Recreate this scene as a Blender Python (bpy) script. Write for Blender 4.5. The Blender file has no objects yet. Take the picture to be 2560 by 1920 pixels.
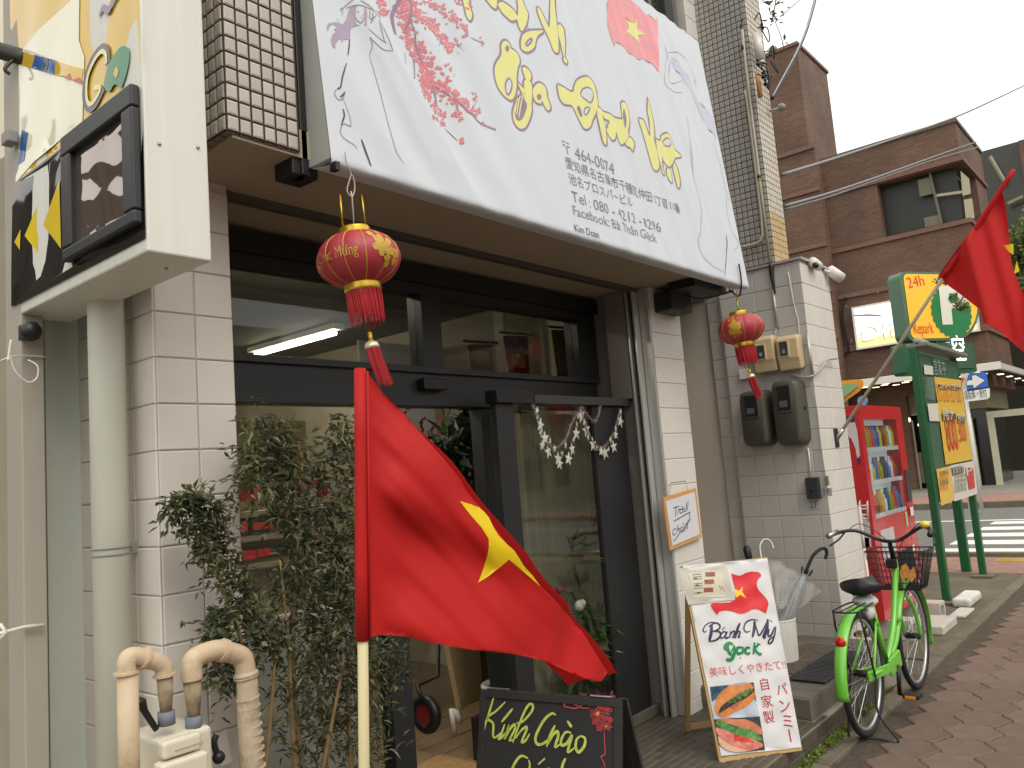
import bpy, bmesh, math, random
from mathutils import Vector, Matrix, noise
from mathutils.geometry import delaunay_2d_cdt
random.seed(7)
R = math.radians
SC = bpy.context.scene
COL = SC.collection

# ------------------------------------------------------------------ camera
W0, H0, F = 2560.0, 1920.0, 2029.9
roll, pitch, yaw = R(-4.5433), R(6.4535), R(50.3257)
fw = Vector((math.sin(yaw)*math.cos(pitch), math.cos(yaw)*math.cos(pitch), math.sin(pitch)))
rt0 = Vector((math.cos(yaw), -math.sin(yaw), 0)); up0 = rt0.cross(fw)
RT = math.cos(roll)*rt0 + math.sin(roll)*up0
UP = -math.sin(roll)*rt0 + math.cos(roll)*up0
CAMP = Vector((0, 0, 1.58))
cd = bpy.data.cameras.new('camera'); cam = bpy.data.objects.new('camera', cd); COL.objects.link(cam)
m3 = Matrix((RT, UP, -fw)).transposed()
cam.matrix_world = Matrix.Translation(CAMP) @ m3.to_4x4()
cd.sensor_fit = 'HORIZONTAL'; cd.sensor_width = 36; cd.lens = 36*F/W0
cd.clip_start = .05; cd.clip_end = 600
SC.camera = cam

# ------------------------------------------------------------------ world, sun, exposure
SUN_EL, SUN_ROT = R(50), R(200)
w = bpy.data.worlds.new('World'); SC.world = w; w.use_nodes = True
nt = w.node_tree; nt.nodes.clear()
sky = nt.nodes.new('ShaderNodeTexSky'); sky.sky_type = 'NISHITA'; sky.sun_disc = False
sky.sun_elevation = SUN_EL; sky.sun_rotation = SUN_ROT; sky.dust_density = 6; sky.air_density = 1.5
hsv = nt.nodes.new('ShaderNodeHueSaturation'); hsv.inputs['Saturation'].default_value = .12
mixc = nt.nodes.new('ShaderNodeMix'); mixc.data_type = 'RGBA'; mixc.inputs[0].default_value = .75
mixc.inputs[7].default_value = (11.35, 11.3, 11.0, 1)
bg = nt.nodes.new('ShaderNodeBackground'); bg.inputs['Strength'].default_value = .13
wo = nt.nodes.new('ShaderNodeOutputWorld')
nt.links.new(sky.outputs[0], hsv.inputs['Color']); nt.links.new(hsv.outputs[0], mixc.inputs[6])
nt.links.new(mixc.outputs[2], bg.inputs['Color']); nt.links.new(bg.outputs[0], wo.inputs[0])
sl = bpy.data.lights.new('sun', 'SUN'); sl.energy = .8; sl.angle = R(25); sl.color = (1, .95, .87)
so = bpy.data.objects.new('sun', sl); COL.objects.link(so)
so.rotation_euler = (R(90)-SUN_EL, 0, math.pi - SUN_ROT + math.pi)
dsun = Vector((math.sin(SUN_ROT)*math.cos(SUN_EL), math.cos(SUN_ROT)*math.cos(SUN_EL), math.sin(SUN_EL)))
so.rotation_euler = dsun.to_track_quat('Z', 'Y').to_euler()
SC.view_settings.view_transform = 'Standard'; SC.view_settings.look = 'None'
SC.view_settings.gamma = 1; SC.view_settings.use_curve_mapping = False
SC.view_settings.exposure = 0.27

# ------------------------------------------------------------------ helpers
def ray(u, v):
    return RT*((u-1280)/F) - UP*((v-960)/F) + fw
def onx(u, v, X): k = ray(u, v); return CAMP + k*(X/k.x)
def ony(u, v, Y): k = ray(u, v); return CAMP + k*(Y/k.y)
def onz(u, v, z): k = ray(u, v); return CAMP + k*((z-CAMP.z)/k.z)
def lin(c): c /= 255.; return c/12.92 if c <= .04045 else ((c+.055)/1.055)**2.4
def rgb(r, g, b): return (lin(r), lin(g), lin(b), 1)

MATS = {}
def mat(name, col, rough=.6, metal=0, var=.0, vscale=8, bump=0, bscale=60, trans=0, emis=0, objvar=0, spec=.5, alpha=1, detail=4, dirt=0, dscale=2.3, coat=0, stretch=None):
    if name in MATS: return MATS[name]
    m = bpy.data.materials.new(name); m.use_nodes = True; n = m.node_tree; b = n.nodes['Principled BSDF']
    L = n.links.new
    b.inputs['Base Color'].default_value = col; b.inputs['Roughness'].default_value = rough
    b.inputs['Metallic'].default_value = metal; b.inputs['Specular IOR Level'].default_value = spec
    if coat: b.inputs['Coat Weight'].default_value = coat; b.inputs['Coat Roughness'].default_value = .05
    if alpha < 1: b.inputs['Alpha'].default_value = alpha
    src = None
    if var or dirt or bump:
        tc = n.nodes.new('ShaderNodeTexCoord')
        co = tc.outputs['Object']
        if stretch:
            mp = n.nodes.new('ShaderNodeMapping'); mp.inputs['Scale'].default_value = stretch; L(co, mp.inputs[0]); co = mp.outputs[0]
    if var:
        nz = n.nodes.new('ShaderNodeTexNoise'); nz.inputs['Scale'].default_value = vscale; nz.inputs['Detail'].default_value = detail
        L(co, nz.inputs['Vector'])
        mr = n.nodes.new('ShaderNodeMapRange'); mr.inputs[1].default_value = .3; mr.inputs[2].default_value = .7
        mr.inputs[3].default_value = 1-var; mr.inputs[4].default_value = 1+var
        L(nz.outputs[0], mr.inputs[0])
        mx = n.nodes.new('ShaderNodeMix'); mx.data_type = 'RGBA'; mx.blend_type = 'MULTIPLY'; mx.inputs[0].default_value = 1
        mx.inputs[6].default_value = col; L(mr.outputs[0], mx.inputs[7]); src = mx.outputs[2]
    if dirt:
        nz = n.nodes.new('ShaderNodeTexNoise'); nz.inputs['Scale'].default_value = dscale; nz.inputs['Detail'].default_value = 8; nz.inputs['Roughness'].default_value = .7
        L(co, nz.inputs['Vector'])
        mr = n.nodes.new('ShaderNodeMapRange'); mr.inputs[1].default_value = .5; mr.inputs[2].default_value = .75; mr.inputs[3].default_value = 0; mr.inputs[4].default_value = dirt
        L(nz.outputs[0], mr.inputs[0])
        mx = n.nodes.new('ShaderNodeMix'); mx.data_type = 'RGBA'; L(mr.outputs[0], mx.inputs[0])
        if src: L(src, mx.inputs[6])
        else: mx.inputs[6].default_value = col
        mx.inputs[7].default_value = rgb(70, 62, 50); src = mx.outputs[2]
    if objvar:
        oi = n.nodes.new('ShaderNodeObjectInfo')
        mr = n.nodes.new('ShaderNodeMapRange'); mr.inputs[3].default_value = 1-objvar; mr.inputs[4].default_value = 1+objvar
        L(oi.outputs['Random'], mr.inputs[0])
        mx = n.nodes.new('ShaderNodeMix'); mx.data_type = 'RGBA'; mx.blend_type = 'MULTIPLY'; mx.inputs[0].default_value = 1
        if src: L(src, mx.inputs[6])
        else: mx.inputs[6].default_value = col
        L(mr.outputs[0], mx.inputs[7]); src = mx.outputs[2]
    if src: L(src, b.inputs['Base Color'])
    if bump:
        nz = n.nodes.new('ShaderNodeTexNoise'); nz.inputs['Scale'].default_value = bscale; nz.inputs['Detail'].default_value = 5
        L(co, nz.inputs['Vector'])
        bp = n.nodes.new('ShaderNodeBump'); bp.inputs['Strength'].default_value = bump; bp.inputs['Distance'].default_value = .01
        L(nz.outputs[0], bp.inputs['Height']); L(bp.outputs[0], b.inputs['Normal'])
    if emis:
        b.inputs['Emission Color'].default_value = col; b.inputs['Emission Strength'].default_value = emis
    if trans:
        out = [x for x in n.nodes if x.type == 'OUTPUT_MATERIAL'][0]
        t = n.nodes.new('ShaderNodeBsdfTranslucent')
        if src: L(src, t.inputs[0])
        else: t.inputs[0].default_value = col
        ms = n.nodes.new('ShaderNodeMixShader'); ms.inputs[0].default_value = trans
        L(b.outputs[0], ms.inputs[1]); L(t.outputs[0], ms.inputs[2]); L(ms.outputs[0], out.inputs[0])
    MATS[name] = m; return m

def glass(name, tint=(1, 1, 1, 1), refl=1.0, rough=.02, ior=1.5, wave=0):
    if name in MATS: return MATS[name]
    m = bpy.data.materials.new(name); m.use_nodes = True; n = m.node_tree; n.nodes.clear(); L = n.links.new
    o = n.nodes.new('ShaderNodeOutputMaterial'); t = n.nodes.new('ShaderNodeBsdfTransparent'); t.inputs[0].default_value = tint
    g = n.nodes.new('ShaderNodeBsdfGlossy'); g.inputs['Roughness'].default_value = rough
    lw = n.nodes.new('ShaderNodeLayerWeight'); lw.inputs[0].default_value = .5
    pw = n.nodes.new('ShaderNodeMath'); pw.operation = 'POWER'; pw.inputs[1].default_value = 5; L(lw.outputs['Facing'], pw.inputs[0])
    f = n.nodes.new('ShaderNodeMath'); f.operation = 'MULTIPLY_ADD'; f.inputs[1].default_value = .95; f.inputs[2].default_value = .045; L(pw.outputs[0], f.inputs[0])
    mm = n.nodes.new('ShaderNodeMath'); mm.operation = 'MULTIPLY'; mm.inputs[1].default_value = refl; mm.use_clamp = True
    ms = n.nodes.new('ShaderNodeMixShader')
    if wave:
        tc = n.nodes.new('ShaderNodeTexCoord'); nz = n.nodes.new('ShaderNodeTexNoise'); nz.inputs['Scale'].default_value = 2.5
        bp = n.nodes.new('ShaderNodeBump'); bp.inputs['Strength'].default_value = wave; bp.inputs['Distance'].default_value = .02
        L(tc.outputs['Object'], nz.inputs['Vector']); L(nz.outputs[0], bp.inputs['Height']); L(bp.outputs[0], g.inputs['Normal'])
    L(f.outputs[0], mm.inputs[0]); L(mm.outputs[0], ms.inputs[0]); L(t.outputs[0], ms.inputs[1]); L(g.outputs[0], ms.inputs[2]); L(ms.outputs[0], o.inputs[0])
    MATS[name] = m; return m

def brickmat(name, c1, c2, mortar, axes, bw, bh, ms=.01, rough=.8):
    if name in MATS: return MATS[name]
    m = bpy.data.materials.new(name); m.use_nodes = True; n = m.node_tree; b = n.nodes['Principled BSDF']; L = n.links.new
    b.inputs['Roughness'].default_value = rough
    tc = n.nodes.new('ShaderNodeTexCoord'); sp = n.nodes.new('ShaderNodeSeparateXYZ'); cb = n.nodes.new('ShaderNodeCombineXYZ')
    L(tc.outputs['Object'], sp.inputs[0])
    ad = n.nodes.new('ShaderNodeMath'); ad.operation = 'ADD'
    L(sp.outputs['XYZ'.index(axes[0])], ad.inputs[0])
    if len(axes) > 2: L(sp.outputs['XYZ'.index(axes[2])], ad.inputs[1])
    else: ad.inputs[1].default_value = 0
    L(ad.outputs[0], cb.inputs[0]); L(sp.outputs['XYZ'.index(axes[1])], cb.inputs[1])
    br = n.nodes.new('ShaderNodeTexBrick'); br.inputs['Scale'].default_value = 1
    br.inputs['Brick Width'].default_value = bw; br.inputs['Row Height'].default_value = bh; br.inputs['Mortar Size'].default_value = ms
    br.inputs['Color1'].default_value = c1; br.inputs['Color2'].default_value = c2; br.inputs['Mortar'].default_value = mortar
    L(cb.outputs[0], br.inputs['Vector'])
    nz = n.nodes.new('ShaderNodeTexNoise'); nz.inputs['Scale'].default_value = .7; nz.inputs['Detail'].default_value = 8
    L(tc.outputs['Object'], nz.inputs['Vector'])
    mr = n.nodes.new('ShaderNodeMapRange'); mr.inputs[1].default_value = .3; mr.inputs[2].default_value = .7; mr.inputs[3].default_value = .72; mr.inputs[4].default_value = 1.2
    L(nz.outputs[0], mr.inputs[0])
    mx = n.nodes.new('ShaderNodeMix'); mx.data_type = 'RGBA'; mx.blend_type = 'MULTIPLY'; mx.inputs[0].default_value = 1
    L(br.outputs[0], mx.inputs[6]); L(mr.outputs[0], mx.inputs[7]); L(mx.outputs[2], b.inputs['Base Color'])
    bp = n.nodes.new('ShaderNodeBump'); bp.inputs['Strength'].default_value = .5; bp.inputs['Distance'].default_value = .02
    bp.invert = True; L(br.outputs['Fac'], bp.inputs['Height']); L(bp.outputs[0], b.inputs['Normal'])
    MATS[name] = m; return m

def wloc(o):
    v = Vector((0, 0, 0))
    while o: v += o.location; o = o.parent
    return v

class MB:
    def __init__(s): s.v = []; s.f = []
    def add(s, vs, fs):
        o = len(s.v); s.v += [Vector(p) for p in vs]; s.f += [tuple(i+o for i in f) for f in fs]; return s
    def box(s, x0, x1, y0, y1, z0, z1):
        vs = [(x, y, z) for z in (z0, z1) for y in (y0, y1) for x in (x0, x1)]
        return s.add(vs, [(0, 2, 3, 1), (4, 5, 7, 6), (0, 1, 5, 4), (2, 6, 7, 3), (0, 4, 6, 2), (1, 3, 7, 5)])
    def obox(s, o, a, b, c):   # corner + three edge vectors
        o, a, b, c = Vector(o), Vector(a), Vector(b), Vector(c)
        vs = [o+a*i+b*j+c*k for k in (0, 1) for j in (0, 1) for i in (0, 1)]
        fs = [(0, 2, 3, 1), (4, 5, 7, 6), (0, 1, 5, 4), (2, 6, 7, 3), (0, 4, 6, 2), (1, 3, 7, 5)]
        if a.cross(b).dot(c) < 0: fs = [f[::-1] for f in fs]
        return s.add(vs, fs)
    def quad(s, *p): return s.add(p, [tuple(range(len(p)))])
    def tube(s, pts, r, n=10, cap=True):
        pts = [Vector(p) for p in pts]
        if not isinstance(r, (list, tuple)): r = [r]*len(pts)
        vs = []; fs = []; ref = None
        for i, p in enumerate(pts):
            t = (pts[min(i+1, len(pts)-1)] - pts[max(i-1, 0)]).normalized()
            if ref is None: ref = Vector((0, 0, 1)) if abs(t.z) < .9 else Vector((1, 0, 0))
            a = (ref - t*ref.dot(t)).normalized(); b = t.cross(a); ref = a
            for k in range(n):
                q = 2*math.pi*k/n; vs.append(p + (a*math.cos(q) + b*math.sin(q))*r[i])
        for i in range(len(pts)-1):
            for k in range(n):
                fs.append((i*n+k, i*n+(k+1) % n, (i+1)*n+(k+1) % n, (i+1)*n+k))
        if cap: fs.append(tuple(range(n))[::-1]); fs.append(tuple((len(pts)-1)*n+k for k in range(n)))
        return s.add(vs, fs)
    def lathe(s, prof, c, n=24, lobes=0, amp=0, axis=None):
        c = Vector(c); vs = []; fs = []
        for r, z in prof:
            for k in range(n):
                q = 2*math.pi*k/n; rr = r*(1+amp*abs(math.cos(lobes*q/2))**.7 - amp) if lobes else r
                p = Vector((rr*math.cos(q), rr*math.sin(q), z))
                if axis: p = axis @ p
                vs.append(c+p)
        for i in range(len(prof)-1):
            for k in range(n): fs.append((i*n+k, i*n+(k+1) % n, (i+1)*n+(k+1) % n, (i+1)*n+k))
        return s.add(vs, fs)
    def torus(s, c, R_, r, n=40, m=8, axis='Y', sy=1):
        c = Vector(c); vs = []; fs = []
        for i in range(n):
            a = 2*math.pi*i/n
            for k in range(m):
                b = 2*math.pi*k/m; rr = R_+r*math.cos(b); h = r*math.sin(b)*sy
                if axis == 'Y': vs.append(c+Vector((rr*math.cos(a), h, rr*math.sin(a))))
                elif axis == 'Z': vs.append(c+Vector((rr*math.cos(a), rr*math.sin(a), h)))
                else: vs.append(c+Vector((h, rr*math.cos(a), rr*math.sin(a))))
        for i in range(n):
            for k in range(m): fs.append((i*m+k, ((i+1) % n)*m+k, ((i+1) % n)*m+(k+1) % m, i*m+(k+1) % m))
        return s.add(vs, fs)
    def ball(s, c, r, n=10, sc=(1, 1, 1)):
        c = Vector(c); vs = []; fs = []
        for i in range(n+1):
            a = math.pi*i/n
            for k in range(n*2):
                b = math.pi*k/n; vs.append(c+Vector((r*sc[0]*math.sin(a)*math.cos(b), r*sc[1]*math.sin(a)*math.sin(b), r*sc[2]*math.cos(a))))
        for i in range(n):
            for k in range(n*2): fs.append((i*n*2+k, (i+1)*n*2+k, (i+1)*n*2+(k+1) % (n*2), i*n*2+(k+1) % (n*2)))
        return s.add(vs, fs)
    def build(s, name, m, parent=None, bevel=0, smooth=False, label=None, cat=None, group=None, kind=None, seg=2):
        pl = wloc(parent) if parent else Vector((0, 0, 0))
        me = bpy.data.meshes.new(name); me.from_pydata([v-pl for v in s.v], [], s.f); me.update()
        o = bpy.data.objects.new(name, me); COL.objects.link(o); o.parent = parent
        for mm in (m if isinstance(m, (list, tuple)) else [m]): me.materials.append(mm)
        if smooth:
            for p in me.polygons: p.use_smooth = True
        if bevel:
            b = o.modifiers.new('b', 'BEVEL'); b.width = bevel; b.segments = seg; b.limit_method = 'ANGLE'; b.angle_limit = R(40)
        tag(o, label, cat, group, kind); return o

def tag(o, label=None, cat=None, group=None, kind=None):
    if label: o['label'] = label
    if cat: o['category'] = cat
    if group: o['group'] = group
    if kind: o['kind'] = kind
    return o
def thing(name, loc, label, cat, group=None):
    o = bpy.data.objects.new(name, None); COL.objects.link(o); o.location = loc; o.empty_display_size = .1
    return tag(o, label, cat, group)
def BX(name, m, parent, x0, x1, y0, y1, z0, z1, **k): return MB().box(x0, x1, y0, y1, z0, z1).build(name, m, parent, **k)
def TB(name, m, parent, pts, r, **k):
    n = k.pop('n', 10); return MB().tube(pts, r, n).build(name, m, parent, smooth=True, **k)
def spl(pts, k=6):    # Catmull-Rom
    if len(pts) < 3: return [Vector(p) for p in pts]
    P = [Vector(p) for p in pts]; out = []
    for i in range(len(P)-1):
        a, b, c, d = P[max(i-1, 0)], P[i], P[i+1], P[min(i+2, len(P)-1)]
        for j in range(k):
            t = j/k; out.append(.5*((2*b)+(c-a)*t+(2*a-5*b+4*c-d)*t*t+(3*b-a-3*c+d)*t**3))
    out.append(P[-1]); return out

_tx = {}
def text_mesh(body):
    if body in _tx: return _tx[body]
    c = bpy.data.curves.new('t', 'FONT'); c.body = body; c.resolution_u = 3
    o = bpy.data.objects.new('t', c); COL.objects.link(o)
    dg = bpy.context.evaluated_depsgraph_get(); me = bpy.data.meshes.new_from_object(o.evaluated_get(dg))
    vs = [(v.co.x, v.co.y) for v in me.vertices]; fs = [tuple(p.vertices) for p in me.polygons]
    bpy.data.objects.remove(o); bpy.data.curves.remove(c); bpy.data.meshes.remove(me)
    x0 = min(v[0] for v in vs); x1 = max(v[0] for v in vs)
    _tx[body] = ([(x-x0, y) for x, y in vs], fs, x1-x0); return _tx[body]

class Plane:
    def __init__(s, O, e1, e2, wr=None):
        s.O = Vector(O); s.e1 = Vector(e1).normalized(); e2 = Vector(e2); s.e2 = (e2 - s.e1*e2.dot(s.e1)).normalized()
        s.n = s.e1.cross(s.e2); s.wr = wr; s.fold = None
        if s.n.dot(CAMP - s.O) < 0: s.n = -s.n
    def px(s, u, v):
        k = ray(u, v); t = (s.O-CAMP).dot(s.n)/k.dot(s.n); P = CAMP+k*t-s.O; return (P.dot(s.e1), P.dot(s.e2))
    def at(s, a, b, off=0):
        P = s.O+s.e1*a+s.e2*b
        if s.fold: P += (CAMP-P).normalized()*s.fold(a, b)
        h = off + (s.wr(a, b) if s.wr else 0); return P+s.n*h
class Decal:
    def __init__(s, pl, off=.002): s.pl = pl; s.off = off*getattr(pl, 'thin', 1); s.mb = MB()
    def poly2(s, P, step=None, off=None):
        P = [Vector(p) for p in P]; off = s.off if off is None else off
        if s.pl.wr and step is None and max((p-P[0]).length for p in P) > .03: step = .018
        n = len(P); pts = list(P)
        if step:
            x0 = min(p.x for p in P); x1 = max(p.x for p in P); y0 = min(p.y for p in P); y1 = max(p.y for p in P)
            y = y0+step*.5; r = 0
            while y < y1:
                x = x0 + (step*.5 if r % 2 else 0)
                while x < x1:
                    if inside((x, y), P): pts.append(Vector((x, y)))
                    x += step
                y += step*.87; r += 1
        vs, es, fs, _, _, _ = delaunay_2d_cdt(pts, [], [list(range(n))], 1, 1e-6)
        s.mb.add([s.pl.at(v.x, v.y, off) for v in vs], [tuple(f) for f in fs]); return s
    def poly(s, pxs, step=None, tf=None, smooth=False, off=None):
        Q = [s.pl.px(*(tf(*p) if tf else p)) for p in pxs]
        if smooth:
            Q = spl(Q+[Q[0]], 4)[:-1]
        return s.poly2(Q, step, off)
    def stroke2(s, P, w, taper=True, off=None):
        P = [Vector(p) for p in P]; off = s.off if off is None else off; n = len(P); vs = []
        for i, p in enumerate(P):
            t = P[min(i+1, n-1)]-P[max(i-1, 0)]
            if t.length < 1e-9: t = Vector((1, 0))
            t.normalize(); nn = Vector((-t.y, t.x)); q = i/(n-1)
            ww = w[i] if isinstance(w, list) else w*((.35+.65*math.sin(math.pi*min(max(q, .02), .98))**.5) if taper else 1)
            vs += [s.pl.at(*(p+nn*ww/2), off), s.pl.at(*(p-nn*ww/2), off)]
        s.mb.add(vs, [(2*i, 2*i+1, 2*i+3, 2*i+2) for i in range(n-1)]); return s
    def stroke(s, pxs, w, tf=None, taper=True, k=6, off=None):
        return s.stroke2(spl([s.pl.px(*(tf(*p) if tf else p)) for p in pxs], k), w, taper, off)
    def text(s, body, p0, p1=None, h=None, tf=None, height=None, px=True, slant=0, hs=None, off=None):
        vs, fs, wd = text_mesh(body)
        A = Vector(s.pl.px(*(tf(*p0) if tf else p0))) if px else Vector(p0)
        if p1: B = Vector(s.pl.px(*(tf(*p1) if tf else p1))) if px else Vector(p1); d = B-A; sx = d.length/wd; d.normalize()
        else: d = Vector((1, 0)); sx = h
        sy = sx if hs is None else hs; n = Vector((-d.y, d.x))
        s.mb.add([s.pl.at(*(A+d*(x*sx+slant*y*sy)+n*y*sy), s.off if off is None else off) for x, y in vs], fs); return s
    def rect(s, a0, a1, b0, b1, step=None): return s.poly2([(a0, b0), (a1, b0), (a1, b1), (a0, b1)], step)
    def build(s, name, m, parent=None, **k):
        me = s.mb; o = me.build(name, m, parent, **k); return o
def inside(p, P):
    c = False; j = len(P)-1
    for i in range(len(P)):
        if (P[i].y > p[1]) != (P[j].y > p[1]) and p[0] < (P[j].x-P[i].x)*(p[1]-P[i].y)/(P[j].y-P[i].y)+P[i].x: c = not c
        j = i
    return c

# tiles: shared mesh pieces laid on a plane; nearest 'limit' as parts, the rest joined
def tiles(parent, O, e1, e2, n, nu, nv, pu, pv, gap, th, m, name='tile', limit=300, skip=None, jit=.0006, pick=None, bev=.15, off=(0, 0), stag=0):
    O, e1, e2, n = Vector(O), Vector(e1), Vector(e2), Vector(n); pl = wloc(parent)
    a, b = pu-gap, pv-gap; q = min(a, b, th*4)*bev
    vs = [e1*x+e2*y+n*z for x, y, z in ((0, 0, 0), (a, 0, 0), (a, b, 0), (0, b, 0), (0, 0, th*.6), (a, 0, th*.6), (a, b, th*.6), (0, b, th*.6), (q, q, th), (a-q, q, th), (a-q, b-q, th), (q, b-q, th))]
    fs = [(0, 1, 5, 4), (1, 2, 6, 5), (2, 3, 7, 6), (3, 0, 4, 7), (4, 5, 9, 8), (5, 6, 10, 9), (6, 7, 11, 10), (7, 4, 8, 11), (8, 9, 10, 11)]
    if e1.cross(e2).dot(n) < 0: fs = [f[::-1] for f in fs]
    me = bpy.data.meshes.new(name); me.from_pydata(vs, [], fs); me.materials.append(m)
    cells = [(i, j) for j in range(nv) for i in range(nu) if not (skip and skip(i, j))]
    P = {c: O+e1*(c[0]*pu+gap/2+(stag*pu if c[1] % 2 else 0))+e2*(c[1]*pv+gap/2) for c in cells}
    cells.sort(key=lambda c: (P[c]-CAMP).length); rest = MB()
    for k, c in enumerate(cells):
        p = P[c]+n*random.uniform(-jit, jit)
        if k < limit:
            o = bpy.data.objects.new(name, me); COL.objects.link(o); o.parent = parent; o.location = p-pl
        else: rest.add([p+v for v in vs], fs)
    if rest.v: rest.build(name+'_field', m, parent, kind='stuff')

X1, Y1, Z1 = Vector((1, 0, 0)), Vector((0, 1, 0)), Vector((0, 0, 1))
FL = .14      # terrace level

# materials
M_tileL = mat('tile_beige', rgb(210, 202, 191), .35, var=.06, vscale=3, bump=.05, bscale=40, objvar=.03)
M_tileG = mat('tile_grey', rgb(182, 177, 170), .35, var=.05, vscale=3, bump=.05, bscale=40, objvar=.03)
M_grout = mat('grout', rgb(196, 188, 178), .9, var=.1)
M_mos = mat('mosaic_tile', rgb(178, 169, 156), .3, objvar=.09, var=.06, vscale=9)
M_mosD = mat('mosaic_tile_grey', rgb(158, 154, 146), .35, objvar=.07, var=.06, vscale=9)
M_mgrout = mat('mosaic_grout', rgb(62, 50, 40), .95, var=.15)
M_blackfr = mat('black_aluminium', rgb(34, 34, 35), .45, var=.1, vscale=4)
M_soffit = mat('soffit_paint', rgb(164, 150, 126), .75, var=.05, vscale=2)
M_alum = mat('aluminium', rgb(176, 174, 168), .4, .4, var=.06, stretch=(1, 1, .05), vscale=20)
M_white = mat('white_plastic', rgb(222, 218, 208), .4, var=.03)
M_black = mat('black_plastic', rgb(22, 22, 22), .45)
M_steel = mat('steel', rgb(170, 170, 170), .3, .9)
M_grey = mat('grey_paint', rgb(140, 138, 132), .6, var=.05)
# ================================================================== SETTING
# ground
BX('ground', mat('asphalt', rgb(92, 88, 80), .9, var=.25, vscale=30, bump=.3, bscale=200, dirt=.3), None, -120, 160, -120, 160, -.3, -.012, kind='structure')
# pavement with interlocking pavers
pv = BX('pavement', mat('paver_joint', rgb(74, 62, 50), .95, var=.3, vscale=20), None, -3, 11.8, -1.6, 1.62, -.2, -.006, kind='structure')
M_pav = mat('paver', rgb(108, 88, 75), .8, var=.16, vscale=9, bump=.35, bscale=120, objvar=.12, dirt=.6)
def paver_shape():
    r = .15; pts = []
    for k in range(6):
        a = R(60*k+30); b = R(60*k+90)
        A = Vector((math.cos(a)*r, math.sin(a)*r)); B = Vector((math.cos(b)*r, math.sin(b)*r)); d = B-A; nn = Vector((d.y, -d.x)).normalized()
        sg = 1 if k % 2 else -1
        if k in (3, 4, 5): pass
        for t in (0, .25, .5, .75):
            w_ = math.sin(t*2*math.pi)*.008
            pts.append(A+d*t+nn*w_)
    return pts
ps = [p*.985 for p in paver_shape()]; nps = len(ps)
pme = bpy.data.meshes.new('paver')
pme.from_pydata([(p.x, p.y, -.03) for p in ps]+[(p.x, p.y, -.002) for p in ps]+[(p.x*.93, p.y*.93, .003) for p in ps], [],
                [(i, (i+1) % nps, nps+(i+1) % nps, nps+i) for i in range(nps)]+[(nps+i, nps+(i+1) % nps, 2*nps+(i+1) % nps, 2*nps+i) for i in range(nps)]+[tuple(2*nps+i for i in range(nps))])
pme.materials.append(M_pav)
pc = []
dx, dy = .15*math.sqrt(3), .15*1.5
for j in range(-8, 8):
    for i in range(-4, 48):
        x = i*dx+(dx/2 if j % 2 else 0); y = .02+j*dy
        if y < 1.62-.07 and y > -1.5 and x < 11.7 and x > -.6: pc.append((x, y))
def infr(x, y):
    k = Vector((x, y, 0))-CAMP; z = k.dot(fw); u = 1280+F*k.dot(RT)/z; v = 960-F*k.dot(UP)/z if z > 0 else -1
    return z > 0 and -80 < u < 2640 and v < 1990
pc.sort(key=lambda p: (0 if infr(*p) else 1, math.hypot(*p)))
rest = MB()
for k, (x, y) in enumerate(pc):
    z = random.uniform(-.002, .002)
    if k < 300 and infr(x, y):
        o = bpy.data.objects.new('paver', pme); COL.objects.link(o); o.parent = pv; o.location = (x, y, z)
        o.rotation_euler = (random.uniform(-.006, .006), random.uniform(-.006, .006), 0)
    else: rest.add([Vector(v.co)+Vector((x, y, z)) for v in pme.vertices], [tuple(p.vertices) for p in pme.polygons])
rest.build('paver_field', M_pav, pv, kind='stuff')
M_conc = mat('concrete', rgb(106, 97, 78), .9, var=.16, vscale=6, bump=.3, bscale=90, dirt=.5)
ks = BX('kerb_strip', M_conc, None, -3, 11.8, 1.632, 1.735, -.2, .004, kind='structure')
for i in range(12):
    BX('kerb_stone', mat('kerb_stone', rgb(106, 97, 80), .9, var=.16, vscale=9, bump=.3, bscale=90, objvar=.12, dirt=.5), ks, 3.0+i*.62, 3.0+i*.62+.612, 1.63, 1.738, -.05, .010, bevel=.006)
BX('parking_ground', mat('parking_concrete', rgb(96, 88, 70), .95, var=.22, vscale=3, bump=.3, bscale=120, dirt=.5), None, 6.62, 11.0, 1.742, 9, -.2, .002, kind='structure')
# cross street
BX('cross_street', mat('street_asphalt', rgb(108, 106, 100), .9, var=.12, vscale=25, bump=.3, bscale=200), None, 12.7, 21.5, -30, 60, -.2, -.004, kind='structure')
rs = BX('corner_pavement', mat('red_paving', rgb(140, 106, 92), .85, var=.2, vscale=10, bump=.3), None, 11.02, 12.5, 1.742, 30, -.2, .006, kind='structure')
BX('corner_pavement', mat('red_paving', (0, 0, 0, 1)), None, 11.82, 12.5, -30, 1.738, -.2, .006, kind='structure')
BX('kerb_line', M_conc, None, 12.51, 12.66, -30, 60, -.2, .06, kind='structure', bevel=.01)
M_tact = mat('tactile_yellow', rgb(176, 144, 66), .8, var=.15)
tp = thing('tactile_paving', (11.9, 2, .006), 'yellow tactile guide strip laid in the red paving before the crossing', 'tactile paving')
for i in range(12):
    b = MB().box(12.0, 12.29, 1.9-i*.3, 1.9-i*.3+.29, .006, .014)
    for a in range(4): b.box(12.02+a*.07, 12.05+a*.07, 1.92-i*.3, 2.17-i*.3, .014, .02)
    b.build('tile', M_tact, tp)
M_mark = mat('road_marking', rgb(222, 220, 210), .8, var=.08, vscale=20, dirt=.25)
cw = thing('crosswalk', (16, 0, 0), 'white striped zebra crossing painted across the side street', 'crosswalk')
for x0, x1 in ((12.96, 13.5), (14.05, 14.6), (15.15, 15.68), (16.22, 16.75), (17.3, 17.8)):
    BX('stripe', M_mark, cw, x0, x1, -4, 3.15, -.003, .003)
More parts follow.
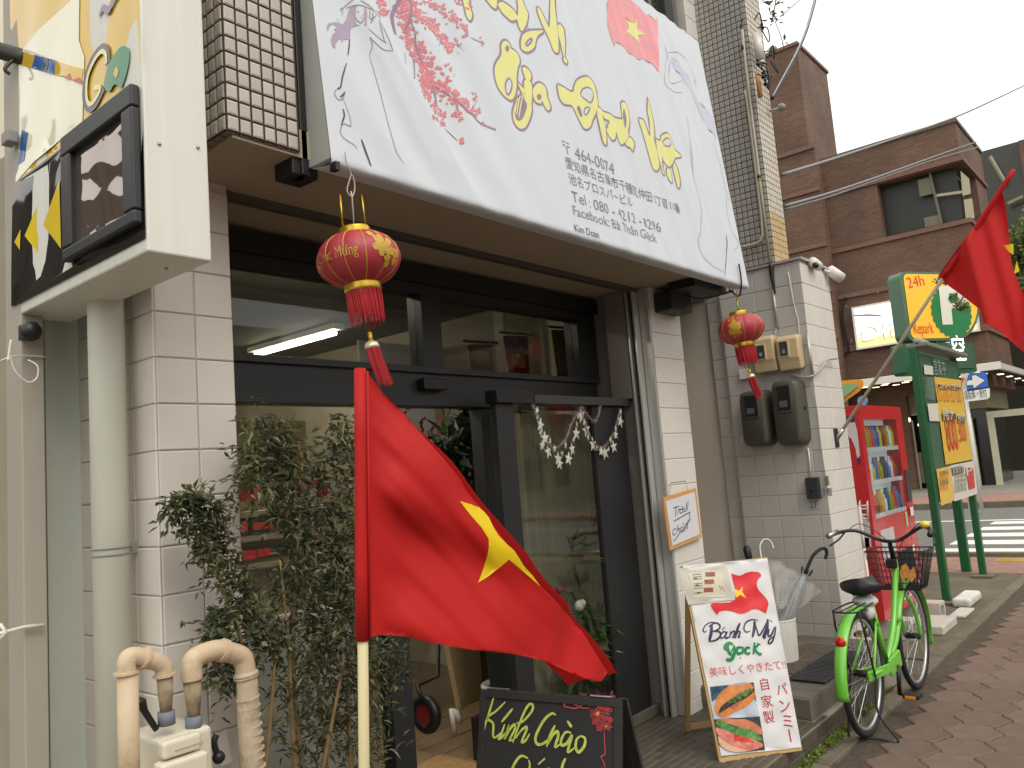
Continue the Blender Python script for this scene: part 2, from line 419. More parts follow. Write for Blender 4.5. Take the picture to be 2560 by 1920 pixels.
BX('road_line', M_mark, None, 18.05, 18.2, -20, 5.2, -.003, .003, label='thin white line along the far side of the side street', cat='road line')
BX('stop_line', M_mark, None, 14.1, 14.45, 3.75, 8.0, -.003, .003, label='white stop line behind the zebra crossing', cat='road line')
BX('far_pavement', mat('red_paving2', rgb(150, 112, 98), .85, var=.2, vscale=10), None, 21.7, 26.5, -30, 60, -.2, .12, kind='structure')
BX('far_kerb', M_conc, None, 21.5, 21.69, -30, 60, -.2, .13, kind='structure', bevel=.01)
BX('far_forecourt', mat('grey_paving', rgb(128, 124, 114), .85, var=.12, vscale=5), None, 24.6, 40, -30, 60, .0, .128, kind='structure')
BX('drain_gutter', mat('gutter', rgb(70, 68, 62), .9), None, 21.3, 21.49, -30, 60, -.2, -.001, kind='structure')

# ---------------------------------------------------------------- restaurant building
bt = thing('terrace', (3, 2.2, 0), 'low entrance terrace of brown grey strip tiles in front of the shop', 'terrace')
BX('slab', mat('terrace_grout', rgb(150, 142, 128), .9, var=.1), bt, -.2, 5.92, 1.752, 2.6, 0, FL-.006)
BX('slab', MATS['terrace_grout'], bt, -.2, 5.92, 2.603, 3.6, 0, FL-.008)
M_strip = mat('strip_tile', rgb(80, 73, 60), .55, var=.12, vscale=10, bump=.1, objvar=.18, dirt=.3)
def fskip(i, j): return False
tiles(bt, (1.2, 1.75, FL-.007), X1, Y1, Z1, 17, 23, .2, .0475, .006, .007, M_strip, 'floor_tile', 300, stag=.5)
tiles(bt, (1.2, 1.746, .002), X1, Z1, -Y1, 22, 2, .2, .066, .005, .005, M_strip, 'riser_tile', 60)
st = thing('entrance_step', (5.2, 2.2, FL), 'raised grey tiled step block under the umbrella stand and doormats', 'step')
BX('core', MATS['terrace_grout'], st, 4.44, 5.93, 1.775, 2.75, 0, .262)
M_stile = mat('step_tile', rgb(104, 98, 86), .6, var=.12, vscale=10, bump=.1, objvar=.1, dirt=.3)
tiles(st, (4.44, 1.77, .262), X1, Y1, Z1, 10, 6, .149, .155, .005, .007, M_stile, 'top_tile', 80)
tiles(st, (4.44, 1.775, .15), X1, Z1, -Y1, 10, 1, .149, .112, .005, .006, M_stile, 'front_tile', 20)
tiles(st, (4.44, 1.775, .15), Y1, Z1, -X1, 6, 1, .155, .112, .005, .006, M_stile, 'side_tile', 20)

# shop building: one thing, its walls, pillars and tiles parts
sb = thing('shop_building', (3, 2.5, 0), 'tiled corner building with the open shop front under the white banner', 'building')
tp_ = .147
zj = 1.7436
# left pillar
lp = BX('pillar', M_grout, sb, 1.222, 1.494, 2.456, 3.2, 0, 2.655)
BXL = wloc(lp)
rows = int((2.655-(zj-12*tp_))/tp_)
z0 = zj-12*tp_+.0
tiles(lp, (1.494-3*tp_*.0-.135-.137, 2.456, z0), X1, Z1, -Y1, 1, 18, .137, tp_, .004, .006, M_tileL, 'tile', 40)
tiles(lp, (1.359, 2.456, z0), X1, Z1, -Y1, 1, 18, .137, tp_, .004, .006, M_tileL, 'tile', 40)
tiles(lp, (1.222, 2.450, z0), Y1, Z1, -X1, 5, 18, .147, tp_, .004, .006, M_tileL, 'tile', 100)
# right narrow pillar
rp = BX('pillar', M_grout, sb, 4.285, 4.655, 2.43, 3.2, 0, 2.9)
M_tileW = mat('tile_white', rgb(216, 210, 200), .35, var=.04, vscale=3, objvar=.03)
tiles(rp, (4.285, 2.43, .06), X1, Z1, -Y1, 1, 18, .37, .1545, .003, .006, M_tileW, 'tile', 40)
tiles(rp, (4.655, 2.43, .06), Y1, Z1, X1, 4, 18, .1545, .1545, .003, .006, M_tileW, 'tile', 80)
# grey recess back wall and stair corner
BX('recess_wall', mat('grey_wall', rgb(200, 190, 176), .7, var=.05, vscale=2, bump=.15, bscale=150), sb, 6.02, 6.12, 2.87, 4.6, .2, 3.05)
BX('recess_wall', MATS['grey_wall'], sb, 4.66, 6.02, 3.9, 4.0, 0, 3.05)
# meter pier
mp = BX('pier', M_grout, sb, 5.936, 6.53, 2.076, 2.73, 0, 3.0)
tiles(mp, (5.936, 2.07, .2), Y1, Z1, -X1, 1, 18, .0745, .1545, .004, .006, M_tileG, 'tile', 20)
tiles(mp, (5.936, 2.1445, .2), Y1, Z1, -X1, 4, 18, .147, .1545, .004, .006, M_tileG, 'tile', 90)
tiles(mp, (5.930, 2.076, .2), X1, Z1, -Y1, 4, 18, .1515, .1545, .004, .006, M_tileW, 'tile', 90)
sp_ = BX('corner_strip', M_grout, sb, 5.986, 6.1, 2.733, 2.868, .15, 3.0)
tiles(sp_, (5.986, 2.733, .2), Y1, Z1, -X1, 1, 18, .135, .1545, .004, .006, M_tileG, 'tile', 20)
BX('corner_upright', mat('lit_edge', rgb(190, 184, 172), .5), sb, 5.95, 5.984, 2.735, 2.75, .15, 3.0)  # strip for the recess corner catching light, brightness put into its colour
BX('pier_cap', M_alum, sb, 5.91, 6.55, 2.05, 2.75, 3.002, 3.02)
# soffit, shutter slot and jambs
BX('soffit', M_soffit, sb, 1.30, 4.72, 2.09, 2.485, 2.655, 2.75)
BX('soffit', M_soffit, sb, 1.50, 4.28, 2.555, 2.86, 2.655, 2.75)
sh = MB().box(1.50, 4.28, 2.488, 2.510, 2.63, 2.70).box(1.50, 4.28, 2.535, 2.553, 2.64, 2.70).build('shutter_slot', mat('slot', rgb(92, 86, 82), .5, .3), sb)
BX('shutter', M_black, sb, 1.50, 4.28, 2.512, 2.533, 2.68, 2.74)
for o_ in [MB().box(4.205, 4.255, 2.49, 2.505, FL, 2.65).box(4.262, 4.284, 2.425, 2.56, FL, 2.65).box(4.205, 4.255, 2.535, 2.55, FL, 2.65)]:
    o_.build('shutter_rail', mat('rail', rgb(190, 188, 182), .35, .5), sb, bevel=.002)
BX('shutter_groove', M_black, sb, 4.235, 4.261, 2.506, 2.534, FL, 2.65)
BX('jamb', mat('jamb', rgb(124, 116, 108), .7, var=.05), sb, 4.262, 4.284, 2.562, 3.0, FL, 2.655)
BX('jamb', MATS['jamb'], sb, 4.205, 4.2615, 2.56, 2.70, 1.99, 2.655)
BX('sill_step', M_stile, sb, 3.9, 4.262, 2.6, 2.9, FL, FL+.055, bevel=.004)

# upper facade behind the banner
BX('upper_wall', M_mgrout, sb, 1.6, 5.2, 2.7, 2.9, 2.76, 7)
uw = BX('upper_pillar', M_grout, sb, 5.76, 6.02, 2.68, 2.9, 3.02, 7)
tiles(uw, (5.76, 2.68, 4.2), X1, Z1, -Y1, 1, 10, .26, .155, .004, .006, M_tileW, 'tile', 12)
uwn = BX('upper_window', M_blackfr, sb, 5.2, 5.76, 2.78, 2.9, 2.8, 7)
BX('window_frame', mat('grey_frame', rgb(96, 94, 90), .5), uwn, 5.2, 5.25, 2.70, 2.78, 2.8, 7)
BX('window_frame', MATS['grey_frame'], uwn, 5.25, 5.60, 2.74, 2.78, 4.93, 4.97)
BX('window_pane', glass('win_glass', (.25, .25, .25, 1), 2.0), uwn, 5.26, 5.74, 2.765, 2.775, 4.98, 7)
BX('window_frame', MATS['grey_frame'], uwn, 5.60, 5.66, 2.70, 2.775, 2.8, 7)
# mosaic bay on the left, above the pillar
mb_ = BX('mosaic_bay', M_mgrout, sb, 1.275, 1.535, 2.08, 2.60, 2.668, 4.2)
mp_ = .0425
tiles(mb_, (1.275, 2.08, 2.668), X1, Z1, -Y1, 6, 18, mp_, .050, .0075, .005, M_mos, 'mosaic_tile', 110, bev=.25)
tiles(mb_, (1.275, 2.08, 2.668), Y1, Z1, -X1, 12, 18, mp_, .050, .0075, .005, M_mos, 'mosaic_tile', 100, bev=.25)
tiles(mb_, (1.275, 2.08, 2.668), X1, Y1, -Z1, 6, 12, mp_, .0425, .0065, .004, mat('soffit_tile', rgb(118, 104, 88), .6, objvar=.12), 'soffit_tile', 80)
# mosaic tower on the right
mt = BX('mosaic_tower', M_mgrout, sb, 5.945, 6.26, 2.26, 2.9, 3.03, 7)
tiles(mt, (5.945, 2.26, 3.03), Y1, Z1, -X1, 14, 62, .0425, .049, .006, .005, M_mosD, 'mosaic_tile', 150, bev=.25)
tiles(mt, (5.945, 2.26, 3.422), X1, Z1, -Y1, 7, 53, .0425, .049, .004, .005, mat('mosaic_pale', rgb(188, 178, 160), .4, objvar=.05), 'mosaic_tile', 80, bev=.25)
tiles(mt, (5.945, 2.26, 3.03), X1, Z1, -Y1, 7, 8, .0425, .049, .004, .005, mat('mosaic_tan', rgb(186, 160, 112), .4, objvar=.08), 'mosaic_tile', 63, bev=.25)

# ------------------------------------------------- shop front frame (black), at Y 2.8
sf = bpy.data.objects.new('shop_front', None); COL.objects.link(sf); sf.parent = sb; sf.location = (-.1, .3, FL)
YF = 2.80
xl, xr = 1.50, 4.235
BX('head_rail', M_blackfr, sf, xl, xr, YF, YF+.10, 2.50, 2.63)
BX('head_rail', M_black, sf, xl, xr, YF-.03, YF-.001, 2.545, 2.63)
BX('transom_rail', M_blackfr, sf, xl, 4.20, YF, YF+.10, 1.945, 2.125, bevel=.003)
BX('transom_lip', M_blackfr, sf, xl, 4.20, YF-.02, YF-.001, 2.105, 2.135, bevel=.002)
BX('mullion', M_blackfr, sf, 2.73, 2.86, YF+.001, YF+.099, 2.126, 2.50)
BX('mullion', M_blackfr, sf, 4.04, xr, YF+.001, YF+.099, 2.126, 2.50)
BX('transom_glass', glass('transom_gl', (.55, .55, .51, 1), 1.0), sf, xl, 2.73, YF+.045, YF+.05, 2.126, 2.50)
BX('transom_glass', MATS['transom_gl'], sf, 2.86, 4.04, YF+.045, YF+.05, 2.126, 2.50)
BX('door_sensor', M_black, sf, 2.67, 2.83, YF-.05, YF-.002, 2.02, 2.075, bevel=.006)
BX('doorway_post', M_blackfr, sf, 2.40, 2.52, YF, YF+.08, FL, 1.944, bevel=.003)
BX('bottom_rail', M_blackfr, sf, xl, 2.40, YF, YF+.08, FL, .26, bevel=.003)
BX('window_pane', glass('pane_gl', (.94, .94, .92, 1), 1.0), sf, xl, 2.40, YF+.035, YF+.04, .26, 1.944)
BX('doorway_post', M_blackfr, sf, 3.13, 3.36, YF+.02, YF+.10, FL, 1.944, bevel=.003)
BX('window_pane', MATS['pane_gl'], sf, 3.36, 4.20, YF+.05, YF+.055, FL+.1, 1.944)
# sliding door
sd = thing('sliding_door', (3.6, 2.62, FL), 'black framed glass sliding door pushed open to the right', 'door')
YD = 2.62
BX('top_rail', mat('dark_rail', rgb(70, 68, 66), .45, .3), sd, 3.30, 4.23, YD-.03, YD+.06, 1.944, 1.99, bevel=.003)
BX('stile', M_blackfr, sd, 3.02, 3.155, YD, YD+.04, FL+.02, 1.943, bevel=.003)
BX('stile', M_blackfr, sd, 3.86, 4.20, YD, YD+.04, FL+.02, 1.943, bevel=.003)
BX('bottom_rail', M_blackfr, sd, 3.156, 3.859, YD+.001, YD+.039, FL+.02, .27, bevel=.003)

BX('door_glass', glass('door_gl', (.86, .87, .84, 1), 1.3, wave=.05), sd, 3.156, 3.859, YD+.018, YD+.022, .271, 1.943)
BX('door_carrier', M_black, sd, 3.0, 3.29, YD-.03, YD+.05, 1.944, 2.01, bevel=.003)

# ------------------------------------------------- interior
ir = thing('interior_room', (3.5, 5, FL), 'dim dining room seen behind the shop front glass', 'room')
M_in = mat('interior_wall', rgb(150, 140, 120), .8, var=.06)
BX('floor', mat('wood_floor', rgb(96, 80, 60), .6, var=.2, vscale=6, stretch=(1, 8, 1)), ir, 1.2, 6.0, 2.905, 8.0, 0, FL)
BX('ceiling', mat('interior_ceiling', rgb(104, 102, 92), .8), ir, 1.2, 6.0, 2.905, 8.0, 2.86, 2.95)
BX('wall', M_in, ir, 1.2, 6.0, 8.0, 8.1, 0, 2.95)
BX('wall', M_in, ir, 1.1, 1.2, 3.2, 8.1, 0, 2.95)
BX('wall', M_in, ir, 4.665, 4.70, 3.21, 8.0, 0, 2.95)
for yy_ in (3.6, 6.9):  # unseen fittings added to brighten the room behind the glass
    t_ = thing('ceiling_light', (2.4, yy_, 2.84), 'unseen fluorescent fitting added to light the room at the front %s of the ceiling' % ('edge' if yy_ < 5 else 'rows'), 'light')
    BX('fitting', M_white, t_, 1.9, 3.1, yy_-.05, yy_+.05, 2.815, 2.858)
    TB('tube', mat('tube_unseen', (1, .97, .85, 1), .5, emis=100), t_, [(1.92, yy_, 2.79), (3.08, yy_, 2.79)], .018)
BX('wall', mat('interior_dark', rgb(100, 92, 80), .8), ir, 6.0, 6.01, 4.7, 8.1, 0, 2.95)
BX('lintel', M_black, ir, 1.2, 4.66, 2.905, 3.0, 2.64, 2.86)
for i in range(6): BX('floor_board', mat('floor_board', rgb(118, 96, 70), .5, var=.15, objvar=.12, stretch=(1, 10, 1), vscale=5), ir, 2.4, 4.2, 2.95+i*.16, 3.105+i*.16, FL, FL+.008)
tl = thing('ceiling_light', (3.93, 5.5, 2.84), 'lit white fluorescent tube on the ceiling seen through the left transom', 'light')
BX('fitting', M_white, tl, 3.88, 3.98, 4.95, 6.15, 2.815, 2.858)
TB('tube', mat('tube_lit', (1, .97, .85, 1), .5, emis=34), tl, [(3.93, 5.0, 2.79), (3.93, 6.1, 2.79)], .018)
# white promotional panel with red blossom and food picture
wp = thing('poster_panel', (3.9, 4.6, 1.8), 'white poster with red blossom twigs and a sandwich picture inside the shop', 'poster')
PY = 4.6
pp = Plane((0, PY, 0), X1, Z1)
a0 = pp.px(984, 1021); a1 = pp.px(1230, 1330)
MB().box(a0[0]-.3, a1[0], PY, PY+.02, .9, a0[1]+.5).build('sheet', mat('poster_white', rgb(196, 196, 198), .6), wp)
d = Decal(pp, .004)
random.seed(3)
for path in (((1000, 1060), (1012, 1030), (1022, 1015)), ((1048, 1100), (1055, 1075), (1052, 1060), (1060, 1045)), ((1058, 1110), (1070, 1085), (1083, 1068)), ((1030, 1090), (1020, 1075)), ((1075, 1110), (1090, 1100))):
    for q in spl(path, 5):
        for _ in range(2):
            u, v = q.x+random.uniform(-3, 3), q.y+random.uniform(-3, 3); r = random.uniform(1.5, 3.5)
            d.poly([(u+r*math.cos(t), v+r*math.sin(t)) for t in (0, 1.2, 2.5, 3.7, 5)])
d.build('blossom', mat('print_red', rgb(180, 30, 40), .6), wp)
fb = Decal(pp, .004).poly([(1085, 1018), (1180, 1018), (1185, 1075), (1092, 1090)]).build('picture', mat('pic_pink', rgb(190, 150, 130), .6, var=.2), wp)
Decal(pp, .008).poly([(1100, 1020), (1150, 1020), (1145, 1050), (1128, 1060), (1122, 1078), (1106, 1082), (1100, 1060), (1110, 1045)], smooth=True).build('lettuce', mat('lettuce', rgb(84, 124, 48), .6, var=.4, vscale=60), wp)
Decal(pp, .012).poly([(1128, 1060), (1140, 1035), (1175, 1022), (1190, 1040), (1180, 1070), (1150, 1076)], smooth=True).build('bread', mat('bread_print', rgb(176, 98, 60), .6, var=.25, vscale=30), wp)
Decal(pp, .012).stroke([(1092, 1160), (1100, 1120), (1120, 1110), (1130, 1125), (1110, 1150)], .02).build('lettering', M_black, wp)
# price posters behind the right transom
for nm, u0, v0, u1, v1, c, lb in (('hanging_banner', 1168, 862, 1240, 925, rgb(150, 50, 30), 'red fringed pennant hanging behind the right transom window'),
                                  ('hanging_banner', 1258, 840, 1330, 930, rgb(140, 40, 30), 'red pointed pennant beside a gold one behind the transom window'),
                                  ('hanging_banner', 1378, 825, 1438, 938, rgb(168, 138, 30), 'yellow gold pennant at the right end behind the transom window')):
    y = 2.99; A = ony(u0, v0, y); B = ony(u1, v1, y)
    hb = thing(nm, (A.x, y, B.z), lb, 'pennant', 'pennants hung behind the transom')
    MB().add([(A.x, y, A.z), (B.x, y+.01, A.z+.02), (B.x-.03, y, B.z-.1), ((A.x+B.x)/2, y, B.z-.2), (A.x+.03, y, B.z-.1), (A.x, y+.006, A.z), (B.x, y+.016, A.z+.02), (B.x-.03, y+.006, B.z-.1), ((A.x+B.x)/2, y+.006, B.z-.2), (A.x+.03, y+.006, B.z-.1)],
             [(0, 4, 3, 2, 1), (5, 6, 7, 8, 9), (0, 1, 6, 5), (1, 2, 7, 6), (2, 3, 8, 7), (3, 4, 9, 8), (4, 0, 5, 9)]).build('cloth', mat('pennant%d' % u0, c, .6, var=.2, vscale=20), hb)
    MB().tube([(A.x-.03, y, A.z+.02), (B.x+.03, y, A.z+.03)], .008, 6).build('rod', M_black, hb)
    MB().box((A.x+B.x)/2-.06, (A.x+B.x)/2+.06, y-.006, y-.002, B.z+.02, B.z+.10).build('motif', mat('gold_print', rgb(190, 150, 50), .5), hb)
# shelf with red price tags behind the left pane
sv = thing('display_shelf', (2.1, 3.3, FL), 'wooden shelf with red price tags behind the left window', 'shelf')
M_shelf = mat('shelf_wood', rgb(150, 136, 100), .6, var=.15)
ys = 3.22
for v in (1285, 1345, 1415):
    z = ony(640, v, ys).z; BX('board', M_shelf, sv, 1.70, 2.55, ys, ys+.3, z-.012, z+.012)
BX('back', mat('shelf_back', rgb(170, 160, 120), .7, var=.2, vscale=5), sv, 1.70, 2.55, ys+.31, ys+.33, 1.0, 1.95)
M_tag = mat('price_red', rgb(196, 30, 34), .5)
for (u0, v0, u1, v1) in ((600, 1210, 650, 1255), (605, 1303, 618, 1330), (634, 1302, 682, 1325), (609, 1374, 640, 1402), (645, 1370, 677, 1392), (772, 1197, 810, 1222), (795, 1218, 820, 1240), (808, 1345, 827, 1360), (780, 1355, 792, 1366), (740, 1205, 748, 1214)):
    A = ony(u0, v1, ys-.02); B = ony(u1, v0, ys-.02); BX('price_tag', M_tag, sv, A.x, B.x, ys-.02, ys-.014, A.z, B.z)
for k in range(9):
    x = 1.75+k*.09; z = ony(640, 1345, ys).z+.012
    MB().lathe([(.0, 0), (.03, 0), (.03, .09), (.012, .11), (.012, .13), (0, .13)], (x, ys+.12, z), 10).build('jar', mat('jar_glass%d' % (k % 3), (rgb(90, 60, 80), rgb(60, 64, 70), rgb(150, 110, 50))[k % 3], .3), sv, smooth=True)
# counter under left window
BX('counter', mat('counter_white', rgb(158, 156, 150), .5), None, 1.7, 2.7, 3.4, 3.9, FL, .98, label='pale counter standing behind the shrub inside the shop', cat='counter', bevel=.01)
BX('interior_cabinet', mat('cab_dark', rgb(40, 38, 34), .6), None, 2.0, 3.4, 4.9, 5.4, FL, 1.05, label='dark low cabinet at the back of the dining room', cat='cabinet', bevel=.01)
# folded table leaning in the doorway
ft = thing('folding_table', (2.9, 3.35, FL), 'folded wooden table with white legs standing in the doorway', 'table')
tpn = [ony(1093, 1605, 3.3), ony(1245, 1600, 3.9), ony(1240, 1735, 3.9), ony(1140, 1772, 3.3)]
tpn[0] += Vector((0, 0, .25)); tpn[1] += Vector((0, 0, .3))
off = Vector((.02, -.01, 0))*1.2
MB().add(tpn+[p+off for p in tpn], [(0, 3, 2, 1), (4, 5, 6, 7), (0, 1, 5, 4), (1, 2, 6, 5), (2, 3, 7, 6), (3, 0, 4, 7)]).build('table_top', mat('light_wood', rgb(176, 148, 108), .5, var=.12, stretch=(1, 1, 14), vscale=3), ft)
for u, dv in ((1128, 60), (1140, 35)):
    A = ony(u, 1772, 3.32); B = ony(u+8, 1772+dv, 3.32); TB('leg', M_white, ft, [A, B], .014)
ct = thing('hand_cart', (2.7, 3.3, FL), 'dark hand cart with red wheel in the shadow of the doorway', 'cart')
cw_ = ony(1065, 1785, 3.35)
MB().torus(cw_, .075, .03, 20, 8, 'X').build('tyre', M_black, ct, smooth=True)
MB().lathe([(0, -.02), (.055, -.02), (.055, .02), (0, .02)], cw_, 16, axis=Matrix.Rotation(R(90), 3, 'Y')).build('rim', mat('wheel_red', rgb(120, 26, 26), .5), ct)
TB('frame', M_black, ct, [cw_+Vector((0, 0, .02)), cw_+Vector((-.05, .0, .16)), cw_+Vector((.2, .1, .14)), cw_+Vector((.25, .1, .5))], .012)
# white flower pot in the doorway
def pot(name, c, r, h, m, label, cat='flower pot', group=None):
    t = thing(name, c, label, cat, group)
    MB().lathe([(0, 0), (r*.72, 0), (r*.88, h*.72), (r*1.05, h*.74), (r*1.08, h*.95), (r*1.0, h), (r*.9, h*.97), (r*.88, h*.85), (0, h*.84)], c, 28).build('pot', m, t, smooth=True)
    MB().lathe([(0, h*.86), (r*.86, h*.86)], c, 20).build('soil', mat('soil', rgb(48, 38, 28), .95, var=.3, vscale=40), t)
    return t
pc_ = onz(1255, 1735, .46); pc_.z = .36
BX('plant_stool', M_black, None, pc_.x-.12, pc_.x+.12, pc_.y-.12, pc_.y+.12, FL, .36, label='small dark stool under the white flower pot in the doorway', cat='stool')
pot('flower_pot', pc_, .10, .16, mat('pot_white', rgb(190, 188, 176), .5), 'white round flower pot standing behind the chalkboard in the doorway')
# doormat with letters
dm = thing('doormat', (2.3, 2.7, FL), 'tan coir doormat with dark capital letters in the doorway', 'doormat')
c_ = [onz(1040, 1915, FL+.012), onz(1100, 1885, FL+.012), onz(1185, 1905, FL+.012)]
O_ = onz(1100, 1884, FL+.012); e1 = (onz(1180, 1903, FL+.012)-O_).normalized(); e2 = (onz(1040, 1915, FL+.012)-O_).normalized()
MB().obox(O_-Z1*.012, e1*.45, e2*.75, Z1*.012).build('mat', mat('coir', rgb(150, 116, 70), .95, var=.2, vscale=50, bump=.5), dm)
dpl = Plane(O_, e1, e2)
Decal(dpl, .002).text('SEL', (.42, .25), (.10, .25), px=False, hs=.15).text('E L', (.42, .45), (.1, .45), px=False, hs=.15).build('lettering', M_black, dm)

def leafmat(name, c, tr=.25): return mat(name, c, .45, var=.3, vscale=12, trans=tr, spec=.5)
def leaf_cloud(mb, c, r, n, L, wd, droop=0, sc=(1, 1, 1), seed=None, clear=None):
    c = Vector(c)
    for _ in range(n):
        d_ = Vector((random.gauss(0, 1), random.gauss(0, 1), random.gauss(0, 1))).normalized()*r*random.random()**.45
        p = c+Vector((d_.x*sc[0], d_.y*sc[1], d_.z*sc[2]))
        t = (Vector((random.gauss(0, 1), random.gauss(0, 1), random.gauss(0, .7)-droop))+d_/r*.8).normalized()
        s = t.cross(Vector((random.gauss(0, .5), random.gauss(0, .5), 1))).normalized(); l = L*random.uniform(.6, 1.2); ww = wd*random.uniform(.7, 1.2)
        nn = s.cross(t)*l*.12
        mb.add([p, p+t*l*.4+s*ww+nn, p+t*l, p+t*l*.4-s*ww+nn], [(0, 1, 2), (0, 2, 3)])
# broad-leaved plant behind the doorway glass
ip = thing('potted_plant', (3.2, 3.3, FL), 'tall glossy dark green potted plant just inside the doorway', 'plant')
mbp = MB()
for (u, v, r) in ((1150, 1090, .13), (1120, 1130, .12), (1190, 1060, .12), (1170, 1160, .14), (1200, 1220, .13), (1180, 1290, .10), (1215, 1150, .12), (1270, 1060, .10)):
    leaf_cloud(mbp, ony(u, v, 3.35), r, 50, .15, .028, .5)
mbp.build('foliage', leafmat('leaf_dark', rgb(34, 50, 30)), ip, smooth=False, kind='stuff')
TB('stem', mat('stem_dark', rgb(70, 60, 40), .7), ip, [ony(1215, 1720, 3.35), ony(1190, 1400, 3.35), ony(1180, 1100, 3.35)], .02)
# plants seen through the sliding door glass
gp = thing('potted_plant', (3.7, 2.76, FL), 'spider plant with a white flower seen through the sliding door glass', 'plant')
mbp = MB()
for (u, v, r, n) in ((1470, 1620, .07, 60), (1490, 1560, .07, 50), (1455, 1690, .09, 60), (1440, 1400, .05, 20)):
    leaf_cloud(mbp, ony(u, v, 2.73), r, n, .16, .014, .2, sc=(1, .3, 1))
mbp.build('foliage', leafmat('leaf_mid', rgb(66, 96, 46)), gp, kind='stuff')
TB('stem', MATS['stem_dark'], gp, [ony(1475, 1720, 2.72), ony(1470, 1560, 2.72), ony(1430, 1480, 2.72), ony(1395, 1475, 2.72)], .006)
fp_ = ony(1448, 1515, 2.70); MB().ball(fp_, .034, 8, (1, .7, .9)).ball(fp_+Vector((.015, -.01, .012)), .022, 6).build('flower', mat('petal_white', rgb(210, 205, 195), .6, var=.1), gp, smooth=True)
fp2 = ony(1397, 1475, 2.70); MB().ball(fp2, .02, 6).build('flower', mat('petal_red', rgb(140, 30, 50), .6), gp, smooth=True)
gl = thing('tinsel_garland', (4.0, 2.70, 1.2), 'dark red tinsel strand hanging inside the sliding door glass', 'garland')
mbp = MB(); leaf_cloud(mbp, ony(1488, 1300, 2.72), .045, 120, .02, .004, 0, sc=(.35, .35, 1.8)); mbp.build('tinsel', mat('tinsel_red', rgb(120, 24, 34), .3, .6), gl, kind='stuff')
pc2 = thing('potted_plant', (3.9, 2.45, FL), 'dark purple leaved potted plant behind the chalkboard corner', 'plant')
q = onz(1495, 1800, FL); q = ony(1495, 1790, 2.42)
MB().lathe([(0, 0), (.05, 0), (.07, .12), (0, .12)], (q.x, 2.42, FL), 16).build('pot', mat('pot_dark', rgb(60, 40, 46), .5), pc2, smooth=True)
mbp = MB(); leaf_cloud(mbp, (q.x, 2.42, FL+.26), .12, 170, .05, .016, .3, sc=(1, .7, .8)); mbp.build('foliage', leafmat('leaf_purple', rgb(104, 30, 52)), pc2, kind='stuff')

ctn = thing('curtain', (3.9, 3.05, FL), 'beige grey curtain hanging behind the sliding door glass', 'curtain')
mb = MB(); n_ = 90
for i in range(n_+1):
    x = 3.37+.88*i/n_; y = 2.93+.014*math.sin(i*.9)+.01*math.sin(i*.37+1)
    mb.v += [Vector((x, y, FL+.05)), Vector((x, y, 1.93))]
mb.f = [(2*i, 2*i+2, 2*i+3, 2*i+1) for i in range(n_)]
mb.build('cloth', mat('curtain_cloth', rgb(188, 184, 164), .8, trans=.5, var=.12, vscale=3, stretch=(1, 1, .2)), ctn, smooth=True)
# star garland on the sliding door
sg = thing('star_garland', (3.9, 2.6, 1.8), 'silver star garland looped across the top of the sliding door', 'garland')
M_star = mat('star_foil', rgb(214, 214, 196), .35, .35, objvar=.1)
ysg = 2.60
gz = lambda u, v: (1050+u*.3013, 650+v*.3013)
def star(c, r, rot, tl, m, nm='star', parent=None, ax1=X1, ax2=Z1, th=.003):
    ax3 = ax1.cross(ax2); vs = []
    for k in (0, 1):
        for i in range(10):
            a = R(36*i)+rot; rr = r if i % 2 == 0 else r*.42
            vs.append(c+ax1*(rr*math.sin(a)*tl)+ax2*rr*math.cos(a)+ax3*th*(k-.5))
    vs += [c-ax3*th*1.6, c+ax3*th*1.6]
    fs = [(20, (i+1) % 10, i) for i in range(10)]+[(21, 10+i, 10+(i+1) % 10) for i in range(10)]+[(i, (i+1) % 10, 10+(i+1) % 10, 10+i) for i in range(10)]
    return MB().add(vs, fs).build(nm, m, parent)
for (a, b, r) in ((960, 1250, 22), (990, 1370, 42), (1025, 1480, 40), (1065, 1590, 40), (1010, 1540, 30), (1140, 1650, 40), (1225, 1650, 38), (1290, 1440, 38), (1255, 1570, 38), (1335, 1290, 48), (1380, 1410, 42), (1430, 1530, 44), (1490, 1590, 30), (1535, 1600, 42), (1605, 1550, 40), (1650, 1340, 40), (1610, 1450, 30), (1655, 1260, 18), (1150, 1690, 36)):
    p = ony(*gz(a, b), ysg); p.y = ysg-random.uniform(0, .012)
    star(p, r*.3013/F*4.6*1.5, random.uniform(-.3, .3), random.uniform(.75, 1), M_star, 'star', sg)
random.seed(14)
for (a, b) in ((1085, 1500), (1120, 1560), (1180, 1600), (1210, 1540), (1300, 1360), (1275, 1500), (1355, 1350), (1400, 1470), (1460, 1560), (1560, 1570), (1585, 1500), (1630, 1400), (975, 1310), (1005, 1430), (1310, 1300)):
    p = ony(*gz(a+random.uniform(-8, 8), b+random.uniform(-8, 8)), ysg-.02)
    star(p, random.uniform(20, 32)*.3013/F*4.6*1.2, random.uniform(-.5, .5), random.uniform(.5, 1), mat('star_dim', rgb(176, 180, 164), .4, .3, objvar=.2), 'star', sg)
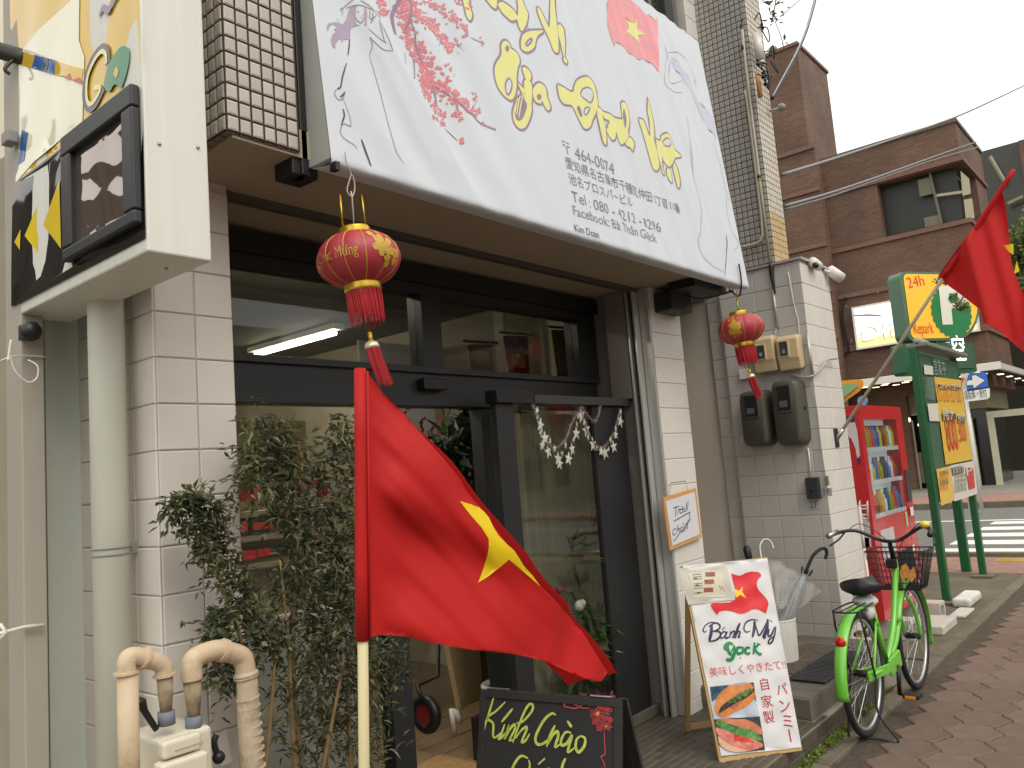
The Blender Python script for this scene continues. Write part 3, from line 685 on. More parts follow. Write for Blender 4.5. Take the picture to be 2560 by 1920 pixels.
for path in (((940, 1200), (1000, 1420), (1100, 1560), (1200, 1500), (1260, 1350), (1330, 1240)), ((1335, 1240), (1400, 1450), (1500, 1560), (1600, 1450), (1660, 1240)), ((1340, 1220), (1450, 1340), (1500, 1200))):
    pts = [ony(*gz(*p), ysg-.006) for p in path]
    TB('string', mat('tinsel_silver', rgb(150, 128, 128), .35, .4), sg, spl(pts, 5), .0035, n=5)
    mbp = MB()
    for p in spl(pts, 14):
        for _ in range(7):
            d_ = Vector((random.gauss(0, 1), random.gauss(0, .5), random.gauss(0, 1))).normalized()*.02
            s_ = d_.cross(Vector((0, 1, 0))).normalized()*.0015
            mbp.add([p-s_, p+s_, p+d_], [(0, 1, 2)])
    mbp.build('tinsel', MATS['tinsel_silver'], sg, kind='stuff')

# ================================================================== BANNER
bn = thing('shop_banner', (3.15, 2.0, 2.62), 'large white cloth banner sign with Vietnamese shop name and blossom print', 'sign')
BA = ony(829, 399, 1.976); BBr = ony(1872, 716, 1.977)
sl_dir = (Vector((4.729, 2.130, 4.279))-Vector((4.729, 1.977, 2.62))).normalized()
L_ = BBr.x-BA.x
def wrb(a, b):
    q = a-.15; g = 0
    g += .006*math.sin((a*1.0+b*.62)*21+1.0)*math.exp(-((a-.45)/.5)**2)
    g += .004*math.exp(-(((a-.28)+(b)*.55-.25)/.03)**2)*1.0 + .008*math.exp(-(((a-.02)+(b)*.22-.10)/.022)**2) + .005*math.exp(-(((a-.5)+b*.7-.2)/.03)**2)
    g += .0022*math.sin(a*55+b*14+2*math.sin(a*6))*min(1, max(0, (a-.9)/.8))
    g += .0035*math.sin(a*23+b*9+1.3*math.sin(a*3.1+b))*(.3+.7*min(1, max(0, (a-1.4)/.8)))*(.4+.6*math.exp(-b*1.2))
    e_ = min(1, max(0, a)/.12)*min(1, max(0, L_-a)/.12)*min(1, max(0, b)/.16+.12)
    return g*1.35*e_
bp_ = Plane((BA.x, 1.9765, 2.62), X1, sl_dir, wrb)
bp_.thin = .42
M_ban = mat('banner_cloth', rgb(213, 217, 221), .55, var=.02, vscale=3, bump=.02, bscale=300, trans=.12)
HB = 1.665
mbp = MB(); nu, nv = 240, 110
# rounded bottom edge rolls under
prof = [(.004, .105, -.012), (-.010, .04, 0), (-.014, .016, 0), (-.009, .004, 0), (-.008, .003, 0)]
vs = []
for j in range(nv+1+4):
    for i in range(nu+1):
        a = L_*i/nu
        if j < 4:
            t = prof[j]; p = bp_.O+X1*a+Z1*(t[0])+Y1*t[1] + Vector((0, 0, .0012*math.sin(a*30+math.sin(a*7))*(j > 0)))
        else:
            b = HB*(j-4)/nv; p = bp_.at(a, b)
        vs.append(p)
fs = [(j*(nu+1)+i, j*(nu+1)+i+1, (j+1)*(nu+1)+i+1, (j+1)*(nu+1)+i) for j in range(nv+4) for i in range(nu)]
mbp.add(vs, fs).build('cloth', M_ban, bn, smooth=True)
M_side = mat('banner_side', rgb(168, 168, 160), .6, var=.05)
tb = sl_dir*HB
MB().obox(Vector((BA.x+.001, 1.985, 2.63)), X1*.02, Y1*.11, tb).build('side_panel', M_side, bn)
MB().obox(Vector((BBr.x-.021, 1.985, 2.63)), X1*.02, Y1*.11, tb).build('side_panel', M_side, bn)
MB().obox(Vector((BA.x+.022, 2.09, 2.64)), X1*(L_-.044), Y1*.01, tb).build('back_panel', M_side, bn)
MB().box(BA.x-.03, BA.x-.002, 2.09, 2.15, 2.60, 4.2).box(BA.x-.06, BA.x+.04, 2.10, 2.20, 2.60, 2.665).build('support_bracket', M_black, bn, bevel=.004)
BX('fixing_clip', M_black, bn, BA.x+.002, BA.x+.02, 1.96, 1.99, 2.585, 2.612)
MB().box(4.30, 4.72, 2.12, 2.30, 2.60, 2.653).build('support_bracket', M_black, bn, bevel=.004)
MB().box(4.34, 4.60, 2.30, 2.44, 2.50, 2.62).build('floodlight', mat('dark_lamp', rgb(34, 34, 36), .5), bn, bevel=.01)
MB().tube(spl([(4.45, 2.3, 2.62), (4.5, 2.2, 2.56), (4.6, 2.1, 2.58), (4.66, 2.05, 2.60)], 5), .006, 6).build('wire', M_black, bn)
MB().tube(spl([(4.60, 2.05, 2.60), (4.615, 2.0, 2.55), (4.60, 1.97, 2.60), (4.60, 1.965, 2.66), (4.602, 1.97, 2.74)], 5), .005, 6).build('wire', M_black, bn)
# printing on the banner
z3 = lambda x, y: (740+x*.2712, y*.2712)
z4 = lambda x, y: (1300+x*.2712, y*.2712)
z5 = lambda x, y: (1300+x*.2712, 350+y*.2712)
z6 = lambda x, y: (780+x*.25316, y*.25316)
B5 = lambda x, y: (1120+x*.28933, 100+y*.28933)
M_yel = mat('print_yellow', rgb(216, 213, 134), .55)
M_pur = mat('print_purple', rgb(142, 122, 140), .6)
M_prr = mat('print_rose', rgb(206, 122, 128), .55, var=.14, vscale=60)
M_lines = mat('print_grey', rgb(140, 136, 140), .6)
yel = [
 (B5, [(455,60),(470,20),(500,10),(525,30),(540,75),(580,100),(610,140),(618,185),(608,215),(598,240),(592,290),(590,340),(592,400),(585,450),(570,495),(545,515),(515,505),(480,480),(440,430),(415,370),(403,300),(405,240),(425,190),(450,150),(460,110)]),
 (B5, [(598,365),(640,410),(690,475),(715,540),(722,600),(710,660),(690,720),(660,760),(620,768),(585,740),(562,690),(560,630),(575,570),(600,510),(640,470),(620,420)]),
 (B5, [(640,245),(665,236),(700,270),(716,315),(702,352),(672,340),(655,300)]),
 (B5, [(655,358),(680,342),(715,372),(724,430),(724,500),(714,570),(698,520),(675,470),(655,420)]),
 (B5, [(732,425),(760,385),(795,373),(830,400),(848,440),(852,490),(870,540),(883,590),(862,607),(835,575),(812,525),(800,548),(770,545),(745,515),(730,465)]),
 (B5, [(943,388),(1010,420),(1075,452),(1090,400),(1112,358),(1150,330),(1200,324),(1245,350),(1275,410),(1287,480),(1290,550),(1275,620),(1255,680),(1235,735),(1200,768),(1170,757),(1150,720),(1120,660),(1095,605),(1065,563),(1000,552),(962,490)]),
 (B5, [(1280,590),(1310,588),(1340,620),(1332,665),(1352,730),(1358,810),(1362,905),(1342,880),(1320,800),(1300,720),(1283,650)]),
 (B5, [(1335,618),(1400,645),(1445,672),(1498,688),(1498,600),(1497,550),(1517,538),(1547,570),(1562,640),(1562,740),(1552,830),(1522,890),(1490,897),(1470,850),(1452,790),(1442,850),(1420,862),(1393,830),(1368,780),(1395,705),(1345,668)]),
 (B5, [(1558,838),(1590,858),(1606,910),(1592,962),(1570,932),(1550,922),(1532,890)]),
 (B5, [(1643,683),(1680,693),(1705,755),(1737,835),(1742,700),(1727,600),(1724,500),(1738,560),(1760,650),(1780,760),(1790,880),(1802,980),(1816,1090),(1802,1128),(1768,1100),(1742,1020),(1708,900),(1678,800),(1653,730)]),
 (B5, [(1800,858),(1832,872),(1850,828),(1885,812),(1922,840),(1942,900),(1952,945),(2012,1003),(1955,1020),(1942,1060),(1922,1092),(1890,1082),(1862,1040),(1850,1000),(1858,1100),(1866,1162),(1845,1152),(1825,1050),(1803,940)]),
 (B5, [(1893,1108),(1920,1118),(1932,1180),(1930,1232),(1908,1200),(1890,1150)]),
 (B5, [(1948,1060),(1975,1120),(2003,1240),(1992,1275),(1970,1200),(1948,1110)]),
 (z4, [(153,72),(187,90),(217,150),(247,210),(270,250),(276,100),(284,-10),(295,-110),(312,-50),(322,60),(332,150),(345,300),(352,450),(340,487),(308,460),(278,380),(238,300),(198,220),(165,130)]),
 (z4, [(345,238),(372,224),(402,270),(407,310),(417,380),(412,450),(405,522),(390,492),(373,400),(353,330)]),
 (z4, [(400,520),(430,558),(424,587),(398,560)]),
 (z4, [(5,390),(20,330),(60,298),(130,283),(212,288),(165,328),(142,380),(130,432),(95,467),(50,477),(13,450)]),
 (z3, [(1555,-90),(1590,-60),(1605,60),(1627,130),(1607,185),(1575,150),(1563,80),(1545,0)]),
 (z3, [(1690,-60),(1750,0),(1800,58),(1842,76),(1852,30),(1845,-40),(1760,-90)]),
 (z3, [(1858,38),(1900,18),(1960,58),(2012,108),(2040,150),(2047,60),(2040,0),(2082,0),(2112,70),(2137,120),(2132,170),(2112,240),(2080,288),(2048,240),(2033,182),(1990,192),(1938,150),(1898,110)]),
]
dy_ = Decal(bp_, .0035); dp = Decal(bp_, .0025)
for tf, P in yel:
    dy_.poly(P, None, tf, smooth=True)
    Q = spl([bp_.px(*tf(*p)) for p in P+[P[0]]], 4); dp.stroke2(Q, .022, False)
dp.stroke([(2110, 200), (2150, 290)], .012, z3)
dy_.build('lettering', M_yel, bn); dp.build('lettering_outline', M_pur, bn)
dh = Decal(bp_, .0048); dho = Decal(bp_, .0055); dhp = Decal(bp_, .0048)
for tf, P, fill in ((B5, [(520,330),(500,370),(497,420),(508,465),(525,470),(545,430),(552,380),(540,345)], 1), (B5, [(1145,462),(1165,425),(1200,413),(1237,440),(1247,490),(1230,542),(1190,512),(1150,482)], 1),
                    (B5, [(1170,640),(1175,605),(1200,580),(1227,590),(1205,635),(1185,648)], 1), (z4, [(48,412),(75,372),(108,358),(95,392),(65,422)], 1), (B5, [(1855,880),(1885,850),(1915,880),(1908,920),(1875,910)], 1),
                    (B5, [(765,490),(790,475),(800,492),(780,515)], 0), (B5, [(495,80),(510,55),(520,75),(505,95)], 0), (B5, [(1520,600),(1512,690),(1525,760),(1538,690)], 0), (B5, [(640,500),(612,520),(590,590),(580,650),(600,690),(640,670),(665,610),(672,550)], 0), (B5, [(1115,590),(1130,580),(1150,640),(1145,660)], 0)):
    (dh if fill else dhp).poly(P, None, tf, smooth=True)
    Q = spl([bp_.px(*tf(*p)) for p in P+[P[0]]], 4); dho.stroke2(Q, .009, False)
for k in range(6): dho.stroke([(610+k*10, 480-k*5), (590+k*12, 560), (580+k*12, 640)], .002, B5)
dh.build('lettering_counter', M_ban, bn); dho.build('lettering_outline', M_pur, bn); dhp.build('lettering_counter', M_pur, bn)
dst = Decal(bp_, .0058)
for P in ([(600, 500), (585, 570), (575, 640)], [(622, 480), (605, 560), (592, 650)], [(640, 500), (625, 580), (610, 670)], [(1110, 370), (1090, 450)], [(1130, 350), (1115, 420)], [(1190, 690), (1215, 650)], [(1190, 370), (1240, 380)]): dst.stroke(P, .007, B5)
dst.build('brush_streaks', M_yel, bn)
# flag print
Decal(bp_, .0042).poly([(810,0),(795,120),(800,220),(830,330),(865,432),(880,390),(920,400),(1000,480),(1080,550),(1160,555),(1220,590),(1282,668),(1272,400),(1266,150),(1250,190),(1180,128),(1150,142),(1080,50),(1010,-10),(900,-60),(815,-50)], .014, z4).build('flag_print', mat('print_flag', rgb(224, 148, 152), .55, var=.08, vscale=5), bn)
Decal(bp_, .007).poly([(955,152),(1030,218),(1077,178),(1080,262),(1158,322),(1090,322),(1092,408),(1030,332),(963,307),(1003,258)], None, z4).build('star_print', M_yel, bn)
# blossom branch
random.seed(11); db = Decal(bp_, .003); dtk = Decal(bp_, .0024)
def blob(d_, tf, x, y, r):
    n = 8; r *= .78; d_.poly([(x+r*random.uniform(.6, 1.15)*math.cos(6.283*k/n), y+r*random.uniform(.6, 1.15)*math.sin(6.283*k/n)) for k in range(n)], None, tf)
def along(path, n, sp, r0, r1):
    P = spl(path, 12)
    for k in range(int(n*1.5)):
        p = P[random.randrange(len(P))]; db.off = (.003+random.random()*.0008)*.42
        blob(db, z3, p.x+random.gauss(0, sp), p.y+random.gauss(0, sp), random.uniform(r0, r1))
along([(790,-40),(800,50),(830,110)], 26, 24, 14, 30)
along([(900,-60),(1000,30),(1080,90),(1150,150),(1230,220),(1290,270)], 90, 34, 14, 34)
along([(1290,270),(1340,330),(1400,400),(1420,450)], 40, 22, 12, 28)
along([(960,90),(1010,170),(1030,250),(1060,350),(1080,430),(1140,500)], 80, 30, 12, 28)
along([(1140,430),(1170,560),(1200,640),(1220,700)], 40, 24, 14, 30)
along([(1200,640),(1240,740),(1290,800),(1370,850),(1450,900),(1520,960),(1620,1010),(1670,1060)], 110, 30, 13, 30)
along([(1200,760),(1210,860),(1280,940),(1310,1000)], 34, 22, 12, 24)
along([(1250,30),(1340,70),(1400,130),(1450,190),(1500,240)], 40, 20, 10, 22)
along([(1530,230),(1560,270),(1560,340)], 14, 12, 14, 26)
along([(1350,1040),(1370,1080)], 8, 14, 14, 24); along([(1270,1090),(1360,1130)], 12, 16, 12, 22); along([(1480,1050),(1500,1090)], 10, 14, 16, 26)
along([(1500,20),(1600,50)], 16, 20, 10, 18); along([(1700,340),(1720,400)], 6, 12, 8, 16); along([(1380,600),(1420,640)], 6, 10, 14, 22); along([(1300,640),(1350,680)], 6, 10, 14, 20)
along([(1380,720),(1400,760)], 6, 12, 12, 20); along([(1230,500),(1250,540)], 5, 10, 12, 20); along([(1640,860),(1660,910)], 6, 10, 12, 20); along([(1530,1290),(1540,1310)], 5, 10, 14, 24); along([(1480,360),(1500,390)], 5, 10, 10, 18)
along([(1700,1120),(1780,1160),(1840,1185)], 14, 10, 5, 10); along([(1250,0),(1190,10)], 6, 12, 10, 18)
for P in ([(970,-30),(900,120),(905,220),(925,310),(990,385)],): dtk.stroke(P, [.05*(1-.7*i/24) for i in range(25)], z3)
db.build('blossom_print', M_prr, bn, kind='stuff')
dsp = Decal(bp_, .0044)
for _ in range(150):
    v_ = random.choice(db.mb.v); w_ = v_-bp_.O; a_, b_ = w_.dot(bp_.e1)+random.gauss(0, .004), w_.dot(bp_.e2)+random.gauss(0, .004); r_ = random.uniform(.0025, .006)
    dsp.poly2([(a_+r_*math.cos(q)*random.uniform(.5, 1), b_+r_*math.sin(q)*random.uniform(.5, 1)) for q in (0, 1.2, 2.5, 3.7, 5)])
dsp.build('blossom_hearts', mat('print_blush', rgb(232, 186, 190), .6), bn, kind='stuff')
dtk2 = Decal(bp_, .0042)
for P, w_ in (([(970,-30),(900,120),(905,220),(925,310)], .018), ([(1040,0),(1050,100),(1040,200),(1010,280)], .010), ([(1050,200),(1090,300),(1110,420),(1170,590)], .009), ([(1060,450),(1100,560),(1095,700),(1085,730)], .006), ([(1250,740),(1290,860),(1310,960)], .008), ([(1290,800),(1400,880),(1550,1010),(1640,1080),(1690,1130),(1840,1190)], .008), ([(1680,920),(1620,1000)], .004), ([(1180,240),(1250,200)], .005), ([(1380,1180),(1450,1240),(1500,1290)], .004), ([(1600,350),(1650,370),(1730,390)], .003), ([(1440,380),(1530,450)], .003), ([(1010,480),(1000,600)], .004)):
    dtk2.stroke(P, w_, z3)
for _ in range(60):
    x, y = random.choice([(1650, 365), (1700, 390), (1530, 460), (1480, 480), (1080, 720), (1310, 430), (1740, 1150), (1860, 1180), (1470, 1260), (1450, 690)]); x += random.gauss(0, 18); y += random.gauss(0, 18)
    dtk2.stroke([(x, y), (x+random.uniform(-9, 9), y+random.uniform(-9, 9))], .004, z3)
dtk2.build('twig_print', M_pur, bn, kind='stuff')
# drawn figures
df = Decal(bp_, .003)
df.poly([(370,80),(430,70),(415,130),(430,200),(450,245),(395,265),(380,310),(372,385),(310,395),(280,435),(290,385),(250,400),(225,440),(220,485),(195,460),(180,400),(200,340),(240,310),(210,300),(240,265),(200,240),(165,270),(150,315),(140,265),(165,230),(230,220),(310,235),(345,190),(360,130)], None, z6)
df.poly([(495,85),(520,100),(530,150),(525,260),(505,262),(510,180)], None, z6)
df.build('hair_print', mat('print_mauve', rgb(166, 148, 168), .6, var=.1, vscale=20), bn)
Decal(bp_, .003).poly([(1398,520),(1450,560),(1500,650),(1560,720),(1590,830),(1640,940),(1720,1000),(1780,1090),(1812,1200),(1800,1312),(1780,1230),(1730,1190),(1680,1100),(1630,980),(1590,880),(1520,770),(1480,680),(1430,640),(1393,570)], None, z4).build('hair_print', mat('print_bluegrey', rgb(190, 190, 206), .6), bn)
dl = Decal(bp_, .0034)
for P in ([(290,95),(340,50),(400,0)], [(320,90),(300,150)], [(340,75),(420,62),(490,72),(600,132)], [(425,110),(422,160),(445,200),(475,228),(500,195),(512,130)], [(435,122),(455,128)], [(480,160),(500,150)], [(470,182),(485,185)],
          [(460,15),(560,90),(640,180)], [(550,120),(560,200),(610,170)], [(575,140),(580,210),(560,240)], [(615,100),(640,150),(655,190),(640,240)], [(540,290),(640,380),(712,440)], [(640,245),(660,300),(690,400),(708,435)], [(645,230),(710,350),(775,515)], [(775,518),(690,500),(610,430),(560,370)], [(560,375),(590,450),(575,540)], [(575,540),(640,750),(700,970),(760,1280),(820,1500),(900,1620)],
          [(385,260),(375,380)], [(235,885),(222,930),(260,988),(302,972),(325,905)], [(300,985),(350,1100),(378,1200),(372,1250),(310,1225),(280,1290),(300,1350),(360,1400),(415,1440),(440,1482)], [(420,240),(470,250)], [(240,180),(270,220)]):
    dl.stroke(P, .0035, z6)
for P in ([(1330,410),(1350,500),(1365,545)], [(1340,430),(1365,500)], [(1360,490),(1400,480),(1480,500),(1560,600),(1630,760)], [(1365,510),(1335,620),(1335,760),(1400,840),(1490,852),(1490,828)], [(1382,560),(1375,760),(1500,742)], [(1375,600),(1385,680)], [(1490,850),(1500,900)], [(1540,1080),(1570,1350),(1612,1659)], [(1590,760),(1620,745),(1628,830)], [(1400,560),(1440,620)]):
    dl.stroke(P, .0034, z4)
for P in ([(1555,30),(1600,300),(1665,600),(1660,830),(1645,920),(1680,1050),(1760,1150),(1890,1225)], [(1780,20),(1850,250),(1900,480),(1940,580)], [(1900,530),(1920,700),(1950,830),(2010,930),(2012,980),(1965,1022)]):
    dl.stroke(P, .004, z5)
dl.build('figure_drawing', M_lines, bn)
dd = Decal(bp_, .0038)
for P in ([(375,380),(365,460),(345,552)], [(330,630),(300,740),(275,860),(240,882)], [(300,1080),(312,1150),(287,1240)], [(270,960),(290,950),(320,910)], [(300,75),(290,105)]): dd.stroke(P, .0055, z6)
dd.stroke([(495,1372),(530,1480),(585,1640)], .009, z6); dd.stroke([(1890,880),(1905,1000),(1890,1250)], .007, z5)
dd.build('figure_drawing', mat('print_dark', rgb(70, 66, 70), .6), bn)
# address lines
dt = Decal(bp_, .0035)
for s_, A, B, hs in (('〒 464-0074', (402, 118), (872, 312), None), ('愛知県名古屋市千種区仲田 2丁目11番', (425, 250), (1480, 695), None), ('池名プロスパービル', (455, 395), (1045, 640), None),
                     ('Tel : 080 - 4212 - 8296', (485, 565), (1295, 850), .075), ('Facebook: Bà Thân Gạck', (495, 690), (1265, 955), .068)):
    a = Vector(bp_.px(*z5(*A))); b = Vector(bp_.px(*z5(*B)))
    dt = Decal(bp_, .0035); dt.text(s_, (a.x, a.y), (b.x, a.y), px=False, hs=hs)
    dt.build('address_lettering', mat('print_text', rgb(126, 124, 130), .6), bn)
a = bp_.px(*z5(518, 905))
Decal(bp_, .0035).text('Kim Doan', (a[0], .012), (a[0]+.19, .012), px=False, hs=.05).build('address_lettering', MATS['print_dark'], bn)

# ================================================================== LANTERNS
M_lan = mat('lantern_silk', rgb(184, 62, 74), .45, var=.08, vscale=12, trans=.2)
M_gold = mat('gold_foil', rgb(206, 170, 56), .3, .7, var=.2, vscale=60, stretch=(1, 1, .2))
M_goldp = mat('gold_print', rgb(192, 142, 66), .5)
M_fr = mat('fringe_red', rgb(190, 26, 36), .6, trans=.2)
def lantern(c, r, label, tilt=0, txt=True, hook=(0, 0), top=None):
    c = Vector(c); t = thing('lantern', c, label, 'lantern', 'red silk lanterns under the banner')
    Rm = Matrix.Rotation(tilt, 3, Vector((math.cos(yaw), -math.sin(yaw), 0)).cross(Z1))
    h = r*.62; prof = []
    for i in range(17):
        a = math.pi*(i/16)*.78+math.pi*.11; prof.append((r*math.sin(a)**.85, h*math.cos(a)/math.cos(math.pi*.11)))
    n = 72; mb = MB(); vs = []
    for rr, z in prof:
        for k in range(n):
            q = 2*math.pi*k/n; s_ = 1-.045*(1-abs(math.sin(6*q))**.6); vs.append(c+Rm @ Vector((rr*s_*math.cos(q), rr*s_*math.sin(q), z)))
    fs = [(i*n+k, (i+1)*n+k, (i+1)*n+(k+1) % n, i*n+(k+1) % n) for i in range(16) for k in range(n)]
    mb.add(vs, fs).build('shade', M_lan, t, smooth=True)
    mb = MB()
    for k in range(12):
        q = 2*math.pi*k/12; s_ = .965
        pts = [c+Rm @ Vector((rr*s_*math.cos(q), rr*s_*math.sin(q), z)) for rr, z in prof]
        mb.tube(pts, r*.014, 5)
    mb.build('ribs', M_goldp, t, smooth=True)
    for sg_, nm in ((1, 'ring'), (-1, 'ring')):
        z = sg_*h*1.06; hh = r*.25
        g_ = .36 if sg_ > 0 else .42
        MB().lathe([(r*g_, z-hh*.5), (r*(g_+.02), z-hh*.3), (r*g_, z), (r*(g_+.02), z+hh*.3), (r*g_, z+hh*.5), (r*(g_-.04), z+hh*.5), (r*(g_-.04), z-hh*.5)], c, 30, axis=Rm).build(nm, M_gold, t, smooth=True)
    MB().lathe([(0, h*1.14), (r*.17, h*1.14), (r*.17, h*1.22), (0, h*1.22)], c, 12, axis=Rm).build('cap', M_black, t)
    zf = -h*1.2; mb = MB()
    for k in range(90):
        q = 2*math.pi*k/90+random.uniform(-.02, .02); rr = r*random.uniform(.37, .42); l = r*random.uniform(.68, .86)
        a = c+Rm @ Vector((rr*math.cos(q), rr*math.sin(q), zf)); b = c+Rm @ Vector((rr*1.0*math.cos(q+.05), rr*1.0*math.sin(q+.05), zf-l*.5)); e = a*0+c+Rm @ Vector((rr*.96*math.cos(q+.1), rr*.96*math.sin(q+.1), zf-l))
        mb.tube([a, b, e], [r*.016, r*.018, r*.008], 4, False)
    mb.build('fringe', M_fr, t)
    ax = lambda z, x=0: c+Rm @ Vector((x, 0, z))
    z1 = -h*1.2-r*1.06
    TB('cord', M_fr, t, [ax(-h), ax(z1)], r*.012, n=5)
    sw = (-UP*0 + RT)*r
    b0 = ax(z1); d1 = (Vector((0, 0, -1))+RT*.12).normalized()
    MB().ball(b0, r*.055, 6).tube([b0, b0+d1*r*.16], r*.05, 8).build('bead', M_gold, t, smooth=True)
    b1 = b0+d1*r*.16
    MB().tube([b1, b1+d1*r*.06, b1+d1*r*.14, b1+d1*r*.2], [r*.05, r*.15, r*.18, r*.16], 12).build('bell', mat('pale_gold', rgb(214, 200, 170), .3, .5), t, smooth=True)
    mb = MB(); b2 = b1+d1*r*.2; s1 = d1.orthogonal().normalized(); s2 = d1.cross(s1)
    for k in range(80):
        q = random.uniform(0, 6.283); rr = r*.17*random.random()**.5; a = b2+(s1*math.cos(q)+s2*math.sin(q))*rr; d2 = (d1+RT*.14*random.uniform(.8, 1.2)).normalized()
        mb.tube([a, a+d2*r*.35, a+d2*r*random.uniform(.75, .95)+RT*r*.03], [r*.012, r*.012, r*.006], 4, False)
    mb.build('tassel', M_fr, t)
    return t, prof, Rm, h
c1 = ony(897, 650, 2.0)
t1, prof, Rm, h1 = lantern(c1, .137, 'large red lantern with gold lettering hanging under the left end of the banner', R(5))
# printed motif and wording on the near lantern
def lanp(az, z, off=.0015, r=.137, c=c1, Rm=Rm, h=h1):
    i = 0
    for i in range(16):
        if prof[i][1] >= z >= prof[i+1][1]: break
    f_ = (prof[i][1]-z)/max(1e-9, prof[i][1]-prof[i+1][1]); rr = prof[i][0]*(1-f_)+prof[i+1][0]*f_+off
    return c+Rm @ Vector((rr*math.cos(az), rr*math.sin(az), z))
azc = math.atan2(-math.cos(yaw), -math.sin(yaw))  # direction from lantern to camera
vs, fs, wd = text_mesh('Chúc Mừng')
MB().add([lanp(azc-.98+1.15*x/wd, .012*(y-.3)*4.2-.004, .001) for x, y in vs], fs).build('lettering', M_goldp, t1)
mb = MB()
for k in range(46):
    az = azc+random.gauss(.95, .16); z = random.gauss(.005, .028); s_ = random.uniform(.006, .013)
    z = max(-.06, min(.06, z))
    mb.add([lanp(az+s_/.13*math.cos(q*1.05), z+s_*math.sin(q*1.05), .0012) for q in range(6)], [tuple(range(6))])
mb.build('motif', M_goldp, t1)
hp = c1+Rm @ Vector((0, 0, h1*1.2))
TB('hanging_string', mat('white_string', rgb(196, 186, 170), .7), t1, [hp, ony(880, 492, 1.995), ony(877, 478, 1.992)], .0028, n=6)
MB().tube(spl([ony(880, 492, 1.995), ony(868, 478, 1.995), ony(873, 452, 1.99), ony(879, 437, 1.985), ony(886, 455, 1.99), ony(886, 478, 1.995), ony(880, 492, 1.995)], 6), .0022, 5).build('string_bow', MATS['white_string'], t1)
MB().tube([ony(879, 437, 1.985), ony(866, 405, 1.975), ony(862, 380, 1.968)], .002, 5).build('hanging_string', MATS['white_string'], t1)
for u, u2 in ((857, 850), (914, 904)):
    TB('prong', M_gold, t1, [ony(u, 566, 2.0), ony(u2, 487, 2.0)], .003, n=6)
c2 = ony(1853, 823, 2.0)
t2, _, Rm2, h2 = lantern(c2, .138, 'smaller looking far red lantern hanging in front of the meters', R(5))
TB('hanging_string', M_gold, t2, [c2+Rm2 @ Vector((0, 0, h2*1.2)), ony(1840, 738, 2.0), ony(1838, 726, 1.995)], .003, n=6)
mb = MB()
for k in range(40):
    az = azc-.55+random.gauss(0, .14); z = max(-.06, min(.06, random.gauss(.0, .035))); s_ = random.uniform(.008, .014)
    mb.add([lanp(az+s_/.13*math.cos(q*1.05), z+s_*math.sin(q*1.05), .0015, c=c2, Rm=Rm2, h=h2) for q in range(6)], [tuple(range(6))])
mb.build('motif', M_goldp, t2)
TB('prong', M_gold, t2, [ony(1846, 785, 2.0), ony(1842, 750, 2.0)], .003, n=6)

# ================================================================== FLAGS
def redcloth(): return mat('flag_cloth', rgb(190, 34, 32), .6, trans=.22, spec=.25)
fl = thing('flag', ony(910, 1920, 1.54), 'red flag with yellow star on a cream pole in front of the shrub', 'flag', 'red star flags')
YFl = 1.54
top = ony(900, 925, YFl); bot = ony(910, 1920, YFl); low = bot+(bot-top).normalized()*.95
TB('pole', mat('cream_pole', rgb(206, 194, 150), .45), fl, [low, top-Vector((0, 0, .006))], .0125, n=16)
fpl = Plane((0, YFl, 0), X1, Z1)
outl = [(921,935),(955,980),(1007,1030),(1065,1098),(1104,1141),(1150,1197),(1196,1262),(1221,1296),(1245,1330),(1272,1366),(1300,1400),(1325,1432),(1351,1464),(1396,1508),(1425,1541),(1453,1575),(1481,1620),(1500,1650),(1519,1680),(1503,1704),(1484,1702),(1455,1693),(1426,1682),(1361,1652),(1292,1636),(1176,1624),(1096,1610),(1050,1600),(1020,1592),(960,1586),(921,1592)]
Am = Vector(fpl.px(906, 925)); 
def fold(a, b):
    x = a-Am.x; y = Am.y-b      # along fly, down
    hm = min(1, x/.10)
    s_ = y - x*.62              # distance below the falling top edge
    ph = s_*1.0
    sh = lambda q: math.sin(q+.45*math.sin(q))
    g = .026*sh(ph*19+x*3.0+.4)*(.4+.6*math.exp(-((x-.25)/.35)**2))
    g += .016*sh(ph*10+x*12+1.7)
    g += .0075*sh(ph*42-x*10+math.sin(x*9)*1.2)*math.exp(-x*1.6)
    g += .0025*math.sin(ph*95-x*30)*math.exp(-x*5)
    g += .014*sh(x*22+y*10+2.0)*max(0, min(1, (x-.4)/.3))
    g += -.16*x+.05*x*x*2
    return (g*hm)
fpl.wr = None
FP = Plane((0, YFl, 0), X1, Z1); FP.fold = lambda a, b: -fold(a, b)
dfl = Decal(FP, 0)
dfl.poly(outl, .011)
vsb = len(dfl.mb.v)
clo = dfl.build('cloth', redcloth(), fl, smooth=True)
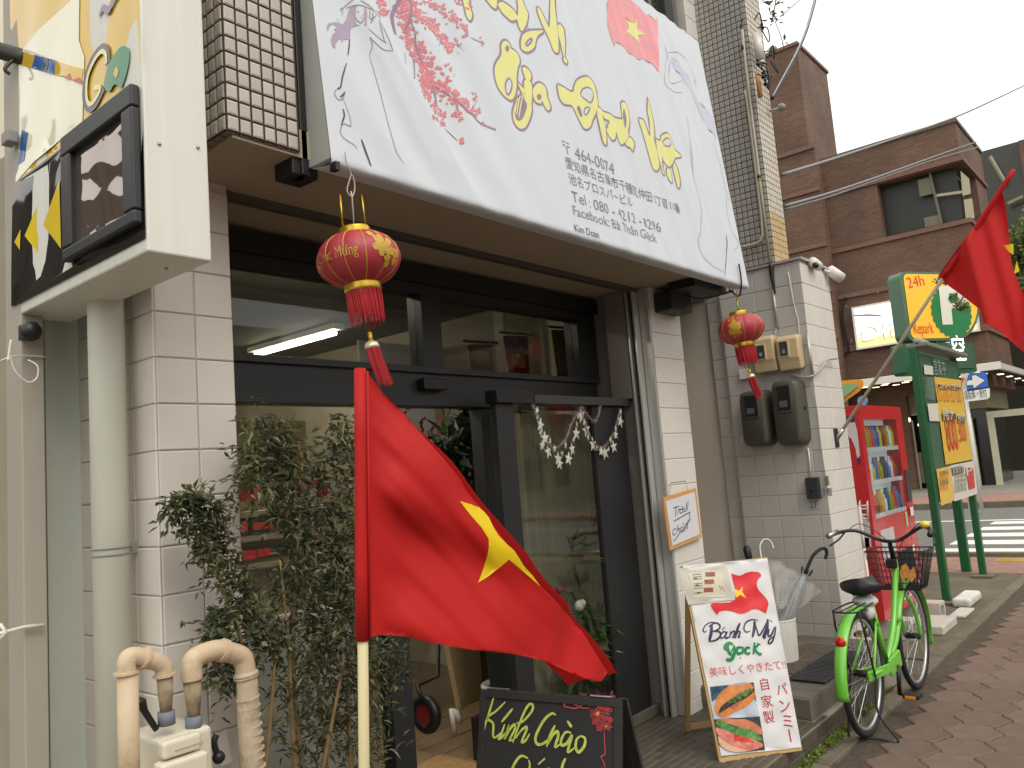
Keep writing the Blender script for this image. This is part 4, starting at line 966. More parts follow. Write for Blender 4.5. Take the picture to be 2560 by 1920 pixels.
# rear layer: the fly folded back behind the visible face
mb = MB(); n_ = 26
edge = [Vector(fpl.px(*p)) for p in outl[:19]]
E = spl([(e.x, e.y, 0) for e in edge], 3)
for i, e in enumerate(E):
    for j in range(7):
        q = i/len(E); t = j/6*min(1, q*6+.05)
        px_ = max(e.x-.06*t*(.3+q), Am.x+.012) ; pz = e.y-.30*t*(1-q*.9)
        f0 = FP.at(e.x, e.y, 0); yb = f0.y+.004+.05*math.sin(math.pi*min(1, t*.6))+.09*t
        mb.v.append(Vector((px_, yb, pz)))
mb.f = [(i*7+j, (i+1)*7+j, (i+1)*7+j+1, i*7+j+1) for i in range(len(E)-1) for j in range(6)]
mb.build('folded_cloth', redcloth(), fl, smooth=True)
zs5 = lambda x, y: (1000+x*.3165, 1100+y*.3165)
Decal(FP, .0015).poly([zs5(*p) for p in ((470,482),(560,508),(622,532),(665,570),(700,612),(735,690),(775,755),(850,830),(898,872),(940,935),(972,990),(1040,1065),(1108,1158),(1060,1118),(960,1030),(858,945),(780,1010),(690,1080),(612,1128),(650,1030),(685,920),(698,850),(697,780),(640,690),(560,600),(505,530))], .012).build('star', mat('flag_star', rgb(250, 222, 30), .45, trans=.3), fl, smooth=True)
d_ = (bot-top).normalized()
tz = top-d_*.003; bz = ony(906, 1602, YFl)
TB('sleeve', redcloth(), fl, [tz, tz+(bz-tz)*.25+Vector((.001, 0, 0)), tz+(bz-tz)*.5, tz+(bz-tz)*.75+Vector((-.001, 0, 0)), bz], [.0145, .0155, .015, .0158, .0165], n=18)
TB('sleeve_piping', redcloth(), fl, [tz+RT*.014-Vector((0, .006, 0))+Vector((0, 0, -.006)), bz+RT*.014-Vector((0, .006, 0))+Vector((0, 0, .004))], .0028, n=6)
BX('pole_socket', mat('socket_block', rgb(150, 146, 138), .9), None, low.x-.12, low.x+.12, low.y-.12, low.y+.12, 0, .22, bevel=.01, label='concrete base block holding the front flag pole', cat='flag base')

# right flag
f2 = thing('flag', (6.23, 2.05, 1.67), 'red flag on a slanted pole fixed to the grey pier, partly outside the view', 'flag', 'red star flags')
pb = ony(2095, 1092, 2.05); pt = onx(2535, 425, 6.2)
TB('pole', mat('grey_pole', rgb(176, 164, 140), .45), f2, [pb+(pb-pt).normalized()*.03, pt], .0125, n=12)
br0 = ony(2095, 1098, 2.06)
MB().obox(br0+Vector((-.05, -.0, -.06)), X1*.07, Y1*.012, Z1*.14).build('bracket_plate', mat('bracket', rgb(60, 62, 62), .4, .6), f2)
TB('bracket_tube', M_steel, f2, [pb+(pb-pt).normalized()*.05, pb+(pt-pb).normalized()*.07], .018)
dpole = (pt-pb); 
def onpole(u, v):   # point on pole closest to the pixel ray
    k = ray(u, v).normalized(); w0 = CAMP-pb; a = 1; b = k.dot(dpole); c = dpole.dot(dpole); d0 = k.dot(w0); e0 = dpole.dot(w0)
    t = (a*e0-b*d0)/(a*c-b*b); return t
tA, tB = onpole(2345, 690), onpole(2533, 425)
# cloth hangs down from the pole: vertical sheets with folds
plN = Vector((dpole.x, dpole.y, 0)).normalized(); 
f2p = Plane(pb, plN, Z1)
HP = [(2345,690),(2400,612),(2450,545),(2503,470),(2510,495),(2518,545),(2524,600),(2530,660),(2545,705),(2562,740),(2640,800),(2640,960),(2562,882),(2530,855),(2500,830),(2492,822),(2470,812),(2459,806),(2451,775),(2400,735),(2372,715),(2358,703)]
def f2w(a, b):
    sh = lambda q: math.sin(q+.5*math.sin(q))
    return .055*sh(a*17+b*1.5+1)+.018*sh(a*39+b*4)
f2p.fold = f2w
Decal(f2p, 0).poly(HP, .03).build('cloth', redcloth(), f2, smooth=True)
mb = MB()
pts = [pb+dpole*(tA+(tB-tA)*i/12) for i in range(13)]
TB('sleeve', redcloth(), f2, pts, .017, n=12)
Decal(f2p, .003).poly([(2510,614),(2534,610),(2534,637),(2522,630)]).poly([(2542,652),(2549,678),(2535,685)]).build('star', MATS['flag_star'], f2)

# ================================================================== LEFT PROJECTING SIGN
sx0, sx1 = 0.985, 1.165
A = onx(369, 628, sx0); zb = A.z; yn = A.y
Bf = onx(34, 776, sx0); yf_ = Bf.y
ls = thing('projecting_sign', (sx0, yn, zb), 'tall projecting lightbox sign with yellow and black glossy face', 'sign')
zt = 4.1
MB().box(sx0, sx1, yn, yf_, zb, zt).build('box', mat('sign_box', rgb(214, 212, 200), .45, var=.04, vscale=30, stretch=(1, 1, .02), bump=.08, bscale=60), ls, bevel=.006)
for dx_, dz in ((.04, .30), (.15, .32), (.04, .88), (.15, .90), (.15, .92+.02)):
    MB().ball((sx0+dx_, yn-.001, zb+dz), .0055, 5).build('screw', M_steel, ls)
for dy1 in (.12, .62): MB().ball((sx0+.11, yn+dy1, zb-.001), .006, 5).build('screw', M_steel, ls)
lp_ = Plane((sx0, 0, 0), -Y1, Z1, lambda a, b: .0035*math.sin(a*9+b*4)+.002*math.sin(a*21-b*6+1))
M_gy = mat('sign_yellow', rgb(216, 176, 56), .05, spec=.55, var=.03)
M_gk = mat('sign_black', rgb(26, 24, 22), .05, spec=.5)
M_gsky = mat('sign_sky_reflection', rgb(232, 226, 196), .06, spec=.6)
zl = lambda x, y: (x*.34358, y*.34358)          # zoom 1
zm = lambda x, y: (x*.36157, 400+y*.36157)      # zoom 2
def inset(p): return p
yA, yB = -yf_+.004, -yn-.004
fz = lambda u, v: lp_.px(u, v)
b1 = lp_.px(*zl(108, 1340))[1]; b2 = lp_.px(*zl(1050, 690))[1]
q0 = lp_.px(*zl(105, 1335)); q1 = lp_.px(*zl(1045, 700))
dface = Decal(lp_, .003)
pb1 = lp_.px(172, 362); pb2 = lp_.px(361, 232)
dface.poly2([(yA, q0[1]), pb1, (yB, pb2[1]), (yB, zt), (yA, zt)], .06); dface.build('face', M_gy, ls, smooth=True)
dface = Decal(lp_, .003); dface.poly2([(yA, zb+.035), (yB, zb+.035), (yB, pb2[1]-.001), (pb1[0], pb1[1]-.001), (yA, q0[1]-.001)], .06); dface.build('face', M_gk, ls, smooth=True)
Decal(lp_, .005).poly([zl(*p) for p in ((590,-10),(590,300),(625,420),(615,900),(480,1010),(250,1180),(120,1330),(125,1000),(118,470),(140,400),(300,230),(540,0))], .06).build('face', M_gsky, ls, smooth=True, label='pale sky reflection painted on the sign face')  # bright sky reflected in the glossy face, put in as colour
Decal(lp_, .0065).poly([zl(*p) for p in ((280,405),(425,445),(415,552),(250,500))]).poly([zl(*p) for p in ((165,945),(215,965),(185,1170),(138,1200))]).build('lettering', mat('sign_blue', rgb(52, 96, 160), .1), ls)
Decal(lp_, .0065).poly([zl(*p) for p in ((140,400),(205,380),(280,405),(252,500),(122,465))]).poly([zl(*p) for p in ((425,445),(620,505),(612,620),(417,552))]).poly([zl(*p) for p in ((1050,400),(1060,420),(1060,0))]).build('stripe', M_gy, ls)  # yellow band where the painted reflection leaves the face colour showing
Decal(lp_, .008).poly([zl(*p) for p in ((500,580),(535,540),(550,590))]).poly([zl(*p) for p in ((560,590),(600,570),(625,620))]).build('lettering', mat('sign_red', rgb(180, 60, 50), .1), ls)
dg_ = Decal(lp_, .0075)
dg_.stroke([zl(*p) for p in ((800,470),(790,380),(750,360),(690,430),(645,560),(635,700),(660,780),(710,760),(770,640))], .030, taper=False)
dg_.build('lettering', mat('sign_navy', rgb(40, 48, 60), .1), ls)
dg_ = Decal(lp_, .0085)
dg_.stroke([zl(*p) for p in ((790,470),(785,400),(750,380),(700,440),(655,560),(648,690),(665,760),(705,740),(750,650),(700,640))], .014, taper=False); dg_.build('lettering', mat('sign_cream', rgb(226, 214, 140), .1), ls)
Decal(lp_, .0085).poly([zl(*p) for p in ((775,610),(800,500),(850,400),(905,340),(945,360),(950,430),(935,520),(905,620),(890,640),(850,620),(820,670),(790,660))], smooth=True).build('lettering', mat('sign_green', rgb(60, 130, 84), .12), ls)
Decal(lp_, .0095).poly([zl(*p) for p in ((845,545),(865,490),(880,520),(865,570))], smooth=True).build('lettering', M_gy, ls)
Decal(lp_, .0085).stroke([zl(*p) for p in ((730,120),(760,60),(800,80),(840,10),(870,-20))], .022).build('lettering', mat('sign_plum', rgb(120, 90, 110), .1), ls)
Decal(lp_, .0075).stroke([zl(*p) for p in ((330,520),(350,450),(365,470),(350,530))], .02).build('lettering', MATS['sign_navy'], ls)
Decal(lp_, .005).poly([zm(*p) for p in ((428,140),(430,615),(298,450))]).poly([zm(*p) for p in ((264,300),(262,640),(182,525))]).poly([zm(*p) for p in ((157,480),(154,625),(118,570))]).build('arrow_mark', mat('sign_arrow', rgb(226, 196, 40), .1), ls)
# dark framed window on the sign
fr = [lp_.px(*zl(*p)) for p in ((500, 1080), (1000, 690))]
P0 = lp_.px(*zm(480, 740)); P1 = lp_.px(*zm(1000, 560)); P2 = lp_.px(*zl(1050, 690)); P3 = lp_.px(*zl(505, 1070))
ya, yb = P3[0], -yn-.012; za, zb2 = zb+.075, P3[1]+.02
wf = MB()
wfw = .062
for (a0_, a1_, c0_, c1_) in ((ya, yb, za, za+wfw*.6), (ya, yb, zb2-wfw, zb2), (ya, ya+wfw, za+wfw*.6+.0006, zb2-wfw-.0006), (yb-wfw, yb, za+wfw*.6+.0006, zb2-wfw-.0006)):
    wf.box(sx0-.028, sx0-.002, -a1_, -a0_, c0_, c1_)
wf.build('window_frame', M_blackfr, ls, bevel=.006)
Decal(Plane((sx0-.010, 0, 0), -Y1, Z1, lambda a, b: .0008*math.sin(a*34+b*9)+.0009*math.sin(b*60+a*14)), 0).poly2([(ya+wfw, za+.03), (yb-wfw, za+.03), (yb-wfw, zb2-wfw), (ya+wfw, zb2-wfw)], .02).build('window_pane', mat('mirror_pane', rgb(150, 136, 128), .03, .85), ls, smooth=True)
# ---------------------------------------------------------------- left edge: pipes and neighbouring parts
dpipe = thing('downpipe', (1.13, 2.62, 0), 'grey green rainwater downpipe beside the tiled pillar', 'pipe')
A = ony(276, 1300, 2.60)
TB('pipe', mat('pipe_grey', rgb(206, 206, 190), .5, var=.05, vscale=3, bump=.05), dpipe, [(A.x+.0, 2.60, 0), (A.x, 2.60, 5)], .0535, n=24)
zc = ony(276, 1388, 2.55).z
MB().torus((A.x, 2.60, zc), .056, .0035, 24, 6, 'Z').torus((A.x, 2.60, zc+.02), .056, .0035, 24, 6, 'Z').box(A.x+.05, A.x+.09, 2.59, 2.61, zc-.005, zc+.03).build('clamp', M_grey, dpipe)
A = ony(118, 1300, 2.95); B = ony(240, 1300, 2.95)
gp_ = thing('grey_wall_panel', (A.x, 2.95, 0), 'smooth blue grey concave wall panel left of the downpipe', 'wall')
mb = MB(); n_ = 14
for i in range(n_+1):
    t = i/n_; x = A.x+(B.x+.1-A.x)*t; y = 2.95+.05*math.sin(math.pi*t)
    mb.v += [Vector((x, y, 0)), Vector((x, y, 2.46)), Vector((x, y+.03, 0)), Vector((x, y+.03, 2.46))]
for i in range(n_): a = 4*i; mb.f += [(a, a+4, a+5, a+1), (a+3, a+7, a+6, a+2), (a+1, a+5, a+7, a+3)]
mb.build('panel', mat('panel_grey', rgb(198, 204, 194), .6, var=.06, vscale=2, bump=.1, bscale=200), gp_, smooth=False)
ps_ = thing('corner_upright', (.96, 2.9, 0), 'beige grey square metal post at the left edge of the view', 'post')
A = ony(57, 1300, 2.86); B = ony(116, 1300, 2.86); C_ = onx(18, 1300, A.x)
BX('shaft', mat('post_beige', rgb(164, 156, 142), .6, var=.05, vscale=2, stretch=(1, 1, .2), bump=.03), ps_, A.x, B.x, 2.86, C_.y, 0, 5.2, bevel=.004)
TB('cord_tie', M_white, ps_, spl([ony(0, 903, 2.83), ony(25, 893, 2.80), ony(60, 889, 2.84), ony(112, 892, 2.85)], 4), .003, n=6)
TB('cord_tie', M_white, ps_, spl([ony(25, 893, 2.80), ony(40, 930, 2.80), ony(70, 955, 2.80), ony(92, 945, 2.80), ony(94, 915, 2.80), ony(70, 900, 2.82)], 6), .0025, n=6)
TB('cord_tie', M_white, ps_, spl([ony(20, 905, 2.80), ony(25, 868, 2.80), ony(28, 850, 2.80)], 4), .004, n=6)
TB('cord_tie', M_white, ps_, [ony(-20, 1590, 2.80), ony(15, 1580, 2.80), ony(60, 1568, 2.84), ony(110, 1562, 2.84)], .006, n=6)
TB('cord_tie', M_white, ps_, [ony(0, 1560, 2.80), ony(15, 1580, 2.80), ony(-10, 1605, 2.80)], .006, n=6)
bs = ony(78, 828, 2.80)
MB().ball(bs, .032, 8, (1, .8, 1)).box(bs.x-.01, bs.x+.02, bs.y, bs.y+.08, bs.z-.02, bs.z+.03).build('black_spotlight', M_black, None, smooth=True, label='small black round lamp under the projecting sign', cat='lamp')
bk = thing('sign_bracket', (.9, 3, 3.4), 'dark steel bracket arm holding the projecting sign at the upper left', 'bracket')
TB('arm', mat('steel_dark', rgb(70, 70, 62), .5, .5), bk, [ony(-60, 110, 2.9), ony(52, 142, 2.85), ony(70, 150, 2.82)], .028)
TB('hook', MATS['steel_dark'], bk, spl([ony(35, 148, 2.85), ony(12, 172, 2.85), ony(25, 185, 2.85)], 4), .006)
MB().box(*[f(ony(2, 375, 2.9).x, ony(30, 375, 2.9).x) for f in (min, max)], 2.84, 2.9, ony(15, 368, 2.9).z, ony(15, 338, 2.9).z).build('junction_box', M_grey, bk, bevel=.004)
# far pale building at upper left (behind the neighbouring plot)
fb_ = thing('pale_building', (3.5, 12, 0), 'pale cream building wall rising behind the projecting sign', 'building')
M_cream = mat('cream_wall', rgb(206, 198, 176), .8, var=.06, vscale=1)
for i in range(4):
    for j in range(6):
        BX('wall_panel', M_cream, fb_, -.2+i*1.32, 1.11+i*1.32, 11.9, 12.2, 1.6*j, 1.6*j+1.59, bevel=.01)

# ================================================================== GAS METER
gm = thing('gas_meter', (1.15, 2.15, .9), 'cream gas meter box under elbow pipes at the foot of the pillar', 'gas meter')
M_gpipe = mat('gas_pipe', rgb(200, 178, 146), .6, var=.1, vscale=14, bump=.15, bscale=50, dirt=.55, dscale=14)
M_tape = mat('pipe_tape', rgb(196, 178, 150), .8, var=.15, vscale=12, dirt=.7, dscale=12, bump=.5, bscale=30)
YG = 2.2
G = lambda u, v, y=YG: ony(u, v, y)
zg = lambda x, y: G(250+x*.4943, 1100+y*.4943)
r1 = .0262
TB('riser', M_gpipe, gm, [zg(150, 1900), zg(140, 1190)], .0262, n=18)
TB('elbow_pipe', M_gpipe, gm, spl([zg(137, 1200), zg(133, 1140), zg(150, 1098), zg(200, 1095), zg(240, 1110), zg(290, 1122), zg(322, 1150), zg(325, 1200)], 6), .024, n=16)
MB().tube([zg(133, 1185), zg(133, 1172)], .031, 16).tube([zg(218, 1102), zg(232, 1106)], .030, 16).tube([zg(325, 1182), zg(326, 1194)], .029, 16).build('collar', M_gpipe, gm, smooth=False)
TB('drop_pipe', mat('rusty_pipe', rgb(150, 132, 104), .8, var=.3, vscale=30, dirt=.9, dscale=25, bump=.5, bscale=30), gm, [zg(327, 1195), zg(332, 1300), zg(334, 1380)], [.021, .0185, .014], n=14)
TB('drop_pipe', MATS['rusty_pipe'], gm, [zg(466, 1215), zg(472, 1310), zg(474, 1400)], [.024, .021, .016], n=14)
M_union = mat('union_blue', rgb(112, 118, 126), .6, var=.1)
TB('union', M_union, gm, [zg(335, 1372), zg(337, 1440)], .0225, n=10)
TB('union', M_union, gm, [zg(473, 1395), zg(475, 1465)], .0225, n=10)
TB('elbow_pipe', M_gpipe, gm, spl([zg(465, 1215), zg(463, 1150), zg(480, 1105), zg(540, 1075), zg(600, 1062), zg(660, 1075), zg(715, 1095), zg(733, 1140), zg(738, 1195)], 6), .0285, n=16)
MB().tube([zg(610, 1062), zg(632, 1068)], .033, 18).build('collar', M_gpipe, gm)
TB('riser', M_tape, gm, [zg(735, 1170), zg(745, 1240), zg(752, 1400), zg(760, 1560), zg(780, 1900)], [.031, .030, .0315, .032, .033], n=20)
mb = MB()
for v in (1180, 1192, 1300, 1345, 1395, 1440, 1480, 1520, 1560, 1600, 1650): mb.tube([zg(737+(v-1180)*.09, v), zg(737+(v-1180)*.09+1, v+7)], .0335 if v > 1250 else .036, 20)
mb.build('tape_band', M_tape, gm)
TB('valve_handle', M_black, gm, [zg(170, 1320), zg(210, 1330), zg(225, 1370), zg(285, 1465)], [.014, .014, .009, .008])
pA = zg(255, 1590); pB = zg(560, 1590)
ztop = zg(400, 1462).z; z2 = zg(255, 1590).z
xa, xb = zg(255, 1540).x, zg(452, 1540).x
M_mtr = mat('meter_cream', rgb(212, 204, 182), .5, var=.04, dirt=.12)
BX('meter_body', M_mtr, gm, xa+.01, zg(560, 1500).x-.01, YG-.03, YG+.16, z2-.4, ztop-.006, bevel=.014, seg=3)
BX('meter_cover', M_mtr, gm, xa, xb, YG-.07, YG-.031, zg(300, 1590).z, zg(300, 1500).z, bevel=.010, seg=3)
BX('meter_base', M_mtr, gm, xa-.012, xb+.01, YG-.085, YG-.0312, zg(300, 1590).z-.3, zg(300, 1600).z, bevel=.010, seg=3)
BX('label_plate', mat('plate', rgb(170, 164, 148), .6), gm, xa+.03, xa+.11, YG-.0715, YG-.0702, zg(300, 1560).z, zg(300, 1552).z)
TB('sensor_cable', M_black, gm, spl([zg(590, 1490), zg(575, 1530), zg(590, 1580), zg(605, 1620)], 5), [.009]*15+[.016], n=8)
MB().ball(zg(600, 1605), .018, 6).build('cable_plug', M_black, gm, smooth=True)
MB().add([ony(545, 1835, 2.4), ony(565, 1822, 2.4), ony(580, 1905, 2.4), ony(552, 1915, 2.4)], [(0, 3, 2, 1)]).build('notice_tag', M_white, None, label='small white paper tag on the pillar beside the gas meter', cat='label')

# ================================================================== SHRUB
random.seed(21)
M_leafA = leafmat('leaf_olive', rgb(100, 102, 66), .35); M_leafB = leafmat('leaf_deep', rgb(66, 74, 50)); M_leafC = leafmat('leaf_pale', rgb(138, 140, 104), .35)  # third tone is a paler share of leaves, mixed at random
M_cane = mat('cane', rgb(132, 108, 70), .7, var=.2, vscale=20)
def shrub(name, label, stems, clouds, y, base, n_scale=1.0, L=.042, wd=.0055):
    t = thing(name, base, label, 'shrub', None)
    for k, st_ in enumerate(stems):
        TB('stem', M_cane, t, spl([ony(u, v, y+dy2) for u, v, dy2 in st_], 5), [max(.003, .0085-.0055*i/((len(st_)-1)*5)) for i in range((len(st_)-1)*5+1)], n=7)
    for m_, fr_, nm in ((M_leafB, .45, 'foliage'), (M_leafA, .4, 'foliage'), (M_leafC, .15, 'foliage')):
        mb = MB()
        for (u, v, r, dn) in clouds:
            c = ony(u, v, y); leaf_cloud(mb, c, r, int(dn*fr_*n_scale), L, wd, .35, sc=(1, 1, 1))
            for _ in range(int(dn*fr_*n_scale*.12)):   # stray sprigs
                q = c+Vector((random.gauss(0, r*.8), random.gauss(0, r*.5), random.gauss(0, r*.8))); leaf_cloud(mb, q, .02, 5, L, wd, .3)
        mb.build(nm, m_, t, kind='stuff')
    return t
cl = []
def fillc(pts): 
    for p in pts: cl.append(p)
fillc([(650,1090,.055,220),(690,1100,.06,260),(625,1140,.05,160),(680,1150,.07,300),(740,1170,.07,240),(620,1190,.05,180),(660,1220,.06,220),(730,1230,.07,260),(790,1180,.06,200),(840,1110,.06,200),(860,1060,.04,110),(880,1130,.06,260),(870,1200,.07,300),(800,1270,.07,260),(730,1300,.06,240),(700,1270,.05,140),(760,1340,.08,340),(860,1290,.08,380),(830,1370,.09,430),(740,1400,.06,220),(780,1440,.09,420),(870,1400,.09,460),(880,1480,.09,480),(820,1500,.09,480),(760,1510,.06,220),(710,1430,.05,120),(700,1480,.05,130),(900,1560,.10,420),(840,1580,.10,420),(780,1590,.08,300),(880,1660,.10,420),(820,1680,.10,380),(760,1680,.08,240),(740,1750,.08,230),(860,1760,.10,360),(940,1640,.08,240),(960,1700,.08,220),(930,1780,.09,240),(800,1800,.09,260),(980,1620,.05,100),(1000,1680,.05,90),(1010,1640,.04,60),(860,1860,.10,300),(930,1880,.09,200),(780,1880,.08,200),(700,1740,.05,90),(650,1090,.09,90),(720,1110,.08,90),(600,1250,.04,60)])
shrub('nandina_shrub', 'tall bushy dark green shrub in front of the left shop window', 
      [[(760,1960,0),(735,1700,.02),(738,1450,0),(755,1200,0),(745,1100,.02)], [(820,1960,.05),(790,1650,.03),(770,1400,.05),(700,1250,.05)], [(880,1960,0),(870,1700,0),(890,1500,0),(880,1200,.02)], [(740,1960,-.03),(730,1800,-.03),(720,1600,-.03),(700,1400,0)], [(930,1960,.04),(900,1750,.04),(950,1650,.04),(990,1620,.04)], [(800,1960,-.04),(850,1700,-.05),(862,1600,-.04)]],
      cl, 2.30, (1.9, 2.3, FL), .34)
cl2 = [(470,1250,.04,130),(440,1275,.035,120),(500,1260,.04,150),(530,1270,.035,110),(545,1310,.035,90),(480,1320,.04,130),(510,1345,.04,130),(555,1350,.03,70),(520,1390,.04,120),(570,1400,.035,80),(560,1440,.04,100),(600,1430,.035,80),(600,1480,.05,140),(545,1560,.05,170),(530,1600,.045,140),(570,1540,.04,120),(620,1530,.05,150),(660,1560,.05,150),(640,1600,.06,170),(700,1600,.05,140),(560,1700,.06,120),(600,1680,.05,90),(550,1650,.04,80),(430,1250,.02,30),(420,1285,.02,30)]
shrub('nandina_shrub', 'leaning leafy branch clump in front of the tiled pillar', [[(640,1960,0),(640,1780,0),(600,1590,0),(555,1470,0),(505,1330,0),(480,1260,0)], [(650,1960,.03),(630,1700,.03),(545,1590,.03)], [(660,1960,0),(680,1750,0),(690,1600,0)]], cl2, 2.27, (1.55, 2.27, FL), .62, L=.034, wd=.0065)
pl_ = BX('planter', mat('planter_dark', rgb(60, 54, 46), .8), None, 1.45, 2.3, 2.16, 2.42, FL, .42, bevel=.01, label='dark planter trough at the foot of the shrub', cat='planter')

# ================================================================== CHALKBOARD
cb = None
ztb = .765
A = onz(1202, 1723, ztb); B = onz(1553, 1749, ztb)
e = (B-A).normalized(); nb = Vector((e.y, -e.x, 0)); 
if nb.x < 0: nb = -nb           # pointing away from the viewer
th = R(14)
dn = (-nb*math.sin(th)-Z1*math.cos(th))
cb = thing('chalkboard_sign', (A+B)/2-Z1*(ztb-FL), 'black A frame chalkboard with green chalk greeting in front of the door', 'chalkboard')
Wb = (B-A).length; Hb = (ztb-FL)/math.cos(th)
nfr = dn.cross(e).normalized()
if nfr.dot(CAMP-A) < 0: nfr = -nfr
M_bfr = mat('board_frame', rgb(40, 36, 34), .6, var=.15, vscale=10)
MB().obox(A-nfr*.014, e*Wb, dn*Hb, nfr*.010).build('board', mat('slate', rgb(38, 37, 36), .75, var=.2, vscale=5, stretch=(1, 1, .3)), cb)
fwid = .028
for (o_, a_, b_) in ((A, e*Wb, dn*fwid), (A+dn*(Hb-fwid), e*Wb, dn*fwid), (A+dn*fwid, e*fwid, dn*(Hb-2*fwid)), (A+e*(Wb-fwid)+dn*fwid, e*fwid, dn*(Hb-2*fwid))):
    MB().obox(o_-nfr*.018, a_, b_, nfr*.021).build('frame_bar', M_bfr, cb, bevel=.002)
db2 = (nb*math.sin(R(17))-Z1*math.cos(R(17)))
for s_ in (0, Wb-.03): MB().obox(A+e*s_-nfr*.045, e*.03, db2*(Hb+.01), nb*.018).build('rear_leg', M_bfr, cb)
MB().obox(A+e*.03-nfr*.040, e*(Wb-.06), db2*Hb*.8, nb*.008).build('rear_board', M_bfr, cb)
for s_ in (.03, Wb-.12): MB().obox(A+e*s_-nfr*.03-dn*.004, e*.085, nfr*.036, -dn*.005).build('hinge', M_steel, cb, bevel=.001)
cp = Plane(A, e, -dn)
zc8 = lambda x, y: (960+x*.26528, 1480+y*.26528)
zc4 = lambda x, y: (850+x*.38427, 1400+y*.38427)
chalk = mat('chalk_green', rgb(186, 196, 90), .9, var=.2, vscale=60)
dc = Decal(cp, .0015)
cw2 = .011
for P in ([(1035,995),(985,1160),(940,1300),(912,1410)], [(1145,1035),(1060,1120),(975,1185),(1030,1240),(1030,1350),(1050,1370),(1100,1330)], [(1215,1098),(1160,1165),(1110,1225)], [(1140,1245),(1110,1330),(1080,1380),(1110,1370),(1180,1290)], [(1180,1250),(1135,1385),(1190,1290),(1230,1250),(1235,1290),(1185,1395),(1215,1390)], [(1250,1235),(1310,1220),(1390,1130),(1405,1070),(1370,1060),(1320,1140),(1260,1290),(1215,1420)], [(1240,1380),(1290,1310),(1340,1270),(1345,1300),(1300,1410),(1335,1400),(1375,1335)]):
    dc.stroke(P, cw2*.9, zc8)
for P in ([(1405,1010),(1380,998),(1330,1040),(1285,1120),(1272,1170),(1290,1200),(1330,1190),(1370,1150)], [(1400,1075),(1370,1140),(1345,1215)], [(1350,1205),(1385,1140),(1415,1115),(1420,1150),(1400,1215),(1430,1200)], [(1480,1045),(1500,1075),(1510,1085)], [(1505,1125),(1470,1120),(1440,1170),(1445,1205),(1480,1190),(1510,1140),(1490,1215),(1485,1250),(1530,1220)], [(1565,1145),(1540,1170),(1535,1220),(1555,1250),(1590,1210),(1595,1160),(1565,1145)]):
    dc.stroke(P, cw2, zc4)
for P in ([(1225,1290),(1180,1275),(1140,1320),(1120,1380),(1150,1440),(1200,1420),(1235,1350),(1230,1300)], [(1190,1400),(1230,1460)], [(1335,1290),(1290,1330)], [(1280,1360),(1275,1430),(1310,1420),(1330,1360)], [(1360,1350),(1350,1420),(1370,1420)], [(1470,1290),(1450,1330),(1440,1400)]):
    dc.stroke(P, cw2, zc4)
dc.build('chalk_lettering', chalk, cb)
dc = Decal(cp, .0015)
for P in ([(1625,950),(1590,930),(1560,955),(1520,965),(1460,950),(1470,930),(1520,935),(1570,960),(1625,965)], [(1720,1110),(1722,1180),(1725,1260),(1700,1280),(1715,1310),(1725,1353)]): dc.stroke(P, .005, zc4)
for cx_, cy_, s_ in ((1660,1000,24),(1700,960,26),(1740,975,24),(1690,1020,22),(1730,1030,26),(1665,1050,20),(1710,1075,22),(1745,1085,18),(1690,1095,16),(1760,1040,14)):
    for k in range(5):
        a = k*1.257; dc.stroke([(cx_, cy_), (cx_+s_*math.cos(a-.35), cy_+s_*math.sin(a-.35)), (cx_+s_*1.35*math.cos(a), cy_+s_*1.35*math.sin(a)), (cx_+s_*math.cos(a+.35), cy_+s_*math.sin(a+.35)), (cx_, cy_)], .003, zc4, taper=False)
dc.build('chalk_drawing', mat('chalk_red', rgb(176, 66, 72), .9), cb)
Decal(cp, .002).poly([(1668,990),(1690,985),(1685,1010),(1665,1012)], None, zc4).poly([(1722,1078),(1740,1075),(1735,1092)], None, zc4).build('chalk_drawing', mat('chalk_orange', rgb(210, 150, 60), .9), cb)

# ================================================================== MENU A-BOARD
za_ = lambda x, y: (1640+x*.32558, 1380+y*.32558)
BL = onz(1800, 1903, FL+.004); BRr = onz(2003, 1871, FL+.004)
ea = (BRr-BL).normalized(); na = Vector((-ea.y, ea.x, 0)); t_ = R(12)
upa = na*math.sin(t_)+Z1*math.cos(t_)
nface = -na*math.cos(t_)+Z1*math.sin(t_)
mbd = thing('menu_board', (BL+BRr)/2, 'white sandwich board advertising banh mi with flag and food pictures', 'sign board')
mpl = Plane(BL, ea, upa)
cTL = mpl.px(1706, 1414); cTR = mpl.px(1917, 1396); cBR = mpl.px(2003, 1868); cBL = mpl.px(1802, 1890)
M_wood = mat('board_wood', rgb(186, 152, 100), .55, var=.12, vscale=6, stretch=(1, 1, .2))
P3 = lambda a, b, o=0: BL+ea*a+upa*b+nface*o
WB2 = cBR[0]+.012; HB2 = cTR[1]+.006
slant = (cTL[0]-cBL[0])
def bar(p, q, wv, tz_=.02): MB().obox(p, q-p, wv, -nface*tz_).build('frame_bar', M_wood, mbd, bevel=.002)
bar(P3(cBL[0]-.012, -.01), P3(cBR[0]+.004, -.01), upa*.025)
bar(P3(cBL[0]-.012, .016), P3(cTL[0]-.008, HB2), ea*.022)
bar(P3(cBR[0]-.02, .016), P3(cTR[0]-.02, HB2), ea*.022)
bar(P3(cTL[0]-.008, HB2), P3(cTR[0]+.004, HB2), -upa*.02)
lt = P3(cTL[0], HB2*.86, -.03)
lb = onz(1712, 1830, FL); lb2 = onz(1790, 1822, FL)
dl2 = (lb-lt)
TBk = MB().obox(lt, dl2, (lb2-lb).normalized()*.022, nface*.022).build('rear_leg', M_wood, mbd)
